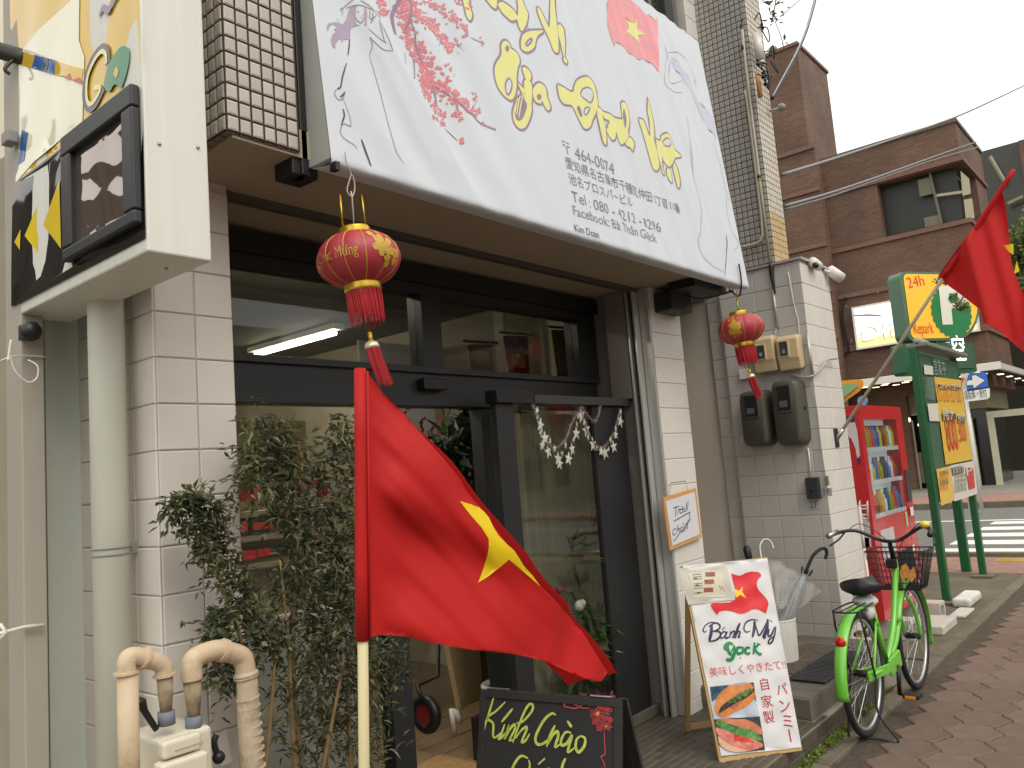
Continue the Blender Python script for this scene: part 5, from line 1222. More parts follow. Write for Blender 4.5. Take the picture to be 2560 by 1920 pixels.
MB().obox(lt+ea*.40, dl2+ea*.0, (lb2-lb).normalized()*.022, nface*.022).build('rear_leg', M_wood, mbd)
MB().obox(lb+Z1*.01, (ea*.40), Z1*.03, nface*.018).build('rear_bar', M_wood, mbd)
mpl.wr = lambda a, b: .0015*math.sin(a*40+b*30)+.0015*math.sin(a*17-b*55+1)
sheet = Decal(mpl, .004)
sheet.poly2([cBL, cBR, cTR, cTL], .02).build('printed_sheet', mat('sheet_white', rgb(222, 220, 218), .4, var=.02, trans=.1), mbd, smooth=True)
Dm = lambda off=.0065: Decal(mpl, off)
Dm().poly([(575,165),(640,182),(690,160),(740,150),(790,158),(805,185),(780,210),(768,250),(785,295),(830,340),(858,390),(850,440),(838,470),(790,445),(740,440),(690,465),(640,475),(580,455),(520,450),(480,460),(465,480),(420,395),(600,370)], None, za_, smooth=True).build('flag_print', mat('menu_red', rgb(214, 40, 46), .45, var=.06, vscale=20), mbd)
Dm(.008).poly([(600,285),(632,300),(662,265),(655,305),(690,358),(640,330),(612,352),(600,330)], None, za_).build('star_print', mat('menu_star', rgb(238, 200, 40), .45), mbd)
# Banh My lettering as brush strokes
dA = Dm()
navy = mat('menu_navy', rgb(52, 44, 78), .45)
def bs_(P, w0): dA.stroke(P, w0, za_)
for P, w0 in (([(470,545),(420,540),(375,565),(358,605),(372,615),(385,600)], .006), ([(425,560),(418,620),(405,685)], .016), ([(400,575),(450,545),(485,560),(480,590),(430,610)], .009), ([(430,610),(480,612),(492,640),(460,675),(405,688)], .010),
              ([(540,620),(515,612),(492,640),(500,662),(530,645)], .008), ([(545,610),(528,650),(540,662),(555,650)], .010), ([(525,575),(505,598)], .008), ([(572,608),(562,662)], .011), ([(565,640),(590,608),(602,618),(588,655),(605,655)], .008), ([(640,545),(622,590),(605,662)], .012), ([(610,640),(632,610),(642,620),(628,655),(645,650)], .008),
              ([(780,525),(730,520),(685,545),(672,590),(690,615),(720,605)], .007), ([(755,530),(752,590),(735,655)], .014), ([(755,535),(772,600),(790,640),(830,575),(855,515)], .008), ([(855,515),(845,590),(825,650),(840,655)], .017), ([(868,520),(890,538)], .007), ([(862,590),(856,640),(880,640),(905,575)], .009), ([(915,572),(905,640),(885,695),(862,700),(870,670),(900,650)], .009)):
    bs_(P, w0*1.05)
dA.build('lettering', navy, mbd)
dA = Dm()
for P, w0 in (([(590,710),(560,700),(530,720),(530,745),(560,750)], .016), ([(555,702),(545,740),(560,780),(580,790)], .013), ([(595,715),(598,770),(580,820),(550,830),(540,815)], .016), ([(590,735),(560,790)], .012), ([(660,735),(625,735),(615,765),(635,782),(662,765)], .014), ([(665,728),(662,785)], .014), ([(645,808),(648,818)], .012), ([(720,735),(690,738),(682,765),(700,782),(722,772)], .013), ([(752,695),(745,785)], .016), ([(790,705),(755,745),(790,785),(805,775)], .013), ([(770,700),(800,710)], .008)):
    bs_(P, w0*1.15)
dA.build('lettering', mat('menu_green', rgb(20, 130, 74), .45), mbd)
red2 = mat('menu_pink', rgb(206, 96, 96), .5); red3 = mat('menu_crimson', rgb(176, 40, 44), .5)
d1_ = Dm().text('美味しくやきたて!!', (412, 955), (1000, 890), tf=za_); d1_.build('lettering', red2, mbd)
def vtext(chars, pts, size, m):
    d3 = Dm()
    for ch, (x, y), in zip(chars, pts):
        vs, fs, wd = text_mesh(ch); c = Vector(mpl.px(*za_(x, y))); ys_ = [q[1] for q in vs]; y0, y1 = min(ys_), max(ys_); s_ = size/max(wd, y1-y0)
        ax1 = Vector((1, 0)); 
        if ch == 'ー': d3.mb.add([mpl.at(c.x+(yy-(y0+y1)/2)*s_*1.0, c.y-(xx-wd/2)*s_, .0065) for xx, yy in vs], fs)
        else: d3.mb.add([mpl.at(c.x+(xx-wd/2)*s_, c.y+(yy-(y0+y1)/2)*s_, .0065) for xx, yy in vs], fs)
    d3.build('lettering', m, mbd)
vtext('自家製', [(828, 1012), (848, 1145), (862, 1265)], .058, red3)
vtext('パンミー', [(962, 1050), (985, 1180), (1005, 1298), (1025, 1408)], .058, red3)
# food pictures (print)
def food(P, nm, col, off, sm=False, **k): Dm(off).poly(P, None, za_, smooth=sm).build(nm, mat('food_'+nm+str(int(off*1e4)), col, .5, **k), mbd)
food([(412,1035),(745,1000),(768,1150),(790,1260),(440,1285)], 'picture', rgb(176, 186, 200), .006, var=.2, vscale=12)
food([(412,1035),(560,1020),(470,1120),(425,1150)], 'picture_teal', rgb(40, 80, 96), .0066, var=.4, vscale=40)
food([(640,1010),(745,1000),(768,1150),(740,1100)], 'picture_dark', rgb(40, 44, 46), .0067, var=.4, vscale=40)
food([(468,1258),(442,1200),(462,1120),(530,1045),(630,1006),(715,1006),(752,1060),(752,1125),(690,1185),(600,1232),(525,1268)], 'bun', rgb(204, 126, 62), .0075, True, var=.22, vscale=22)
food([(476,1240),(490,1190),(560,1135),(650,1085),(738,1048),(748,1068),(690,1118),(610,1160),(535,1205)], 'filling', rgb(56, 44, 28), .0085, True, var=.5, vscale=80)
for q_ in ((560,1150,16),(590,1128,18),(625,1112,20),(655,1092,20),(690,1075,20),(718,1062,16),(640,1125,14),(600,1150,12),(680,1100,14)):
    food([(q_[0]+q_[2]*1.3*math.cos(t)*random.uniform(.6, 1.1), q_[1]+q_[2]*math.sin(t)*random.uniform(.6, 1.1)) for t in (0, .8, 1.6, 2.4, 3.2, 4, 4.8, 5.6)], 'herbs', rgb(70, 112, 42), .0095, False, var=.5, vscale=70)
food([(560,1190),(600,1170),(650,1150),(640,1165),(590,1195)], 'meat', rgb(170, 110, 96), .0098, True, var=.4, vscale=70)
food([(440,1285),(790,1262),(835,1520),(640,1538),(480,1480)], 'picture_lower', rgb(60, 66, 54), .0066, var=.5, vscale=25)
food([(455,1300),(560,1270),(700,1290),(790,1340),(812,1400),(700,1370),(560,1320)], 'crust', rgb(196, 118, 84), .0075, True, var=.2, vscale=25)
food([(450,1310),(500,1290),(560,1330),(640,1350),(740,1370),(800,1420),(810,1450),(720,1430),(620,1410),(520,1370)], 'lettuce', rgb(78, 132, 62), .0085, True, var=.5, vscale=50)
food([(455,1345),(520,1365),(620,1410),(720,1430),(810,1470),(800,1500),(700,1520),(600,1490),(500,1430),(462,1390)], 'ham', rgb(206, 120, 108), .0095, True, var=.35, vscale=45)
food([(590,1395),(650,1410),(720,1435),(740,1460),(660,1455),(600,1440)], 'tomato', rgb(200, 66, 48), .0105, True, var=.35, vscale=60)
food([(470,1410),(540,1460),(620,1500),(720,1520),(780,1510),(640,1535),(540,1520),(480,1470)], 'crust_lower', rgb(214, 168, 140), .0105, True, var=.1)
# paper taped at the upper left
tpp = Plane(mpl.O+nface*.012, ea, upa, lambda a, b: .003*math.sin(b*40)+.002*math.sin(a*30))
Decal(tpp, 0).poly([(180,122),(540,98),(610,365),(250,405),(215,300)], .02, za_).build('taped_paper', mat('taped_sheet', rgb(214, 208, 192), .35, trans=.2, coat=.3), mbd, smooth=True)
Decal(tpp, .0015).poly([(245,165),(505,140),(545,340),(285,358)], None, za_).build('menu_print', mat('menu_tint', rgb(206, 200, 176), .5, var=.06, vscale=60), mbd)
dd = Decal(tpp, .003)
for (x, y) in ((415, 172), (405, 230), (400, 292)): dd.poly([(x-38, y-16), (x+36, y-20), (x+40, y+14), (x-34, y+18)], None, za_)
dd.build('menu_print', mat('menu_photo', rgb(150, 88, 66), .5, var=.5, vscale=90), mbd)
dd = Decal(tpp, .003)
random.seed(5)
for y in (170, 188, 205, 240, 258, 275, 312): dd.stroke([(265+y*.08, y+6), (340+y*.05, y)], .003, za_, taper=False)
for x, y in ((290, 206), (300, 258), (312, 315)): dd.stroke([(x, y), (x+24, y-2)], .008, za_, taper=False)
for x, y in ((480, 262), (490, 280), (505, 270), (515, 290)): dd.stroke([(x, y-10), (x+14, y+14)], .004, za_)
dd.build('menu_print', mat('menu_ink', rgb(110, 70, 66), .5), mbd)

# ================================================================== WHITEBOARD SIGN on the narrow pillar
wbd = thing('small_whiteboard', (4.45, 2.40, 1.25), 'small wood framed whiteboard with handwriting hung on the white pillar', 'whiteboard')
wpl = Plane((0, 2.40, 0), X1, Z1)
zw = lambda x, y: (1600+x*.33156, 1100+y*.33156)
Pw = [wpl.px(*zw(*p)) for p in ((228, 832), (466, 735), (422, 362), (175, 436))]
V3 = [Vector((p[0], 2.40, p[1])) for p in Pw]
MB().add([v+Y1*.012 for v in V3]+V3, [(0, 1, 2, 3)[::-1], (4, 5, 6, 7), (0, 1, 5, 4), (1, 2, 6, 5), (2, 3, 7, 6), (3, 0, 4, 7)]).build('frame', mat('orange_wood', rgb(204, 150, 92), .5, var=.1), wbd)
Pi = [wpl.px(*zw(*p)) for p in ((240, 800), (448, 712), (408, 390), (190, 462))]
MB().add([Vector((p[0], 2.397, p[1])) for p in Pi], [(0, 1, 2, 3)]).build('board', mat('board_white', rgb(214, 212, 214), .3), wbd)
dw = Decal(wpl, .005)
ink = mat('pen_ink', rgb(96, 96, 120), .6)
for P in ([(248,512),(290,498)], [(268,505),(262,575)], [(280,560),(285,525),(298,520)], [(315,520),(298,525),(298,548),(315,545),(318,515)], [(308,498),(318,508)], [(335,510),(325,520),(330,540),(345,530)], [(348,470),(342,535)], [(360,460),(352,530)],
          [(250,612),(368,545)], [(265,665),(245,680),(245,715),(265,705)], [(282,640),(272,700)], [(272,685),(292,665),(290,700)], [(318,650),(300,670),(312,692),(325,680)], [(318,628),(330,638)], [(335,650),(328,690)], [(345,620),(342,680)], [(358,600),(352,670)], [(372,540),(365,600)], [(248,765),(378,595)]):
    dw.stroke(P, .006, zw, taper=False)
dw.build('lettering', ink, wbd)
TB('hanging_string', M_grey, wbd, [ony(1673, 1240, 2.40), ony(1678, 1206, 2.42), ony(1714, 1202, 2.42), ony(1720, 1225, 2.40)], .0015, n=5)

# ================================================================== METER WALL
Xm = 5.93
def mb_box(name, m, parent, u0, v0, u1, v1, d0, d1, bevel=.01, **k):
    A = onx(u0, v0, Xm-d1); B = onx(u1, v1, Xm-d1)
    return BX(name, m, parent, Xm-d1, Xm-d0, min(A.y, B.y), max(A.y, B.y), min(A.z, B.z), max(A.z, B.z), bevel=bevel, **k)
M_mb = mat('meter_box_beige', rgb(198, 176, 138), .5, var=.05, dirt=.15)
M_dk = mat('meter_grey_green', rgb(74, 72, 62), .5, var=.06, dirt=.1)
M_dial = mat('meter_dial', rgb(60, 62, 62), .15, var=.3, vscale=30)
def emeter(name, y0, y1, z0, z1, m, label, win, group, d=.10, lo=.0):
    t = thing(name, (Xm-.03, (y0+y1)/2, z0), label, 'meter', group)
    # profiled body: upper boxy part with sloped lower part
    xs = Xm-.004; mb = MB()
    prof = [(0, z0+.02), (d*.75, z0), (d*.9, z0+(z1-z0)*.25), (d, z0+(z1-z0)*.35), (d, z1-.03), (d*.8, z1), (0, z1)]
    n_ = len(prof)
    mb.v = [Vector((xs-p[0], y, p[1])) for y in (y0, y1) for p in prof]
    mb.f = [tuple(range(n_)), tuple(range(n_, 2*n_))[::-1]]+[(i, n_+i, n_+(i+1) % n_, (i+1) % n_) for i in range(n_)]
    mb.build('case', m, t, bevel=.016, seg=3)
    wz0, wz1, wy0, wy1 = win
    BX('window_frame', m, t, xs-d-.008, xs-d+.002, wy0-.01, wy1+.01, wz0-.01, wz1+.01, bevel=.003)
    BX('window', M_dial, t, xs-d-.010, xs-d-.0081, wy0, wy1, wz0, wz1)
    BX('dial', mat('dial_pale', rgb(140, 142, 144), .4), t, xs-d-.0115, xs-d-.0101, wy0+.02, wy1-.02, wz0+.02, wz0+(wz1-wz0)*.45)
    return t
emeter('electric_meter', 2.115, 2.285, 2.185, 2.445, M_mb, 'beige electric meter box, right one of the upper pair', (2.295, 2.40, 2.195, 2.255), 'electric meters on the grey pier')
emeter('electric_meter', 2.30, 2.475, 2.195, 2.47, M_mb, 'beige electric meter box behind the lantern, left one of the upper pair', (2.30, 2.40, 2.37, 2.43), 'electric meters on the grey pier')
def dmeter(y0, y1, z0, z1, label):
    t = thing('electric_meter', (Xm-.03, (y0+y1)/2, z0), label, 'meter', 'electric meters on the grey pier')
    ym, w_ = (y0+y1)/2, (y1-y0)/2; H_ = z1-z0; mb = MB(); n_ = 28; rings = [(0, 1.0), (.07, 1.0), (.12, .97), (.15, .90), (.16, .80)]
    def outline(s):
        out = []
        for k in range(n_):
            a = 2*math.pi*k/n_; cx_, sy_ = math.cos(a), math.sin(a); p = .32
            out.append((w_*s*math.copysign(abs(cx_)**p, cx_), H_/2*(1-(1-s)*w_*2/H_)*math.copysign(abs(sy_)**(.36), sy_)))
        return out
    for dd_, s in rings:
        for y_, z_ in outline(s): mb.v.append(Vector((Xm-.004-dd_, ym+y_, (z0+z1)/2+z_)))
    for i in range(len(rings)-1):
        for k in range(n_): mb.f.append((i*n_+k, (i+1)*n_+k, (i+1)*n_+(k+1) % n_, i*n_+(k+1) % n_))
    mb.f.append(tuple((len(rings)-1)*n_+k for k in range(n_))[::-1])
    o = mb.build('case', M_dk, t, smooth=True); md = o.modifiers.new('e', 'EDGE_SPLIT'); md.split_angle = R(50)
    xs = Xm-.004-.16
    BX('window_frame', M_dk, t, xs-.01, xs+.004, ym-w_*.5, ym+w_*.55, z0+H_*.50, z0+H_*.93, bevel=.004)
    BX('window', mat('dark_window', rgb(24, 26, 26), .1), t, xs-.012, xs-.0101, ym-w_*.42, ym+w_*.47, z0+H_*.53, z0+H_*.90)
    BX('dial', mat('dial_dim', rgb(80, 84, 88), .3), t, xs-.0136, xs-.0121, ym-w_*.2, ym+w_*.35, z0+H_*.58, z0+H_*.68)
    MB().ball((Xm-.08, y0-.004, z0+H_*.55), .012, 5).build('latch', M_black, t)
dmeter(2.135, 2.345, 1.64, 2.12, 'large dark green grey electric meter, right one of the lower pair')
dmeter(2.385, 2.60, 1.655, 2.075, 'large dark green grey electric meter, left one of the lower pair')
mm = mb_box('switch_box', mat('switch_grey', rgb(44, 44, 44), .5), None, 2011, 1195, 2049, 1246, 0, .05, bevel=.004, label='dark grey square key switch box beside the 3F mark on the pier', cat='switch box')
MB().ball((Xm-.052, (onx(2030, 1225, Xm-.05)).y, onx(2030, 1225, Xm-.05).z), .012, 6).build('knob', M_black, mm)
mm2 = mb_box('small_connector', mat('connector', rgb(120, 112, 100), .5), None, 2062, 1190, 2071, 1214, 0, .03, bevel=.004, label='tiny wire end cap above the 3F mark', cat='connector')
mpn = Plane((Xm, 0, 0), -Y1, Z1)
for tx, A, B in (('2F', zw(1285, 512), zw(1350, 508)), ('3F', zw(1378, 415), zw(1438, 412))):
    t = thing('floor_mark', onx(*A, Xm), 'grey %s floor mark painted on the pier tiles' % tx, 'lettering')
    Decal(mpn, .004).poly([(A[0]-3, A[1]+3), (B[0]+4, B[1]+3), (B[0]+3, B[1]-17), (A[0]-4, A[1]-16)]).build('plate', mat('mark_plate', rgb(176, 173, 170), .6), t)
    Decal(mpn, .007).text(tx, A, B).build('lettering', mat('mark_ink', rgb(96, 96, 100), .6), t)
cbn = thing('wiring', (Xm, 2.25, 2.5), 'grey and black cables running down the pier between the meters', 'cable')
TB('cable', M_black, cbn, spl([onx(1928, 662, Xm-.02), onx(1930, 690, Xm-.02), onx(1938, 735, Xm-.02)], 4), [.018, .02, .02, .018, .016, .014, .012, .008, .004], n=8)
TB('conduit', M_alum, cbn, [onx(1932, 720, Xm-.01), onx(1944, 820, Xm-.01)], .011, n=8)
TB('cable', M_white, cbn, [onx(1942, 815, Xm-.01), onx(1937, 842, Xm-.02)], .004, n=6)
TB('cable', M_white, cbn, spl([onx(1970, 680, Xm-.01), onx(1985, 760, Xm-.01), onx(1995, 800, Xm-.01), onx(1998, 840, Xm-.01)], 4), .004, n=6)
TB('conduit', M_alum, cbn, [onx(2018, 835, Xm-.02), onx(2032, 940, Xm-.02)], .012, n=8)
TB('cable', mat('cable_grey', rgb(160, 156, 150), .5), cbn, spl([onx(1980, 935, Xm-.03), onx(2000, 942, Xm-.03), onx(2030, 940, Xm-.03), ony(2058, 915, 2.03), ony(2066, 900, 2.03), ony(2092, 896, 2.03)], 6), .009, n=8)
TB('cable', M_white, cbn, [onx(2020, 1120, Xm-.01), onx(2024, 1150, Xm-.01), onx(2026, 1195, Xm-.01)], .006, n=6)
TB('cable', MATS['cable_grey'], cbn, spl([onx(2018, 942, Xm-.02), onx(2040, 1010, Xm-.01), onx(2050, 1100, Xm-.01), onx(2064, 1190, Xm-.01)], 6), .003, n=5)
TB('cable', MATS['cable_grey'], cbn, spl([onx(1838, 950, 6.0), onx(1840, 1050, 6.0), onx(1853, 1090, 6.0)], 4), .002, n=5)
mb_box('hook_holder', M_white, cbn, 1851, 1090, 1858, 1106, 0, .02, bevel=.003)
mb_box('junction_box', M_white, cbn, 1846, 924, 1872, 946, 0, .04, bevel=.004)
# security cameras on the pier top
for k, (u, v, lb) in enumerate(((2036, 665, 'white security camera with black lens at the pier corner'), (2076, 682, 'white security camera on an arm past the pier corner'))):
    p = ony(u, v, 2.03); t = thing('security_camera', p, lb, 'camera', 'security cameras on the pier')
    if k == 0:
        MB().tube([p+Vector((-.03, .0, .03)), p+Vector((.09, .0, .01))], .036, 14).build('body', M_white, t, smooth=True)
        MB().ball(p+Vector((-.028, -.018, -.004)), .024, 8).build('lens', M_black, t, smooth=True)
    else:
        MB().tube([p+Vector((-.05, .03, .02)), p+Vector((0, 0, 0))], .012, 8).build('arm', M_white, t, smooth=True)
        MB().tube([p+Vector((-.01, .0, .02)), p+Vector((.09, -.05, -.04))], .042, 14).build('body', M_white, t, smooth=True)

# conduits on the tower
cn = thing('tower_conduits', (5.94, 2.3, 3.1), 'two grey conduits climbing the dark mosaic tower', 'pipe')
M_cd = mat('conduit_paint', rgb(168, 160, 142), .5, var=.05)
TB('conduit', M_cd, cn, [onx(1855, 74, 5.90), onx(1862, 148, 5.90), onx(1898, 443, 5.90), onx(1925, 655, 5.90)], .0115, n=10)
TB('conduit', M_cd, cn, spl([onx(1863, 227, 5.90), onx(1878, 330, 5.90), onx(1895, 470, 5.90), onx(1905, 560, 5.90), onx(1904, 595, 5.90), onx(1888, 610, 5.90), onx(1855, 618, 5.90)], 5), .0115, n=10)
TB('coupling', M_black, cn, [onx(1857, 115, 5.90), onx(1858, 125, 5.90)], .015, n=8); TB('coupling', M_black, cn, [onx(1897, 438, 5.90), onx(1898, 446, 5.90)], .015, n=8)
TB('coupling', mat('brass', rgb(180, 130, 50), .4, .6), cn, [onx(1898, 446, 5.90), onx(1899, 452, 5.90)], .014, n=8)
TB('wire_end', M_black, cn, spl([onx(1855, 76, 5.90), onx(1851, 65, 5.88), onx(1858, 45, 5.88)], 4), .004, n=5)
tf_ = thing('wall_lamp', ony(1900, 150, 2.2), 'white tube shaped fitting on the tower corner beside cables', 'fitting')
TB('body', M_white, tf_, [ony(1890, 84, 2.2), ony(1901, 150, 2.2)], .034, n=12)
TB('collar', M_alum, tf_, [ony(1901, 150, 2.2), ony(1904, 162, 2.2)], .028, n=12)
ot_ = thing('orange_duct', ony(1898, 200, 2.2), 'short orange cable cover on the tower corner', 'cable cover')
TB('cover', mat('orange_pl', rgb(196, 132, 66), .5), ot_, [ony(1893, 182, 2.2), ony(1901, 243, 2.2)], .018, n=10)
ins = thing('cable_anchor', ony(1905, 180, 2.15), 'tangle of black wires and insulators at the tower corner', 'cable anchor')
random.seed(9)
for (u, v) in ((1900, 65), (1905, 75), (1895, 165), (1903, 175), (1912, 195), (1918, 210), (1905, 170), (1925, 150), (1932, 125)):
    p = ony(u, v, 2.16)
    TB('wire', M_black, ins, spl([p, p+Vector((random.uniform(-.08, .08), -.02, random.uniform(-.1, .06))), p+Vector((random.uniform(-.12, .12), -.04, random.uniform(-.12, .08))), p+Vector((random.uniform(-.1, .16), 0, random.uniform(-.1, .12)))], 4), .005, n=5)
for (u, v) in ((1908, 192), (1914, 210), (1906, 70), (1895, 160)):
    p = ony(u, v, 2.15); MB().ball(p, .016, 6).ball(p+Z1*.03, .012, 6).build('insulator', M_black, ins, smooth=True)
for u, v, lb in ((1932, 124, 'upper grey mushroom vent on the tower corner'), (1953, 268, 'lower grey mushroom vent on the tower corner')):
    p = ony(u, v, 2.18); t = thing('vent_cap', p, lb, 'vent', 'vents on the tower')
    MB().ball(p, .036, 8, (1, 1, .8)).build('cap', M_grey, t, smooth=True); TB('arm', M_grey, t, [p, p+Vector((-.12, .05, -.05))], .008)
# overhead cables
def cable(name, pts, r, label, m=M_black, sub=8):
    t = thing(name, pts[0], label, 'cable'); TB('strand', m, t, spl(pts, sub), r, n=6); return t
t = cable('overhead_cable', [ony(1930, 247, 2.2), onx(1960, 195, 6.35), onx(1985, 148, 6.6), onx(2018, 70, 7.0), onx(2048, -40, 7.5)], .014, 'thick black cable curving up from the tower corner into the sky')
TB('strand', M_steel, t, spl([ony(1932, 240, 2.18), onx(1960, 188, 6.33), onx(1992, 128, 6.6), onx(2020, 60, 7.0), onx(2050, -50, 7.5)], 8), .005, n=5)
wire = mat('wire_grey', rgb(110, 108, 104), .5)
cable('overhead_wire', [onx(1955, 437, 6.6), onx(2100, 392, 9), onx(2240, 345, 12), onx(2390, 292, 16), onx(2480, 252, 19), onx(2600, 195, 24)], .016, 'grey power line crossing in front of the brick roof line', wire)
cable('overhead_wire', [onx(1962, 515, 6.6), onx(2090, 478, 9), onx(2230, 430, 12), onx(2340, 390, 16), onx(2440, 355, 20)], .014, 'pair of thin lines sagging across the brick wall above the window', wire)
cable('overhead_wire', [onx(1962, 523, 6.6), onx(2090, 486, 9), onx(2230, 436, 12), onx(2340, 398, 16), onx(2445, 368, 20)], .012, 'lower thin line sagging across the brick wall above the window', wire)
cable('overhead_wire', [onx(1940, 60, 7), onx(1952, 90, 7), onx(1960, 120, 7)], .004, 'thin loose wire hanging against the sky beside the tower', wire)
cable('overhead_wire', [onx(1950, 42, 7), onx(1990, 8, 7.5), onx(2020, -20, 8)], .005, 'short thin wire in the sky near the upper edge', wire)
tw = thing('leafy_twig', onx(1935, 40, 7.5), 'sparse leafy twig against the white sky beside the tower', 'twig')
mb = MB(); leaf_cloud(mb, onx(1940, 5, 7.5), .14, 26, .10, .014); leaf_cloud(mb, onx(1935, 48, 7.5), .06, 16, .08, .012); leaf_cloud(mb, onx(1960, 100, 7.5), .03, 5, .06, .01)
mb.build('foliage', leafmat('leaf_far', rgb(70, 76, 56)), tw, kind='stuff'); TB('branch', M_cane, tw, [onx(1930, 55, 7.5), onx(1940, 0, 7.5), onx(1945, -60, 7.5)], .006, n=5)

# ================================================================== UMBRELLA STAND
us = thing('umbrella_stand', (5.14, 2.2, .269), 'white ribbed cylinder umbrella stand on the tiled step', 'umbrella stand')
uc = Vector((5.17, 2.24, .269)); uh = ony(1985, 1524, uc.y).z-uc.z
prof_ = []; mb = MB()
n_ = 60; vs = []
for rr, z in ((.112, 0), (.118, .01), (.122, uh*.5), (.126, uh-.01), (.128, uh), (.121, uh), (.118, uh-.02), (.112, .02)):
    for k in range(n_): vs.append(uc+Vector((1, 0, 0))*0+Vector(((rr+(.0018 if k % 2 else 0))*math.cos(6.2832*k/n_), (rr+(.0018 if k % 2 else 0))*math.sin(6.2832*k/n_), z)))
mb.add(vs, [(i*n_+k, i*n_+(k+1) % n_, (i+1)*n_+(k+1) % n_, (i+1)*n_+k) for i in range(7) for k in range(n_)]); mb.build('bin', M_white, us, smooth=False)
MB().torus(uc+Z1*uh, .125, .005, 30, 6, 'Z').build('rim', M_white, us, smooth=True)
def umb(label, foot, tip, hook, m, canopy=None, thick=.011):
    foot, tip = Vector(foot), Vector(tip); t = thing('umbrella', foot, label, 'umbrella', 'umbrellas in the stand'); dr = (tip-foot).normalized()
    TB('shaft', M_steel, t, [foot, tip], .005, n=6)
    s1 = hook*1.15
    pts = [tip-dr*.10, tip, tip+dr*.04+s1*.006, tip+dr*.075+s1*.03, tip+dr*.075+s1*.058, tip+dr*.04+s1*.078, tip+dr*.0+s1*.082]
    if canopy != 'straight': TB('handle', m, t, spl(pts, 5), thick, n=8)
    else: TB('handle', m, t, [tip-dr*.14, tip-dr*.02, tip], [.02, .026, .016], n=10)
    return t, dr
RTh = Vector((RT.x, RT.y, 0)).normalized()
tip = ony(2027, 1400, 2.03)
ft_ = uc+Vector((-.05, .02, .06)); t, dr = umb('black hooked umbrella leaning right in the white stand with clear canopy', ft_, tip, RTh, M_black)
mb = MB(); base = ft_+dr*.12; L0 = (tip-ft_).length; top_ = tip-dr*.10; s1 = dr.orthogonal().normalized(); s2 = dr.cross(s1)
vs = []; N = 24
for i in range(9):
    q = i/8; p = base+(top_-base)*q; rr = .045*(1-q)**.7+.012
    for k in range(N): a = 6.2832*k/N; r2_ = rr*(1+.28*math.cos(8*a+q*2)); vs.append(p+(s1*math.cos(a)+s2*math.sin(a))*r2_)
mb.add(vs, [(i*N+k, i*N+(k+1) % N, (i+1)*N+(k+1) % N, (i+1)*N+k) for i in range(8) for k in range(N)]); mb.build('canopy', mat('clear_film', rgb(176, 180, 180), .25, alpha=.42, var=.2, vscale=20, stretch=(1, 1, .3)), t, smooth=True)
mb = MB()
for k in range(10): a = .628*k; mb.tube([top_+(s1*math.cos(a)+s2*math.sin(a))*.03+dr*random.uniform(-.01, .02), top_+(s1*math.cos(a)+s2*math.sin(a))*.036+dr*random.uniform(.03, .05)], .003, 5)
mb.build('rib_tips', M_black, t)
umb('umbrella with white hooked handle at the back of the stand', uc+Vector((.0, .02, .02)), ony(1900, 1375, 2.45), RTh, mat('clear_handle', rgb(186, 180, 168), .25), thick=.008)
umb('umbrella with straight black grip at the left of the stand', uc+Vector((-.03, .03, .02)), ony(1865, 1365, 2.4), RTh, M_black, 'straight')
# plastic bag
pbg = thing('plastic_bag', uc+Z1*uh, 'translucent crumpled plastic umbrella sleeve sticking out of the stand', 'plastic bag')
mb = MB(); outl2 = [(1925,1400),(1945,1402),(1985,1425),(1998,1440),(1990,1470),(1975,1500),(1960,1522),(1938,1520),(1938,1470),(1918,1440)]
plb = Plane((0, 2.16, 0), X1, Z1, lambda a, b: .010*math.sin(a*30+b*12)+.005*math.sin(b*40-a*20))
Decal(plb, 0).poly(outl2, .02).build('film', mat('film', rgb(214, 212, 206), .2, alpha=.3), pbg, smooth=True)
plb2 = Plane((0, 2.20, 0), X1, Z1, lambda a, b: .007*math.sin(a*28-b*25)); Decal(plb2, 0).poly([(1930,1405),(1960,1412),(2005,1440),(2060,1478),(2040,1490),(2000,1520),(1945,1524)], .02).build('film', MATS['film'], pbg, smooth=True)
# mats
bm = thing('doormat', (5.3, 2.0, .27), 'patterned brown mat under the edge of the charcoal mat on the step', 'doormat', 'mats on the entrance step')
O2 = Vector((4.86, 1.95, .2695)); e1m = Vector((.97, .0, 0)); e2m = Vector((0, .6, 0))
MB().obox(O2, X1*.80, Y1*.30, Z1*.008).build('mat', mat('mat_brown', rgb(86, 74, 60), .95, var=.5, vscale=45, bump=.6, bscale=120), bm)
bm2 = thing('doormat', (5.2, 1.85, .27), 'plain charcoal ribbed mat on the outer edge of the step', 'doormat', 'mats on the entrance step')
m_ch = mat('mat_charcoal', rgb(62, 62, 64), .9, var=.15, vscale=30, bump=.5, bscale=150)
MB().obox(Vector((4.72, 1.79, .2785)), X1*.78, Y1*.22, Z1*.008).build('mat', m_ch, bm2, bevel=.003)
mb = MB()
for i in range(25): mb.box(4.73+i*.031, 4.745+i*.031, 1.795, 2.005, .2866, .2895)
mb.build('ribs', m_ch, bm2)

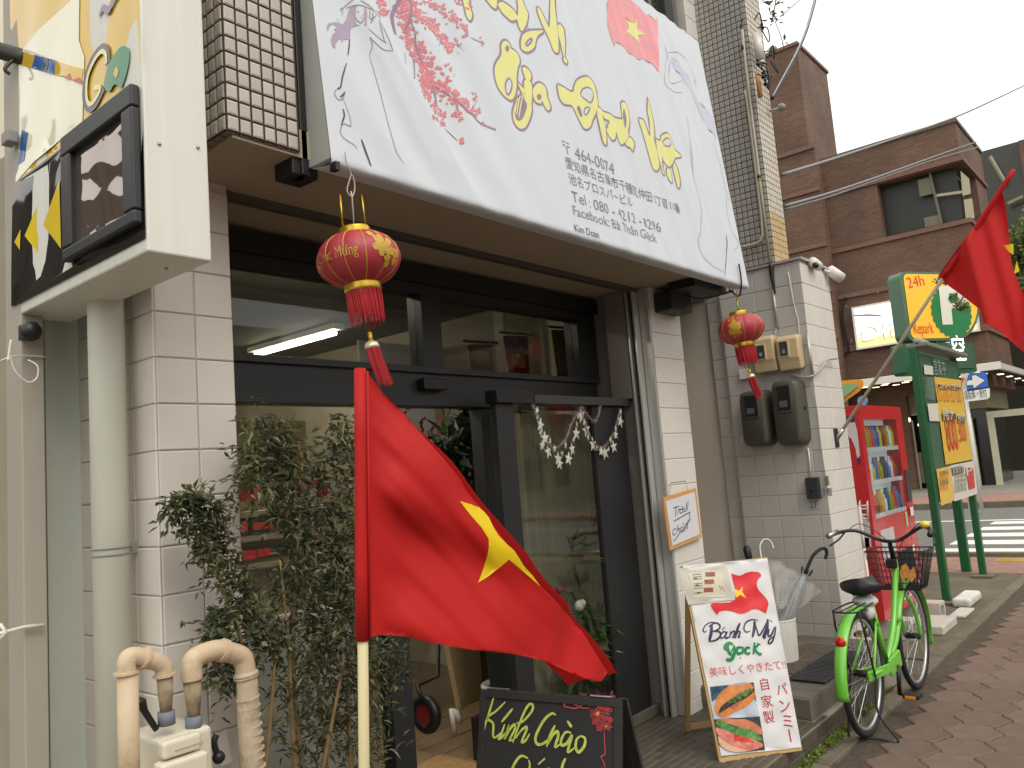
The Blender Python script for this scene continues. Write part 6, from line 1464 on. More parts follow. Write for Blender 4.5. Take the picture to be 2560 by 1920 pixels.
# ================================================================== WEEDS
random.seed(33)
wd_ = MB()
for (u, v, n_, r) in ((2015,1850,260,.09),(2045,1835,240,.08),(2080,1815,220,.07),(2100,1800,200,.07),(2125,1780,160,.05),(1990,1885,220,.08),(1975,1905,220,.08),(2055,1815,120,.05),(2150,1765,70,.04),(2170,1740,60,.04),(2190,1720,60,.04),(2030,1875,120,.06),(2110,1775,120,.05),(2135,1760,60,.03)):
    p = onz(u, v, .02); leaf_cloud(wd_, (p.x, min(p.y, 1.73), .018), r, n_, .022, .007, -.5, sc=(1, .45, .35))
wd_.build('weeds', mat('weed_leaf', rgb(120, 136, 62), .6, var=.35, vscale=14, trans=.3), None, kind='stuff', label='low green weeds sprouting between the step and the pavement', cat='weeds')
wd2 = MB()
for k in range(90):
    x = random.uniform(3.8, 9); y = random.choice([1.63, 1.72, random.uniform(.4, 1.6)]); leaf_cloud(wd2, (x, y, .004), .03, 3, .012, .004, -.2, sc=(1, .6, .1))
wd2.build('weeds', mat('moss_leaf', rgb(104, 104, 56), .7, var=.3), None, kind='stuff', label='scattered moss and dry sprigs in the paver joints', cat='moss')

# ================================================================== BICYCLE
bx, by, wb = 4.79, 1.60, 1.052; Rw = .332
bk_ = thing('bicycle', (bx, by, 0), 'bright green city bicycle with black basket parked on its stand', 'bicycle')
M_gr = mat('bike_green', rgb(112, 190, 62), .3, coat=.4)
M_tyre = mat('tyre', rgb(30, 30, 32), .8); M_rim = mat('rim_alloy', rgb(190, 190, 188), .3, .7)
def wheel(cx):
    c = Vector((cx, by, Rw)); t = MB().torus(c, Rw-.018, .018, 64, 10).build('tyre', M_tyre, bk_, smooth=True)
    MB().torus(c, Rw-.042, .011, 64, 8, sy=1.0).build('rim', M_rim, bk_, smooth=True)
    mb = MB()
    for k in range(28):
        a = 2*math.pi*k/28; s_ = 1 if k % 2 else -1; b_ = a+.35*(1 if (k//2) % 2 else -1)
        mb.tube([c+Vector((.022*math.cos(b_), s_*.03, .022*math.sin(b_))), c+Vector(((Rw-.05)*math.cos(a), 0, (Rw-.05)*math.sin(a)))], .0014, 4, False)
    mb.build('spokes', M_steel, bk_)
    MB().tube([c+Vector((0, -.045, 0)), c+Vector((0, .045, 0))], .02, 12).build('hub', M_black, bk_, smooth=True)
wheel(bx); wheel(bx+wb)
def fender(cx, a0, a1, R_, nm='mudguard'):
    mb = MB(); n_ = 34; m_ = 6
    for i in range(n_+1):
        a = a0+(a1-a0)*i/n_
        for j in range(m_+1):
            w_ = (j/m_-.5)*2; rr = R_+.012*(1-w_*w_); mb.v.append(Vector((cx+rr*math.cos(a), by+w_*.031, Rw+rr*math.sin(a))))
    mb.f = [(i*(m_+1)+j, (i+1)*(m_+1)+j, (i+1)*(m_+1)+j+1, i*(m_+1)+j+1) for i in range(n_) for j in range(m_)]
    o = mb.build(nm, M_gr, bk_, smooth=True); s_ = o.modifiers.new('s', 'SOLIDIFY'); s_.thickness = .003
fender(bx, R(35), R(190), .352); fender(bx+wb, R(-20), R(155), .352)
BB = Vector((bx+.45, by, .285)); HT = Vector((bx+.86, by, .80)); HB_ = Vector((bx+.885, by, .66))
TB('frame_tube', M_gr, bk_, spl([HT, HT+Vector((-.06, 0, -.12)), HT+Vector((-.20, 0, -.33)), BB+Vector((.06, 0, .06)), BB], 6), .019, n=12)
TB('frame_tube', M_gr, bk_, spl([HB_, HB_+Vector((-.08, 0, -.14)), HB_+Vector((-.22, 0, -.28)), BB+Vector((.0, 0, -.0))], 6), .020, n=12)
ST = Vector((bx+.29, by, .66))
TB('seat_tube', M_gr, bk_, [BB, ST], .016, n=12)
TB('seat_post', M_steel, bk_, [ST, ST+(ST-BB).normalized()*.10], .013)
TB('head_tube', M_gr, bk_, [HT+Vector((-.012, 0, .05)), HB_+Vector((.008, 0, -.05))], .022)
for s_ in (-1, 1):
    TB('chain_stay', M_gr, bk_, [BB+Vector((0, s_*.03, 0)), Vector((bx, by+s_*.06, Rw))], .009)
    TB('seat_stay', M_gr, bk_, [ST+Vector((0, s_*.02, -.06)), Vector((bx, by+s_*.06, Rw))], .008)
    TB('fork_blade', M_gr, bk_, spl([HB_+Vector((.01, s_*.04, -.05)), Vector((bx+wb-.06, by+s_*.048, .5)), Vector((bx+wb, by+s_*.05, Rw))], 5), .012)
    TB('fender_stay', M_black, bk_, [Vector((bx, by+s_*.05, Rw)), Vector((bx-.30, by+s_*.033, .30))], .0025, n=5)
    TB('fender_stay', M_black, bk_, [Vector((bx+wb, by+s_*.05, Rw)), Vector((bx+wb+.33, by+s_*.033, .34))], .0025, n=5)
# saddle
sc_ = Vector((bx+.22, by, .80)); mb = MB(); n_ = 12; m_ = 16
for i in range(n_+1):
    q = i/n_; x = -.13+.27*q; wdt = .115*(1-q)**.75*(.75+.5*min(1, q*5)) + .022 if q < 1 else .012
    wdt = (.06+.058*min(1, q*6)) if q < .17 else .118-.095*((q-.17)/.83)**.8
    zt_ = .022+.02*(1-q)**2
    for k in range(m_):
        a = 2*math.pi*k/m_; mb.v.append(sc_+Vector((x, wdt*math.cos(a), (zt_ if math.sin(a) > 0 else .045)*math.sin(a)-(.012 if math.sin(a) < 0 else 0)-.004*abs(math.cos(a)))))
mb.f = [(i*m_+k, (i+1)*m_+k, (i+1)*m_+(k+1) % m_, i*m_+(k+1) % m_) for i in range(n_) for k in range(m_)]+[tuple(range(m_)), tuple(n_*m_+k for k in range(m_))[::-1]]
mb.build('saddle', mat('saddle_black', rgb(30, 30, 31), .4), bk_, smooth=True)
MB().tube([sc_+Vector((-.10, -.04, -.06)), sc_+Vector((.08, -.015, -.06))], .005, 6).tube([sc_+Vector((-.10, .04, -.06)), sc_+Vector((.08, .015, -.06))], .005, 6).build('saddle_springs', M_steel, bk_)
MB().ball(sc_+Vector((-.03, 0, -.10)), .06, 7, (1.2, 1.2, .6)).ball(sc_+Vector((-.05, -.02, -.16)), .04, 6, (1, .8, 1.1)).build('saddle_wrap', mat('wrap_white', rgb(200, 198, 196), .6, bump=.6, bscale=14), bk_, smooth=True)
# rack
rk = MB(); rz = .70
rk.tube(spl([(bx+.28, by-.03, rz-.01), (bx+.10, by-.06, rz), (bx-.10, by-.07, rz), (bx-.19, by-.05, rz), (bx-.19, by+.05, rz), (bx-.10, by+.07, rz), (bx+.10, by+.06, rz), (bx+.28, by+.03, rz-.01)], 5), .005, 6)
rk.tube([(bx+.2, by-.02, rz), (bx-.19, by-.02, rz)], .004, 5).tube([(bx+.2, by+.02, rz), (bx-.19, by+.02, rz)], .004, 5)
for s_ in (-1, 1): rk.tube([(bx-.15, by+s_*.068, rz), (bx-.13, by+s_*.075, rz-.09), (bx, by+s_*.065, Rw)], .005, 6)
rk.build('rear_rack', M_black, bk_, smooth=True)
MB().lathe([(0, -.012), (.024, -.012), (.03, 0), (.024, .012), (0, .014)], (bx-.29, by, .56), 16, axis=Matrix.Rotation(R(-90), 3, 'Y')).build('rear_reflector', mat('reflector_red', rgb(200, 24, 28), .2), bk_, smooth=True)
# chain case + cranks
MB().obox(BB+Vector((-.10, -.055, -.05)), Vector((.22, 0, .02)), Vector((0, .02, 0)), Vector((-.02, 0, .10))).build('chain_guard', M_gr, bk_, bevel=.01)
MB().obox(Vector((bx-.05, by-.055, Rw-.03)), Vector((.42, 0, -.04)), Vector((0, .018, 0)), Vector((0, 0, .055))).build('chain_guard', M_gr, bk_, bevel=.006)
cr1 = BB+Vector((-.02, -.075, -.165)); cr2 = BB+Vector((.02, .075, .165))
TB('crank', M_black, bk_, [BB+Vector((0, -.06, 0)), cr1+Vector((0, .02, 0))], .012); TB('crank', M_black, bk_, [BB+Vector((0, .06, 0)), cr2+Vector((0, -.02, 0))], .008)
M_or = mat('reflector_orange', rgb(224, 140, 30), .25)
for p in (cr1+Vector((0, -.05, 0)), cr2+Vector((0, .05, 0))):
    MB().box(p.x-.045, p.x+.045, p.y-.045, p.y+.045, p.z-.012, p.z+.012).build('pedal', M_black, bk_, bevel=.004)
    TB('pedal_axle', M_black, bk_, [p, Vector((p.x, by+(p.y-by)*.4, p.z))], .008, n=6)
    MB().box(p.x-.048, p.x-.0455, p.y-.03, p.y+.03, p.z-.008, p.z+.008).build('pedal_reflector', M_or, bk_)
# stand
TB('kickstand', M_black, bk_, spl([(bx, by+.07, Rw), (bx-.06, by+.075, .15), (4.69, 1.68, .012), (4.70, 1.60, .012), (4.71, 1.52, .012), (4.722, 1.435, .012), (bx-.06, by-.075, .15), (bx, by-.07, Rw)], 5), .0065, n=7)
# handlebar, stem, basket
SH = Vector((bx+.80, by, .98))
TB('stem', M_black, bk_, [HT+Vector((-.01, 0, .04)), SH+Vector((.01, 0, -.02)), SH], [.016, .014, .013])
TB('handlebar', mat('bar_black', rgb(34, 34, 36), .35), bk_, spl([(bx+.60, by+.30, 1.035), (bx+.68, by+.285, 1.045), (bx+.80, by+.20, 1.045), (bx+.82, by+.07, .985), (bx+.80, by, .975), (bx+.82, by-.07, .985), (bx+.80, by-.20, 1.06), (bx+.68, by-.285, 1.055), (bx+.60, by-.30, 1.04)], 6), .0115, n=10)
for s_ in (-1, 1):
    TB('grip', M_black if s_ < 0 else M_steel, bk_, [(bx+.57, by+s_*.302, 1.035), (bx+.70, by+s_*.285, 1.05)], .017)
    TB('brake_lever', M_black, bk_, spl([(bx+.76, by+s_*.25, 1.05), (bx+.72, by+s_*.285, 1.0), (bx+.60, by+s_*.31, .97)], 4), .006, n=6)
    TB('brake_cable', M_black, bk_, spl([(bx+.76, by+s_*.24, 1.05), (bx+.88, by+s_*.18, 1.08), (bx+.93, by+s_*.04, .95), (bx+.90, by, .78)], 6), .003, n=5)
MB().ball((bx+.70, by-.25, 1.085), .03, 8, (1, 1, .75)).build('bell', mat('bell_yellow', rgb(226, 200, 60), .3), bk_, smooth=True)
bkx0, bkx1, bz0, bz1 = bx+.86, bx+1.12, .66, .90
bsk = MB(); hw0, hw1 = .13, .18
def rect_ring(t, r_=.003):
    z = bz0+(bz1-bz0)*t; hw = hw0+(hw1-hw0)*t; x0 = bkx0; x1 = bkx1-.07*(1-t)
    bsk.tube([(x0, by-hw, z), (x1, by-hw, z), (x1, by+hw, z), (x0, by+hw, z), (x0, by-hw, z)], r_, 5, False)
for i in range(7): rect_ring(i/6, .005 if i in (0, 6) else .0022)
for i in range(14):
    q = i/13
    for xx0, xx1 in ((bkx0, bkx0), (bkx1-.07, bkx1)):
        bsk.tube([(xx0, by-hw0+2*hw0*q, bz0), (xx1, by-hw1+2*hw1*q, bz1)], .0022, 4, False)
for i in range(10):
    q = i/9
    for s_ in (-1, 1): bsk.tube([(bkx0+(bkx1-.07-bkx0)*q, by+s_*hw0, bz0), (bkx0+(bkx1-bkx0)*q, by+s_*hw1, bz1)], .0022, 4, False)
    bsk.tube([(bkx0+(bkx1-.07-bkx0)*q, by-hw0, bz0), (bkx0+(bkx1-.07-bkx0)*q, by+hw0, bz0)], .0022, 4, False)
bsk.build('basket', M_black, bk_)
mb = MB(); mb.add([(bkx0-.004, by-hw0, bz0), (bkx0-.004, by+hw0*.1, bz0), (bkx0-.004, by+hw1*.1, bz1), (bkx0-.004, by-hw1, bz1)], [(0, 1, 2, 3)])
mb.build('basket_net', mat('net_black', rgb(30, 30, 30), .8, alpha=.55), bk_)
Decal(Plane((bkx0-.008, by-.07, .76), -Y1, Z1), 0).poly2([(-.03, .05), (0, .07), (.02, .02), (.045, .05), (.05, -.01), (.02, -.05), (-.01, -.02), (-.035, -.05), (-.045, .0)]).build('basket_sticker', mat('sticker_orange', rgb(214, 140, 70), .5, var=.3, vscale=60), bk_)
MB().box(bkx0-.06, bkx0-.01, by-.02, by+.04, .80, .86).build('lamp', M_black, bk_, bevel=.008)

# ================================================================== VENDING MACHINE
vx0, vx1, vy0, vy1, vz0, vz1 = 7.10, 8.38, 2.14, 2.82, .17, 1.945
vm = thing('vending_machine', (7.7, 2.5, 0), 'red drinks vending machine with lit bottles standing beyond the grey pier', 'vending machine')
M_vr = mat('vending_red', rgb(190, 34, 38), .3, coat=.3, var=.04, dirt=.08)
wz = .98; wx0, wx1 = vx0+.10, vx1-.20; wz1 = vz1-.12
BX('cabinet', M_vr, vm, vx0, vx1, vy0+.13, vy1, vz0, vz1, bevel=.008)
MB().box(vx0, vx1, vy0, vy0+.13, wz1, vz1).box(vx0, wx0, vy0, vy0+.13, vz0, wz1-.0005).box(wx1, vx1, vy0, vy0+.13, vz0, wz1-.0005).box(wx0+.0005, wx1-.0005, vy0+.002, vy0+.13, vz0, wz).build('door', M_vr, vm)
BX('display_back', mat('display_grey', rgb(190, 200, 204), .5, emis=.45), vm, wx0, wx1, vy0+.118, vy0+.129, wz, wz1)
BX('display_glass', glass('vend_gl', (.95, .97, .97, 1), .8), vm, wx0, wx1, vy0+.004, vy0+.008, wz, wz1)
cols = [rgb(60, 120, 190), rgb(120, 170, 50), rgb(190, 180, 40), rgb(200, 60, 40), rgb(60, 80, 140), rgb(190, 120, 40), rgb(220, 220, 216), rgb(90, 70, 40)]
cm = [mat('drink%d' % i, c, .25) for i, c in enumerate(cols)]
rh = (wz1-wz)/3
for r_ in range(3):
    zb_ = wz+rh*r_
    BX('shelf', mat('shelf_white', rgb(206, 206, 204), .4), vm, wx0, wx1, vy0+.012, vy0+.117, zb_+.004, zb_+.03)
    for k in range(14): BX('button', mat('button', rgb(226, 226, 222), .3), vm, wx0+.01+k*.0705, wx0+.055+k*.0705, vy0+.009, vy0+.0115, zb_+.0, zb_+.04, bevel=.002)
    for k in range(13):
        x = wx0+.045+k*.076; h_ = .2 if r_ == 2 or k % 3 else .15; c = (k*5+r_*3+(k*k) % 3) % 8
        MB().lathe([(0, 0), (.026, 0), (.028, .02), (.028, h_*.66), (.012, h_*.86), (.012, h_), (0, h_)], (x, vy0+.065, zb_+.031), 10).build('drink', cm[c], vm, smooth=True)
MB().box(wx0+.06, wx0+.45, vy0-.002, vy0, vz0+.45, wz-.1).build('notice', mat('notice_white', rgb(190, 186, 184), .4, var=.05), vm)
BX('dispenser_flap', M_black, vm, wx0+.5, wx1-.02, vy0-.004, vy0+.001, vz0+.28, vz0+.48, bevel=.006)
BX('coin_panel', mat('coin_dark', rgb(60, 56, 60), .3), vm, wx1+.03, wx1+.16, vy0-.012, vy0-.001, 1.05, 1.35, bevel=.004)
BX('sticker', M_white, vm, wx1+.03, wx1+.13, vy0-.014, vy0-.0121, .92, 1.0); BX('sticker', mat('stk_green', rgb(150, 200, 120), .4), vm, wx1-.12, wx1-.06, vy0-.004, vy0-.0021, .84, .97)
BX('sticker', M_white, vm, wx1-.02, wx1+.05, vy0-.004, vy0-.0021, .55, .66); BX('sticker', M_white, vm, wx1+.04, wx1+.10, vy0-.004, vy0-.0021, .42, .50)
vf = Plane((0, vy0, 0), X1, Z1)
for off, m_, dx_ in ((.003, mat('cola_blue', rgb(60, 60, 110), .4), .012), (.005, mat('cola_white', rgb(220, 214, 210), .4), 0)):
    Decal(vf, off).text('Coca-Cola', (vx0+.42+dx_, vz0+.07-dx_*.6), (vx1-.02+dx_, vz0+.07-dx_*.6), px=False, hs=.22, slant=.2).build('lettering', m_, vm)
sv_ = Plane((vx0, 0, 0), -Y1, Z1); zv = lambda x, y: (2080+x*.32548, 980+y*.32548)
M_vb = mat('side_blue', rgb(44, 52, 104), .4); M_vw = mat('side_white', rgb(206, 200, 200), .4)
Decal(sv_, .003).poly([(70,190),(172,182),(176,232),(74,238)], None, zv).poly([(194,508),(217,506),(219,555),(198,558)], None, zv).poly([(245,1120),(285,1118),(290,1190),(255,1190)], None, zv).build('side_print', M_vb, vm)
Decal(sv_, .003).poly([(78,236),(176,228),(195,300),(216,490),(194,508),(180,430),(150,360),(110,325),(80,318)], None, zv).build('side_print', M_vw, vm)
Decal(sv_, .003).text('S', zv(96, 545), zv(128, 520), hs=.14).build('lettering', M_vw, vm)
Decal(sv_, .003).poly([(130,820),(170,850),(200,880),(270,985),(290,1000),(305,1190),(200,1190),(140,900)], None, zv).build('side_print', M_vw, vm)
vt = mat('spike_white', rgb(216, 206, 200), .4)
wr_ = thing('wire_hanger_rack', onx(2135, 1290, 7.05), 'white wire rack with three upright spikes beside the vending machine', 'rack')
mb = MB(); X_ = 7.0
for x in (155, 210, 270): mb.tube([onx(*zv(x+8, 990), X_), onx(*zv(x, 860), X_), onx(*zv(x+5, 832), X_)], [.007, .009, .002], 6)
for y in (880, 905, 950, 980): mb.tube([onx(*zv(150, y), X_), onx(*zv(280, y-10), X_)], .006, 6)
mb.tube([onx(*zv(210, 880), X_), onx(*zv(235, 1120), X_), (onx(*zv(245, 1200), X_))], .014, 8)
mb.tube([onx(*zv(245, 1200), X_), Vector((X_, onx(*zv(245, 1200), X_).y, .0))], .014, 8)
mb.build('frame', vt, wr_, smooth=True)
for i, (x0_, y0_, lb) in enumerate(((7.2, 2.12, 'grey hollow concrete block under the front of the vending machine, nearest one'), (8.05, 2.10, 'grey hollow concrete block under the far front corner of the vending machine'))):
    t = thing('concrete_block', (x0_, y0_, 0), lb, 'concrete block', 'blocks under the vending machine')
    b = MB(); w1, l1, h1_ = .19, .39, .155; yy = y0_-.15
    b.box(x0_, x0_+.03, yy, yy+l1, .003, h1_).box(x0_+w1-.03, x0_+w1, yy, yy+l1, .003, h1_).box(x0_+.03, x0_+w1-.03, yy, yy+l1, .003, .03).box(x0_+.03, x0_+w1-.03, yy, yy+l1, h1_-.03, h1_)
    b.build('block', mat('block_conc', rgb(184, 180, 168), .9, var=.1, vscale=12, bump=.3), t)
BX('concrete_slab', MATS['block_conc'], None, 7.45, 7.95, 1.80, 2.10, .003, .075, bevel=.01, label='low white concrete slab in front of the vending machine', cat='concrete slab')
BX('wheel_stop', mat('stop_white', rgb(206, 202, 190), .85, var=.1, vscale=15, dirt=.3), None, 8.72, 9.25, 1.84, 2.0, .003, .09, bevel=.03, seg=3, label='white painted concrete wheel stop near the first green post', cat='wheel stop')
BX('wheel_stop', MATS['block_conc'], None, 8.2, 8.62, 1.79, 1.92, .003, .03, bevel=.01, label='thin pale concrete pad beside the kerb strip', cat='concrete pad')

# ================================================================== PARKING SIGNS
M_pg = mat('post_green', rgb(26, 88, 50), .4, var=.06, dirt=.1); M_bg = mat('board_green', rgb(66, 98, 74), .4, var=.03)
bd = thing('price_board', (9.7, 2.07, 0), 'parking tariff board in yellow and green between dark green posts', 'sign board')
for x in (8.965, 10.755): BX('post', M_pg, bd, x-.045, x+.045, 2.06, 2.13, 0, 2.56 if x < 9 else 2.55, bevel=.008)
for x in (8.965, 10.755): BX('base_pad', M_conc, bd, x-.14, x+.14, 1.98, 2.2, .002, .03, bevel=.008)
pbp = Plane((0, 2.05, 0), X1, Z1)
bx0, bx1, bz0_, bz1_ = 9.02, 10.70, .95, 2.50
BX('panel', M_bg, bd, bx0, bx1, 2.055, 2.10, .98, 2.50, bevel=.004)
MB().box(8.95, 10.85, 1.95, 2.16, 2.56, 2.60).build('lamp_hood', mat('hood_grey', rgb(120, 122, 106), .5), bd, bevel=.006)
TB('hood_end', mat('hood_pale', rgb(150, 154, 136), .5), bd, [(8.95, 2.05, 2.62), (9.35, 2.05, 2.62)], .035)
zp = lambda x, y: (2300+x*.30127, 820+y*.30127)
def pq(P, nm, m, off=.006, **k): Decal(pbp, off).poly(P, None, zp).build(nm, m, bd, **k)
M_py = mat('tariff_yellow', rgb(220, 178, 66), .45, var=.02); M_pr = mat('tariff_red', rgb(206, 74, 50), .5); M_po = mat('tariff_orange', rgb(224, 136, 60), .5); M_pw = mat('tariff_white', rgb(210, 206, 190), .45)
pq([(112,405),(333,432),(428,1092),(208,1135)], 'tariff_panel', M_py)
pq([(130,1172),(245,1145),(280,1430),(172,1475)], 'notice_panel', mat('notice_yellow', rgb(220, 180, 84), .5))
pq([(245,1142),(440,1102),(472,1365),(460,1380),(282,1440)], 'notice_panel', M_pw)
pq([(372,1168),(432,1160),(448,1325),(398,1342)], 'notice_print', mat('notice_red', rgb(200, 60, 66), .5), .012)
pq([(250,1160),(350,1145),(356,1195),(262,1225)], 'notice_print', mat('notice_grey', rgb(84, 92, 78), .5), .012)
pq([(22,305),(98,318),(104,390),(28,385)], 'notice_print', M_pw, .010)
pq([(52,630),(138,625),(155,775),(72,772)], 'notice_print', M_pw, .010)
for P in ([(140,468),(232,478),(235,515),(145,510)], [(242,480),(328,488),(332,520),(248,518)], [(170,705),(285,708),(292,775),(175,770)], [(298,735),(365,735),(368,788),(305,785)]): pq(P, 'tariff_print', mat('tariff_dark', rgb(60, 76, 60), .5), .012)
def ptxt(s_, A, B, m, h_=None, off=.016):
    a = Vector(pbp.px(*zp(*A))); b = Vector(pbp.px(*zp(*B))); Decal(pbp, off).text(s_, (a.x, a.y), (b.x, b.y), px=False, hs=h_).build('lettering', m, bd)
ptxt('60分', (148, 505), (230, 512), M_pw, .09); ptxt('30分', (250, 512), (328, 516), M_pw, .09)
ptxt('最大', (180, 762), (285, 768), M_pw, .16); ptxt('夜間', (306, 780), (364, 783), M_pw, .12)
ptxt('30-200-30-100', (142, 605), (340, 620), M_po, .26); ptxt('800', (225, 1020), (315, 1005), M_pr, .55); ptxt('300', (322, 945), (382, 935), M_pr, .35)
ptxt('お知らせ', (262, 1212), (350, 1185), M_pw, .10); ptxt('P', (378, 1230), (428, 1222), M_pw, .16)
for y in (440, 470, 500, 530, 560, 590): ptxt('ご利用案内', (32, y), (115, y+8), mat('tariff_pale', rgb(140, 156, 140), .5), .05)
ptxt('営業中', (110, 380), (205, 388), MATS['tariff_pale'], .2)
for y in (1250, 1290, 1330, 1365): ptxt('注意事項', (272, y), (375, y-20), mat('ink_grey', rgb(120, 116, 104), .5), .05)
for y in (1200, 1240, 1280, 1320): ptxt('駐車場', (155, y+30), (225, y+12), MATS['tariff_orange'] if y % 80 else mat('ink_green', rgb(70, 100, 70), .5), .06)

ps2 = thing('parking_sign', (11.12, 2.34, 0), 'yellow and green parking sign with large white P on a green post', 'sign')
BX('post', M_pg, ps2, 11.07, 11.17, 2.29, 2.39, 0, 3.0, bevel=.01)
ep = Vector((.87, -.5, 0)).normalized(); npz = Vector((-.5, -.87, 0)).normalized()
OP = Vector((11.12, 2.34, 0))
pp2 = Plane(OP+npz*.07, ep, Z1)
ztl = pp2.px(2262, 690); zbl = pp2.px(2278, 850); zr = pp2.px(2450, 760); zbr = pp2.px(2360, 848)
ax0, ax1 = pp2.px(2268, 770)[0], pp2.px(2448, 775)[0]; by0, by1 = pp2.px(2320, 848)[1], pp2.px(2320, 684)[1]
def rr_poly(a0, a1, b0, b1, r, rbr=None):
    pts = []
    for (cx_, cy_, s, rr) in ((a0+r, b0+r, 180, r), (a1-(rbr or r), b0+(rbr or r), 270, rbr or r), (a1-r, b1-r, 0, r), (a0+r, b1-r, 90, r)):
        for k in range(9): a = R(s+k*11.25); pts.append((cx_+rr*math.cos(a), cy_+rr*math.sin(a)))
    return pts
def extr(name, poly, off0, off1, m, parent, pl, **k):
    n_ = len(poly); mb = MB(); mb.v = [pl.at(p[0], p[1], o) for o in (off0, off1) for p in poly]
    mb.f = [tuple(range(n_)), tuple(range(n_, 2*n_))[::-1]]+[(i, n_+i, n_+(i+1) % n_, (i+1) % n_) for i in range(n_)]
    return mb.build(name, m, parent, **k)
rbig = (ax1-ax0)*.42
extr('case', rr_poly(ax0-.05, ax1+.01, by0-.02, by1+.02, .09, rbig), -.20, 0, mat('case_green', rgb(74, 110, 82), .4, var=.04), ps2, pp2)
Decal(pp2, .006).poly2(rr_poly(ax0, ax1-.02, by0+.01, by1-.01, .07, rbig)).build('face', mat('sign_amber', rgb(250, 184, 46), .4, emis=.15), ps2)
cxp, cyp = pp2.px(2377, 780); rp_ = (by1-by0)*.40
gear = []
for k in range(96): a = 2*math.pi*k/96; gear.append((cxp+(rp_+.012*math.sin(a*24))*math.cos(a)*1.0, cyp+(rp_+.012*math.sin(a*24))*math.sin(a)))
Decal(pp2, .012).poly2(gear).build('emblem', mat('emblem_green', rgb(22, 116, 62), .4, emis=.05), ps2)
zq = lambda x, y: (2240+x*.31342, 380+y*.31342)
Decal(pp2, .018).poly([(330,1075),(362,1380),(445,1378),(432,1255),(500,1250),(560,1190),(545,1130),(480,1080),(410,1068)], None, zq).build('letter_P', mat('letter_white', rgb(224, 222, 206), .4), ps2)
Decal(pp2, .022).poly([(415,1130),(425,1210),(465,1205),(490,1170),(470,1135)], None, zq).build('letter_counter', MATS['emblem_green'], ps2)
Decal(pp2, .012).text('24h', zq(95, 1088), zq(225, 1062)).build('lettering', mat('repark_red', rgb(214, 78, 46), .5), ps2)
Decal(pp2, .012).text('Repark', zq(140, 1450), zq(298, 1445), hs=.20).build('lettering', MATS['repark_red'], ps2)
TB('neck', M_pg, ps2, [(11.12, 2.34, 2.5), pp2.at((ax0+ax1)/2*.0, by0-.02, -.1)], .05)
# vacancy display
a2, a3 = pp2.px(2262, 895)[0], pp2.px(2438, 880)[0]; c2_, c3_ = pp2.px(2300, 925)[1], pp2.px(2300, 858)[1]
extr('display_case', rr_poly(a2, a3, c2_-.05, c3_, .04), -.2, -.01, M_pg, ps2, pp2)
Decal(pp2, .002).poly2([(a2+(a3-a2)*.12, c2_), (a3-.04, c2_), (a3-.04, c3_-.03), (a2+(a3-a2)*.12, c3_-.03)]).build('display_face', mat('display_dark', rgb(58, 84, 66), .4), ps2)
Decal(pp2, .012).text('空', zp(280, 262), zp(378, 256), hs=.36).build('display_lettering', mat('led_white', (1, 1, 1, 1), .5, emis=3), ps2)
# round cornered green sign above the vending machine
og = thing('rounded_sign', onx(2120, 1000, 9.5), 'orange edged green rounded sign behind the top of the vending machine', 'sign')
ogp = Plane((9.5, 0, 0), -Y1, Z1); zo = lambda x, y: (2100+x*.30144, 650+y*.30144)
Decal(ogp, 0).poly([(-60,1010),(40,998),(150,988),(190,1000),(195,1050),(160,1090),(60,1160),(20,1200),(0,1240),(-60,1280)], None, zo).build('edge', mat('sign_orange', rgb(226, 158, 50), .4), og)
Decal(ogp, .02).poly([(-60,1040),(60,1030),(150,1030),(150,1050),(100,1090),(40,1140),(0,1180),(-60,1240)], None, zo).build('face', mat('sign_mint', rgb(136, 176, 130), .4), og)
TB('post', M_pg, og, [(9.56, ogp.O.y+onx(2110, 1000, 9.56).y, 0), (9.56, onx(2110, 1000, 9.56).y, 2.2)], .04)
bls = onx(*zo(188, 1168), 9.4); MB().lathe([(0, -.01), (.055, -.01), (.055, .01), (0, .01)], bls, 16, axis=Matrix.Rotation(R(90), 3, 'Y')).tube([bls+Vector((.03, 0, 0)), Vector((bls.x+.03, bls.y, 0))], .02, 8).build('blue_marker', mat('blue_disc', rgb(120, 156, 200), .4), None, label='small pale blue round marker above the vending machine', cat='marker')

# one way sign
ow = thing('one_way_sign', (19.2, 3.8, .0), 'blue one way sign with white arrow on a white pole across the street', 'road sign')
op = Plane(Vector((19.2, 3.85, 0)), Vector((.55, -.83, 0)), Z1)
Decal(op, 0).poly([(405,372),(552,365),(568,488),(385,512)], None, zp).build('plate', mat('sign_blue2', rgb(40, 92, 172), .4), ow)
Decal(op, .02).poly([(388,440),(432,432),(428,400),(455,392),(532,436),(445,500),(435,472),(385,478)], None, zp).build('arrow', M_pw, ow)
Decal(op, 0).poly([(360,530),(578,498),(580,570),(560,590),(375,612)], None, zp).build('sub_plate', mat('plate_white', rgb(214, 212, 204), .4), ow)
a = Vector(op.px(*zp(375, 588))); b = Vector(op.px(*zp(555, 568)))
Decal(op, .02).text('自転車・原付', (a.x, a.y), (b.x, b.y), px=False, hs=.22).build('lettering', mat('ink_dark', rgb(60, 60, 60), .5), ow)
pbz = onz(2430, 1290, 0.1); TB('pole', M_white, ow, [pbz, Vector((pbz.x, pbz.y, 3.6))], .04)
rsn = thing('stop_sign', (19.4, 4.1, 0), 'white and red edge of a road sign behind the tariff board', 'road sign')
Decal(Plane((19.5, 0, 0), -Y1, Z1), 0).poly([(340,340),(412,332),(378,500),(350,500)], None, zp).build('plate', M_pw, rsn)
Decal(Plane((19.45, 0, 0), -Y1, Z1), 0).poly([(340,410),(372,415),(350,458)], None, zp).build('triangle', MATS['notice_red'], rsn)
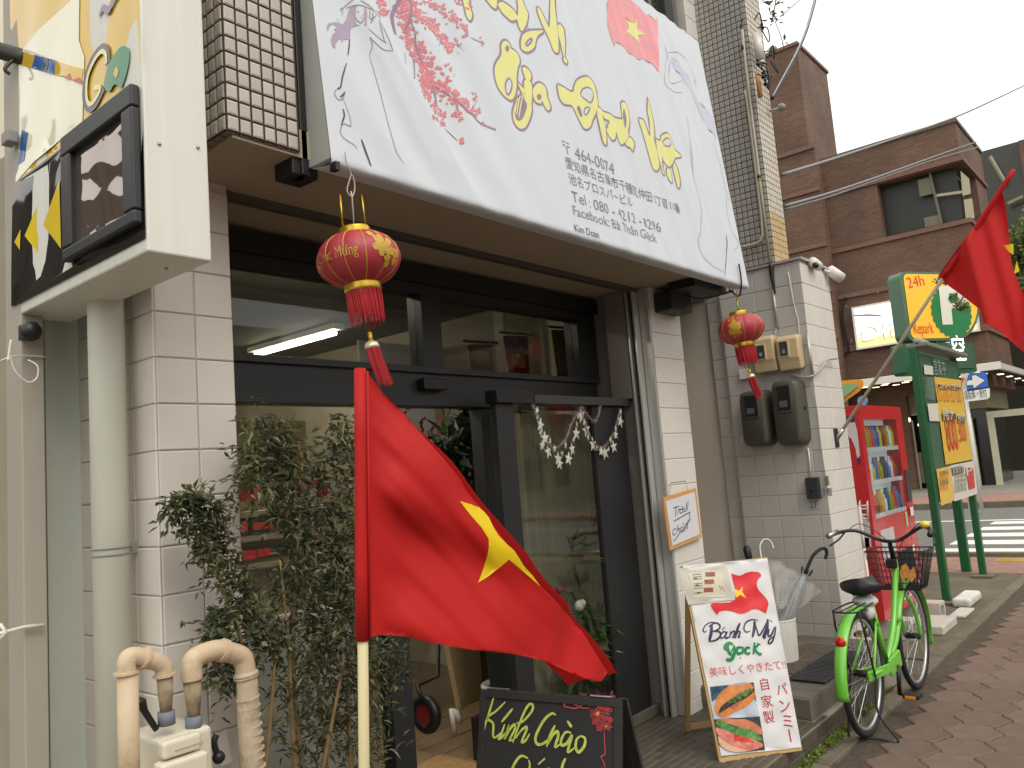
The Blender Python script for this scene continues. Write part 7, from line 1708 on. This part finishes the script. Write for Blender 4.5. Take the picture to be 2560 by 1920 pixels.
TB('pole', M_white, rsn, [(19.6, onx(2410, 960, 19.6).y, .1), (19.6, onx(2410, 960, 19.6).y, 3.2)], .04)

# ================================================================== BRICK BUILDING ACROSS THE STREET
XB = 28.0
bb = thing('brick_building', (XB, 8, 0), 'brown brick building with tower and wrap around window across the side street', 'building')
M_bF = brickmat('brick_front', rgb(112, 83, 65), rgb(96, 70, 55), rgb(90, 70, 57), 'YZX', .26, .085, .012)
M_led = mat('ledge', rgb(112, 80, 66), .75, var=.1)
zz = lambda x, y: (1800+x*.39175, y*.39175)
yT = onx(1992, 118, XB).y; zT = onx(1990, 113, XB).z
yP = onx(2043, 430, XB).y; zP = onx(2023, 368, XB).z
yP2 = onx(2062, 560, XB).y
def BK(nm, m, x0, x1, y0, y1, z0, z1, **k): return BX(nm, m, bb, x0, x1, y0, y1, z0, z1, **k)
# tower
xTw = None
k_ = ray(2068, 192); xTw = (k_/k_.y*yT).x
BK('tower', M_bF, XB, xTw, yT, yT+7, zP, zT)
BK('tower_cap', M_led, XB-.06, xTw+.06, yT-.06, yT+7, zT, zT+.12)
BK('pier', M_bF, XB, XB+.9, yP, 22, .12, zP)
XW = XB+.5
zR = onx(2200, 362, XW).z; yC = onx(2388, 305, XW).y
w0 = onx(2192, 462, XW); w1 = onx(2209, 594, XW); w2 = onx(2403, 552, XW)
xE = XW+9
zwt, zwb = w0.z, w1.z
yc = yC
# wall pieces round the window opening
wallp = MB().box(XW, XW+.4, w0.y, yP-.001, .12, zR)
BK('wall', M_bF, XW, XW+.4, w0.y, yP-.001, .12, zR)
BK('wall', M_bF, XW, XW+.4, yc, w0.y, zwt, zR)
z_aw = onx(2300, 985, XW).z
BK('wall', M_bF, XW, XW+.4, yc, w0.y, z_aw, zwb)
k_ = ray(2452, 385); xR = (k_/k_.y*yc).x
k_ = ray(2443, 470); xWn = (k_/k_.y*yc).x
BK('side_wall', M_bF, XW+.401, xR, yc, yc+.4, zwt, zR)
BK('side_wall', M_bF, XW+.401, xR, yc, yc+.4, z_aw, zwb)
BK('side_wall', M_bF, xWn, xR, yc, yc+.4, zwb, zwt)
BK('roof', mat('roof_dark', rgb(90, 84, 74), .7), XW-.05, xR, yc-.05, 22, zR, zR+.12)
wn = BK('window', mat('window_dark', rgb(34, 35, 30), .5), XW+.45, XW+.5, yc+.25, w0.y+.4, zwb-.1, zwt+.1)
BK('window', MATS['window_dark'], XW+.5, xWn, yc+.45, yc+.5, zwb, zwt)
def wp_(P, nm, c, X_): 
    q = [onx(*zz(*p), X_) for p in P]; MB().add(q+[v+Vector((.02, 0, 0)) for v in q], [tuple(range(len(q))), tuple(range(len(q), 2*len(q)))[::-1]]+[(i, len(q)+i, len(q)+(i+1) % len(q), (i+1) % len(q)) for i in range(len(q))]).build(nm, mat('wn_'+nm, c, .6), wn)
wp_([(1330,1100),(1345,1098),(1422,1425),(1405,1428)], 'mullion', rgb(96, 94, 82), XW+.2)
wp_([(1260,1150),(1340,1130),(1360,1235),(1275,1255)], 'inner_panel', rgb(104, 100, 78), XW+.24)
wp_([(1300,1390),(1400,1370),(1410,1430),(1310,1450)], 'inner_panel', rgb(104, 100, 78), XW+.24)
wp_([(1375,1240),(1550,1215),(1552,1232),(1378,1256)], 'ledge_bar', rgb(160, 154, 124), XW+.22)
wp_([(1535,1090),(1590,1140),(1600,1235),(1548,1250)], 'blind', rgb(168, 160, 132), XW+.22)
wp_([(1555,1275),(1608,1265),(1625,1390),(1570,1405)], 'blind', rgb(168, 160, 132), XW+.22)
# string courses
def course(u, v, X_, y0, y1, h_=.14, nm='string_course'):
    z = onx(u, v, X_).z; BK(nm, M_led, X_-.07, X_+.05, y0, y1, z-h_/2, z+h_/2, bevel=.01)
course(2200, 452, XW, yc-.07, yP-.01); course(2250, 592, XW, yc-.07, yP-.01); course(2200, 725, XW, yc-.07, yP-.01); course(2300, 845, XW, yc-.07, yP-.01, .2)
for v in (372, 480, 620, 735, 850): course(1990, v+8, XB, yP-.02, 22)
for v, u in ((452, 2390), (592, 2400), (725, 2415), (845, 2430)):
    z = onx(2250 if v != 452 else 2200, v, XW).z
    z = {452: onx(2200, 452, XW).z, 592: onx(2250, 592, XW).z, 725: onx(2200, 725, XW).z, 845: onx(2300, 845, XW).z}[v]
    BK('string_course', M_led, XW+.051, xR, yc-.07, yc+.05, z-.07, z+.07)
TBp = MB().tube(spl([onx(2115, 745, XW-.1), onx(2108, 752, XW-.1), onx(2105, 800, XW-.1), onx(2120, 870, XW-.1), onx(2112, 885, XW-.1)], 5), .04, 6).build('cable', M_black, bb)
# lightbox sign
lbx = thing('lightbox_sign', onx(2135, 870, XW), 'lit white and yellow signboard on the brick wall behind the parking sign', 'sign')
zn = lambda x, y: (2100+x*.14467, 720+y*.14467)
lpn = Plane((XW-.25, 0, 0), -Y1, Z1)
P_tl = lpn.px(2128, 769); P_bl = lpn.px(2141, 875); P_br = lpn.px(2262, 856); P_r = lpn.px(2448, 822)
MB().box(XW-.25, XW, -P_r[0], -P_tl[0], P_bl[1], P_tl[1]).build('box', mat('box_white', rgb(214, 210, 200), .5), lbx)
Decal(lpn, .01).poly2([(P_tl[0]+.08, P_bl[1]+.08), (P_r[0]-.08, P_bl[1]+.08), (P_r[0]-.08, P_tl[1]-.08), (P_tl[0]+.08, P_tl[1]-.08)]).build('face', mat('face_lit', (1, .98, .88, 1), .5, emis=1.6), lbx)
Decal(lpn, .03).poly2([(P_tl[0]+.08, P_bl[1]+.08), (P_r[0]-.08, P_bl[1]+.08), (P_r[0]-.08, P_bl[1]+.42), (P_tl[0]+.08, P_bl[1]+.38)]).build('lower_band', mat('face_yellow', (1, .72, .22, 1), .5, emis=.9), lbx)
hh = (P_tl[1]-P_bl[1])
Decal(lpn, .05).text('DINING', (P_tl[0]+.25, P_bl[1]+.26), (P_r[0]-.3, P_bl[1]+.26), px=False, hs=hh*.5).build('lettering', mat('letters_lit', (1, .97, .86, 1), .5, emis=1.3), lbx)
Decal(lpn, .04).text('DINING', (P_tl[0]+.21, P_bl[1]+.22), (P_r[0]-.34, P_bl[1]+.22), px=False, hs=hh*.5).build('lettering_shadow', mat('letters_shade', rgb(190, 170, 110), .5), lbx)
Decal(lpn, .05).stroke([zn(240, 480), zn(500, 470), zn(720, 480)], .07).build('lettering', mat('letters_grey', rgb(120, 116, 120), .5), lbx)
for (a_, b_) in ((290, 110), (700, 60), (150, 300), (240, 900)): MB().tube([lpn.at(*lpn.px(*zn(a_, b_)), .2), lpn.at(*lpn.px(*zn(a_-25, b_+45)), .2)], .02, 5).build('spotlight_arm', M_steel, lbx)
# awning
XA = 26.3
zA = onx(2500, 918, XA).z; yA0 = onx(2502, 915, XA).y
aw = thing('awning', (XA, 8, 3), 'white edged flat awning with rows of warm downlights over the shop', 'awning')
BX('fascia', mat('awn_white', rgb(214, 210, 198), .4, .2), aw, XA, XA+.1, yA0, 20, zA-.05, zA+.17, bevel=.01)
BX('fascia', MATS['awn_white'], aw, XA+.1, XA+11, yA0, yA0+.1, zA-.04, zA+.14, bevel=.01)
BX('deck', mat('awn_dark', rgb(40, 36, 30), .8), aw, XA+.1, XA+11, yA0+.1, 20, zA-.02, zA+.1)
M_dl = mat('downlight', (1, .84, .5, 1), .5, emis=2.5)
for i in range(14):
    for j in range(3):
        y_ = yA0+.6+i*.62; x_ = XA+.35+j*.55
        if y_ < 16: BX('downlight', M_dl, aw, x_, x_+.10, y_+.2*(j % 2), y_+.2*(j % 2)+.2, zA-.035, zA-.021)
for i in range(4):
    for j in range(2): BX('downlight', M_dl, aw, XA+2.4+i*1.6, XA+2.7+i*1.6, yA0+.35+j*.4, yA0+.5+j*.4, zA-.035, zA-.021)
# ground floor
XG = XB+.9
BK('shop_wall', mat('shop_olive', rgb(126, 120, 92), .7, var=.08, vscale=1), XG, XG+.2, yc+.3, 20, zA-1.0, zA+.3)
BK('side_shop_wall', MATS['shop_olive'], XG+.2, xR, yc+.3, yc+.5, zA-1.0, zA+.3)
BK('shop_glass', mat('shop_dark', rgb(30, 29, 26), .15, var=.5, vscale=.8), XG+.3, XG+.35, yc+.4, 20, .12, zA-1.0)
BK('side_shop_glass', MATS['shop_dark'], XG+.36, xR, yc+.45, yc+.5, .12, zA-1.0)
M_wf = mat('door_frame_white', rgb(186, 184, 160), .5, var=.06)
def vpost(u0, v0, u1, v1, X_, w_=.09):
    A_ = onx(u0, v0, X_); MB().box(X_, X_+.1, A_.y-w_, A_.y+w_, .12, A_.z).build('door_frame', M_wf, bb)
vpost(2275, 1052, 2322, 1230, XG-.05, .07); vpost(2474, 1035, 2507, 1210, XG-.05, .09); vpost(2250, 1060, 0, 0, XG-.05, .05); vpost(2422, 1045, 0, 0, XG-.05, .08)
A_ = onx(2474, 1035, XG-.06); BK('door_frame', M_wf, XG-.06, XG+.06, A_.y-3, A_.y+.09, A_.z-.12, A_.z+.08)
for (u, v, s_) in ((2270, 1050, .25), (2255, 1062, .15), (2300, 1062, .2)):
    p = onx(u, v, XG-.3); MB().ball(p, s_*.35, 6).build('indoor_lamp', mat('lamp_warm', (1, .85, .6, 1), .5, emis=2), bb)
for k in range(9):
    BK('interior_shelf', mat('goods%d' % (k % 3), (rgb(150, 90, 60), rgb(110, 100, 86), rgb(90, 50, 36))[k % 3], .6), XG+.05, XG+.28, onx(2290, 1100, XG).y-.9+k*.2, onx(2290, 1100, XG).y-.9+k*.2+.17, .3, 1.3+.3*(k % 2))
# right dark wing
dw_ = thing('dark_building', (40, 3, 0), 'dark glazed wing behind the brick corner at the right edge', 'building')
XD = 40.0
pr = [onx(2468, 392, XD), onx(2545, 362, XD)]
MB().box(XD, XD+6, -60, onx(2440, 400, XD).y+3.5, .12, pr[0].z+.3).build('wall', mat('wing_dark', rgb(52, 50, 40), .3, var=.1, vscale=.3), dw_)
q = onx(2545, 352, XD-.3); MB().box(XD-.3, XD+.5, q.y-6, q.y, onx(2545, 445, XD-.3).z, q.z).build('brick_pier', M_bF, dw_)
for (u0, v0, u1, v1) in ((2475, 392, 2512, 455), (2520, 510, 2558, 492)):
    MB().tube([onx(u0, v0, XD-.4), onx(u1, v1, XD-.4)], .09, 6).build('rail', mat('rail_olive', rgb(130, 126, 104), .5), dw_)
sw_ = thing('low_sign', onx(2490, 830, 34), 'white strip sign on the side wall of the brick building', 'sign')
q = [onx(2475, 810, 33), onx(2523, 842, 36.5), onx(2523, 836, 36.5), onx(2478, 798, 33)]
MB().add([ony(2475, 803, yc-.1), ony(2524, 842, yc-.1), ony(2524, 830, yc-.1), ony(2480, 790, yc-.1)], [(0, 1, 2, 3)]).build('panel', M_pw, sw_)

# ================================================================== STREET TREE (right)
tr = thing('street_tree', (14, .4, 0), 'leafy street tree whose olive branch reaches in front of the P sign', 'tree')
TB('trunk', mat('bark', rgb(84, 74, 60), .9, var=.2, bump=.6, bscale=20), tr, [(14, .4, 0), (13.95, .45, 2), (13.7, .6, 3.2), (13.5, .7, 4.4)], [.14, .12, .10, .06])
TB('branch', MATS['bark'], tr, spl([(13.7, .6, 3.2), (12.8, 1.0, 3.5), onx(2460, 700, 12.2), onx(2402, 752, 10.7)], 5), [.05]*4+[.03]*4+[.02]*4+[.012]*4, n=6)
for m_, f_ in ((leafmat('tree_leaf_a', rgb(92, 104, 52)), 1), (leafmat('tree_leaf_b', rgb(128, 134, 84)), .6)):
    mb = MB(); random.seed(51+int(f_*10))
    for (u, v, X_, r, n_) in ((2560, 610, 13.2, .28, 500), (2550, 650, 13.2, .22, 350), (2570, 700, 13.2, .3, 400), (2560, 760, 13.2, .2, 220), (2600, 560, 13.5, .3, 260), (2620, 700, 13.5, .45, 500)):
        leaf_cloud(mb, onx(u, v, X_), r, int(n_*f_), .09, .024, .2)
    for (u, v, X_, r, n_) in ((2384, 742, 10.6, .04, 26), (2400, 762, 10.6, .06, 50), (2412, 768, 10.6, .05, 34), (2345, 702, 10.6, .04, 26), (2360, 704, 10.6, .03, 14)):
        leaf_cloud(mb, onx(u, v, X_), r, int(n_*f_), .05, .014, .2)
    mb.build('foliage', m_, tr, kind='stuff')

# ================================================================== SURROUNDINGS (reflected, out of view)
M_s1 = mat('street_wall_a', rgb(176, 166, 146), .8, var=.1, vscale=.5); M_s2 = mat('street_wall_b', rgb(160, 148, 132), .8, var=.1, vscale=.5); M_s3 = mat('street_wall_c', rgb(84, 76, 68), .8, var=.1, vscale=.5)
random.seed(77); x = -34
while x < 60:
    wdt = random.uniform(6, 11); h_ = random.uniform(5, 9.5); m_ = random.choice((M_s1, M_s2, M_s3)); wl = random.choice(('pale', 'brown', 'grey'))
    t = thing('street_house', (x+wdt/2, -19, 0), 'plain town house across the road behind the camera', 'house', 'houses across the road')
    BX('wall', m_, t, x, x+wdt-.3, -26, -18, 0, h_)
    for fl_ in range(int(h_//2.8)):
        for k in range(int(wdt//2.2)): BX('window', MATS['window_dark'], t, x+.8+k*2.1, x+2.1+k*2.1, -18.001, -17.95, .9+fl_*2.8, 2.3+fl_*2.8)
    x += wdt
for (x0, x1, y0, h_) in ((-16, -9.6, 24, 12.5), (-9.5, -5, 24, 10.5), (-24, -17, 20, 11), (-4.9, -3.6, 24, 12.5), (-3.4, -.8, 26, 10)):
    t = thing('back_house', ((x0+x1)/2, y0, 0), 'town house beyond the neighbouring plot', 'house', 'houses beyond the plot')
    BX('wall', M_s3, t, x0, x1, y0, y0+6, 0, h_)
    for fl_ in range(int(h_//2.8)): BX('window', MATS['window_dark'], t, x0+.8, x0+2.2, y0-.05, y0-.001, .9+fl_*2.8, 2.3+fl_*2.8)
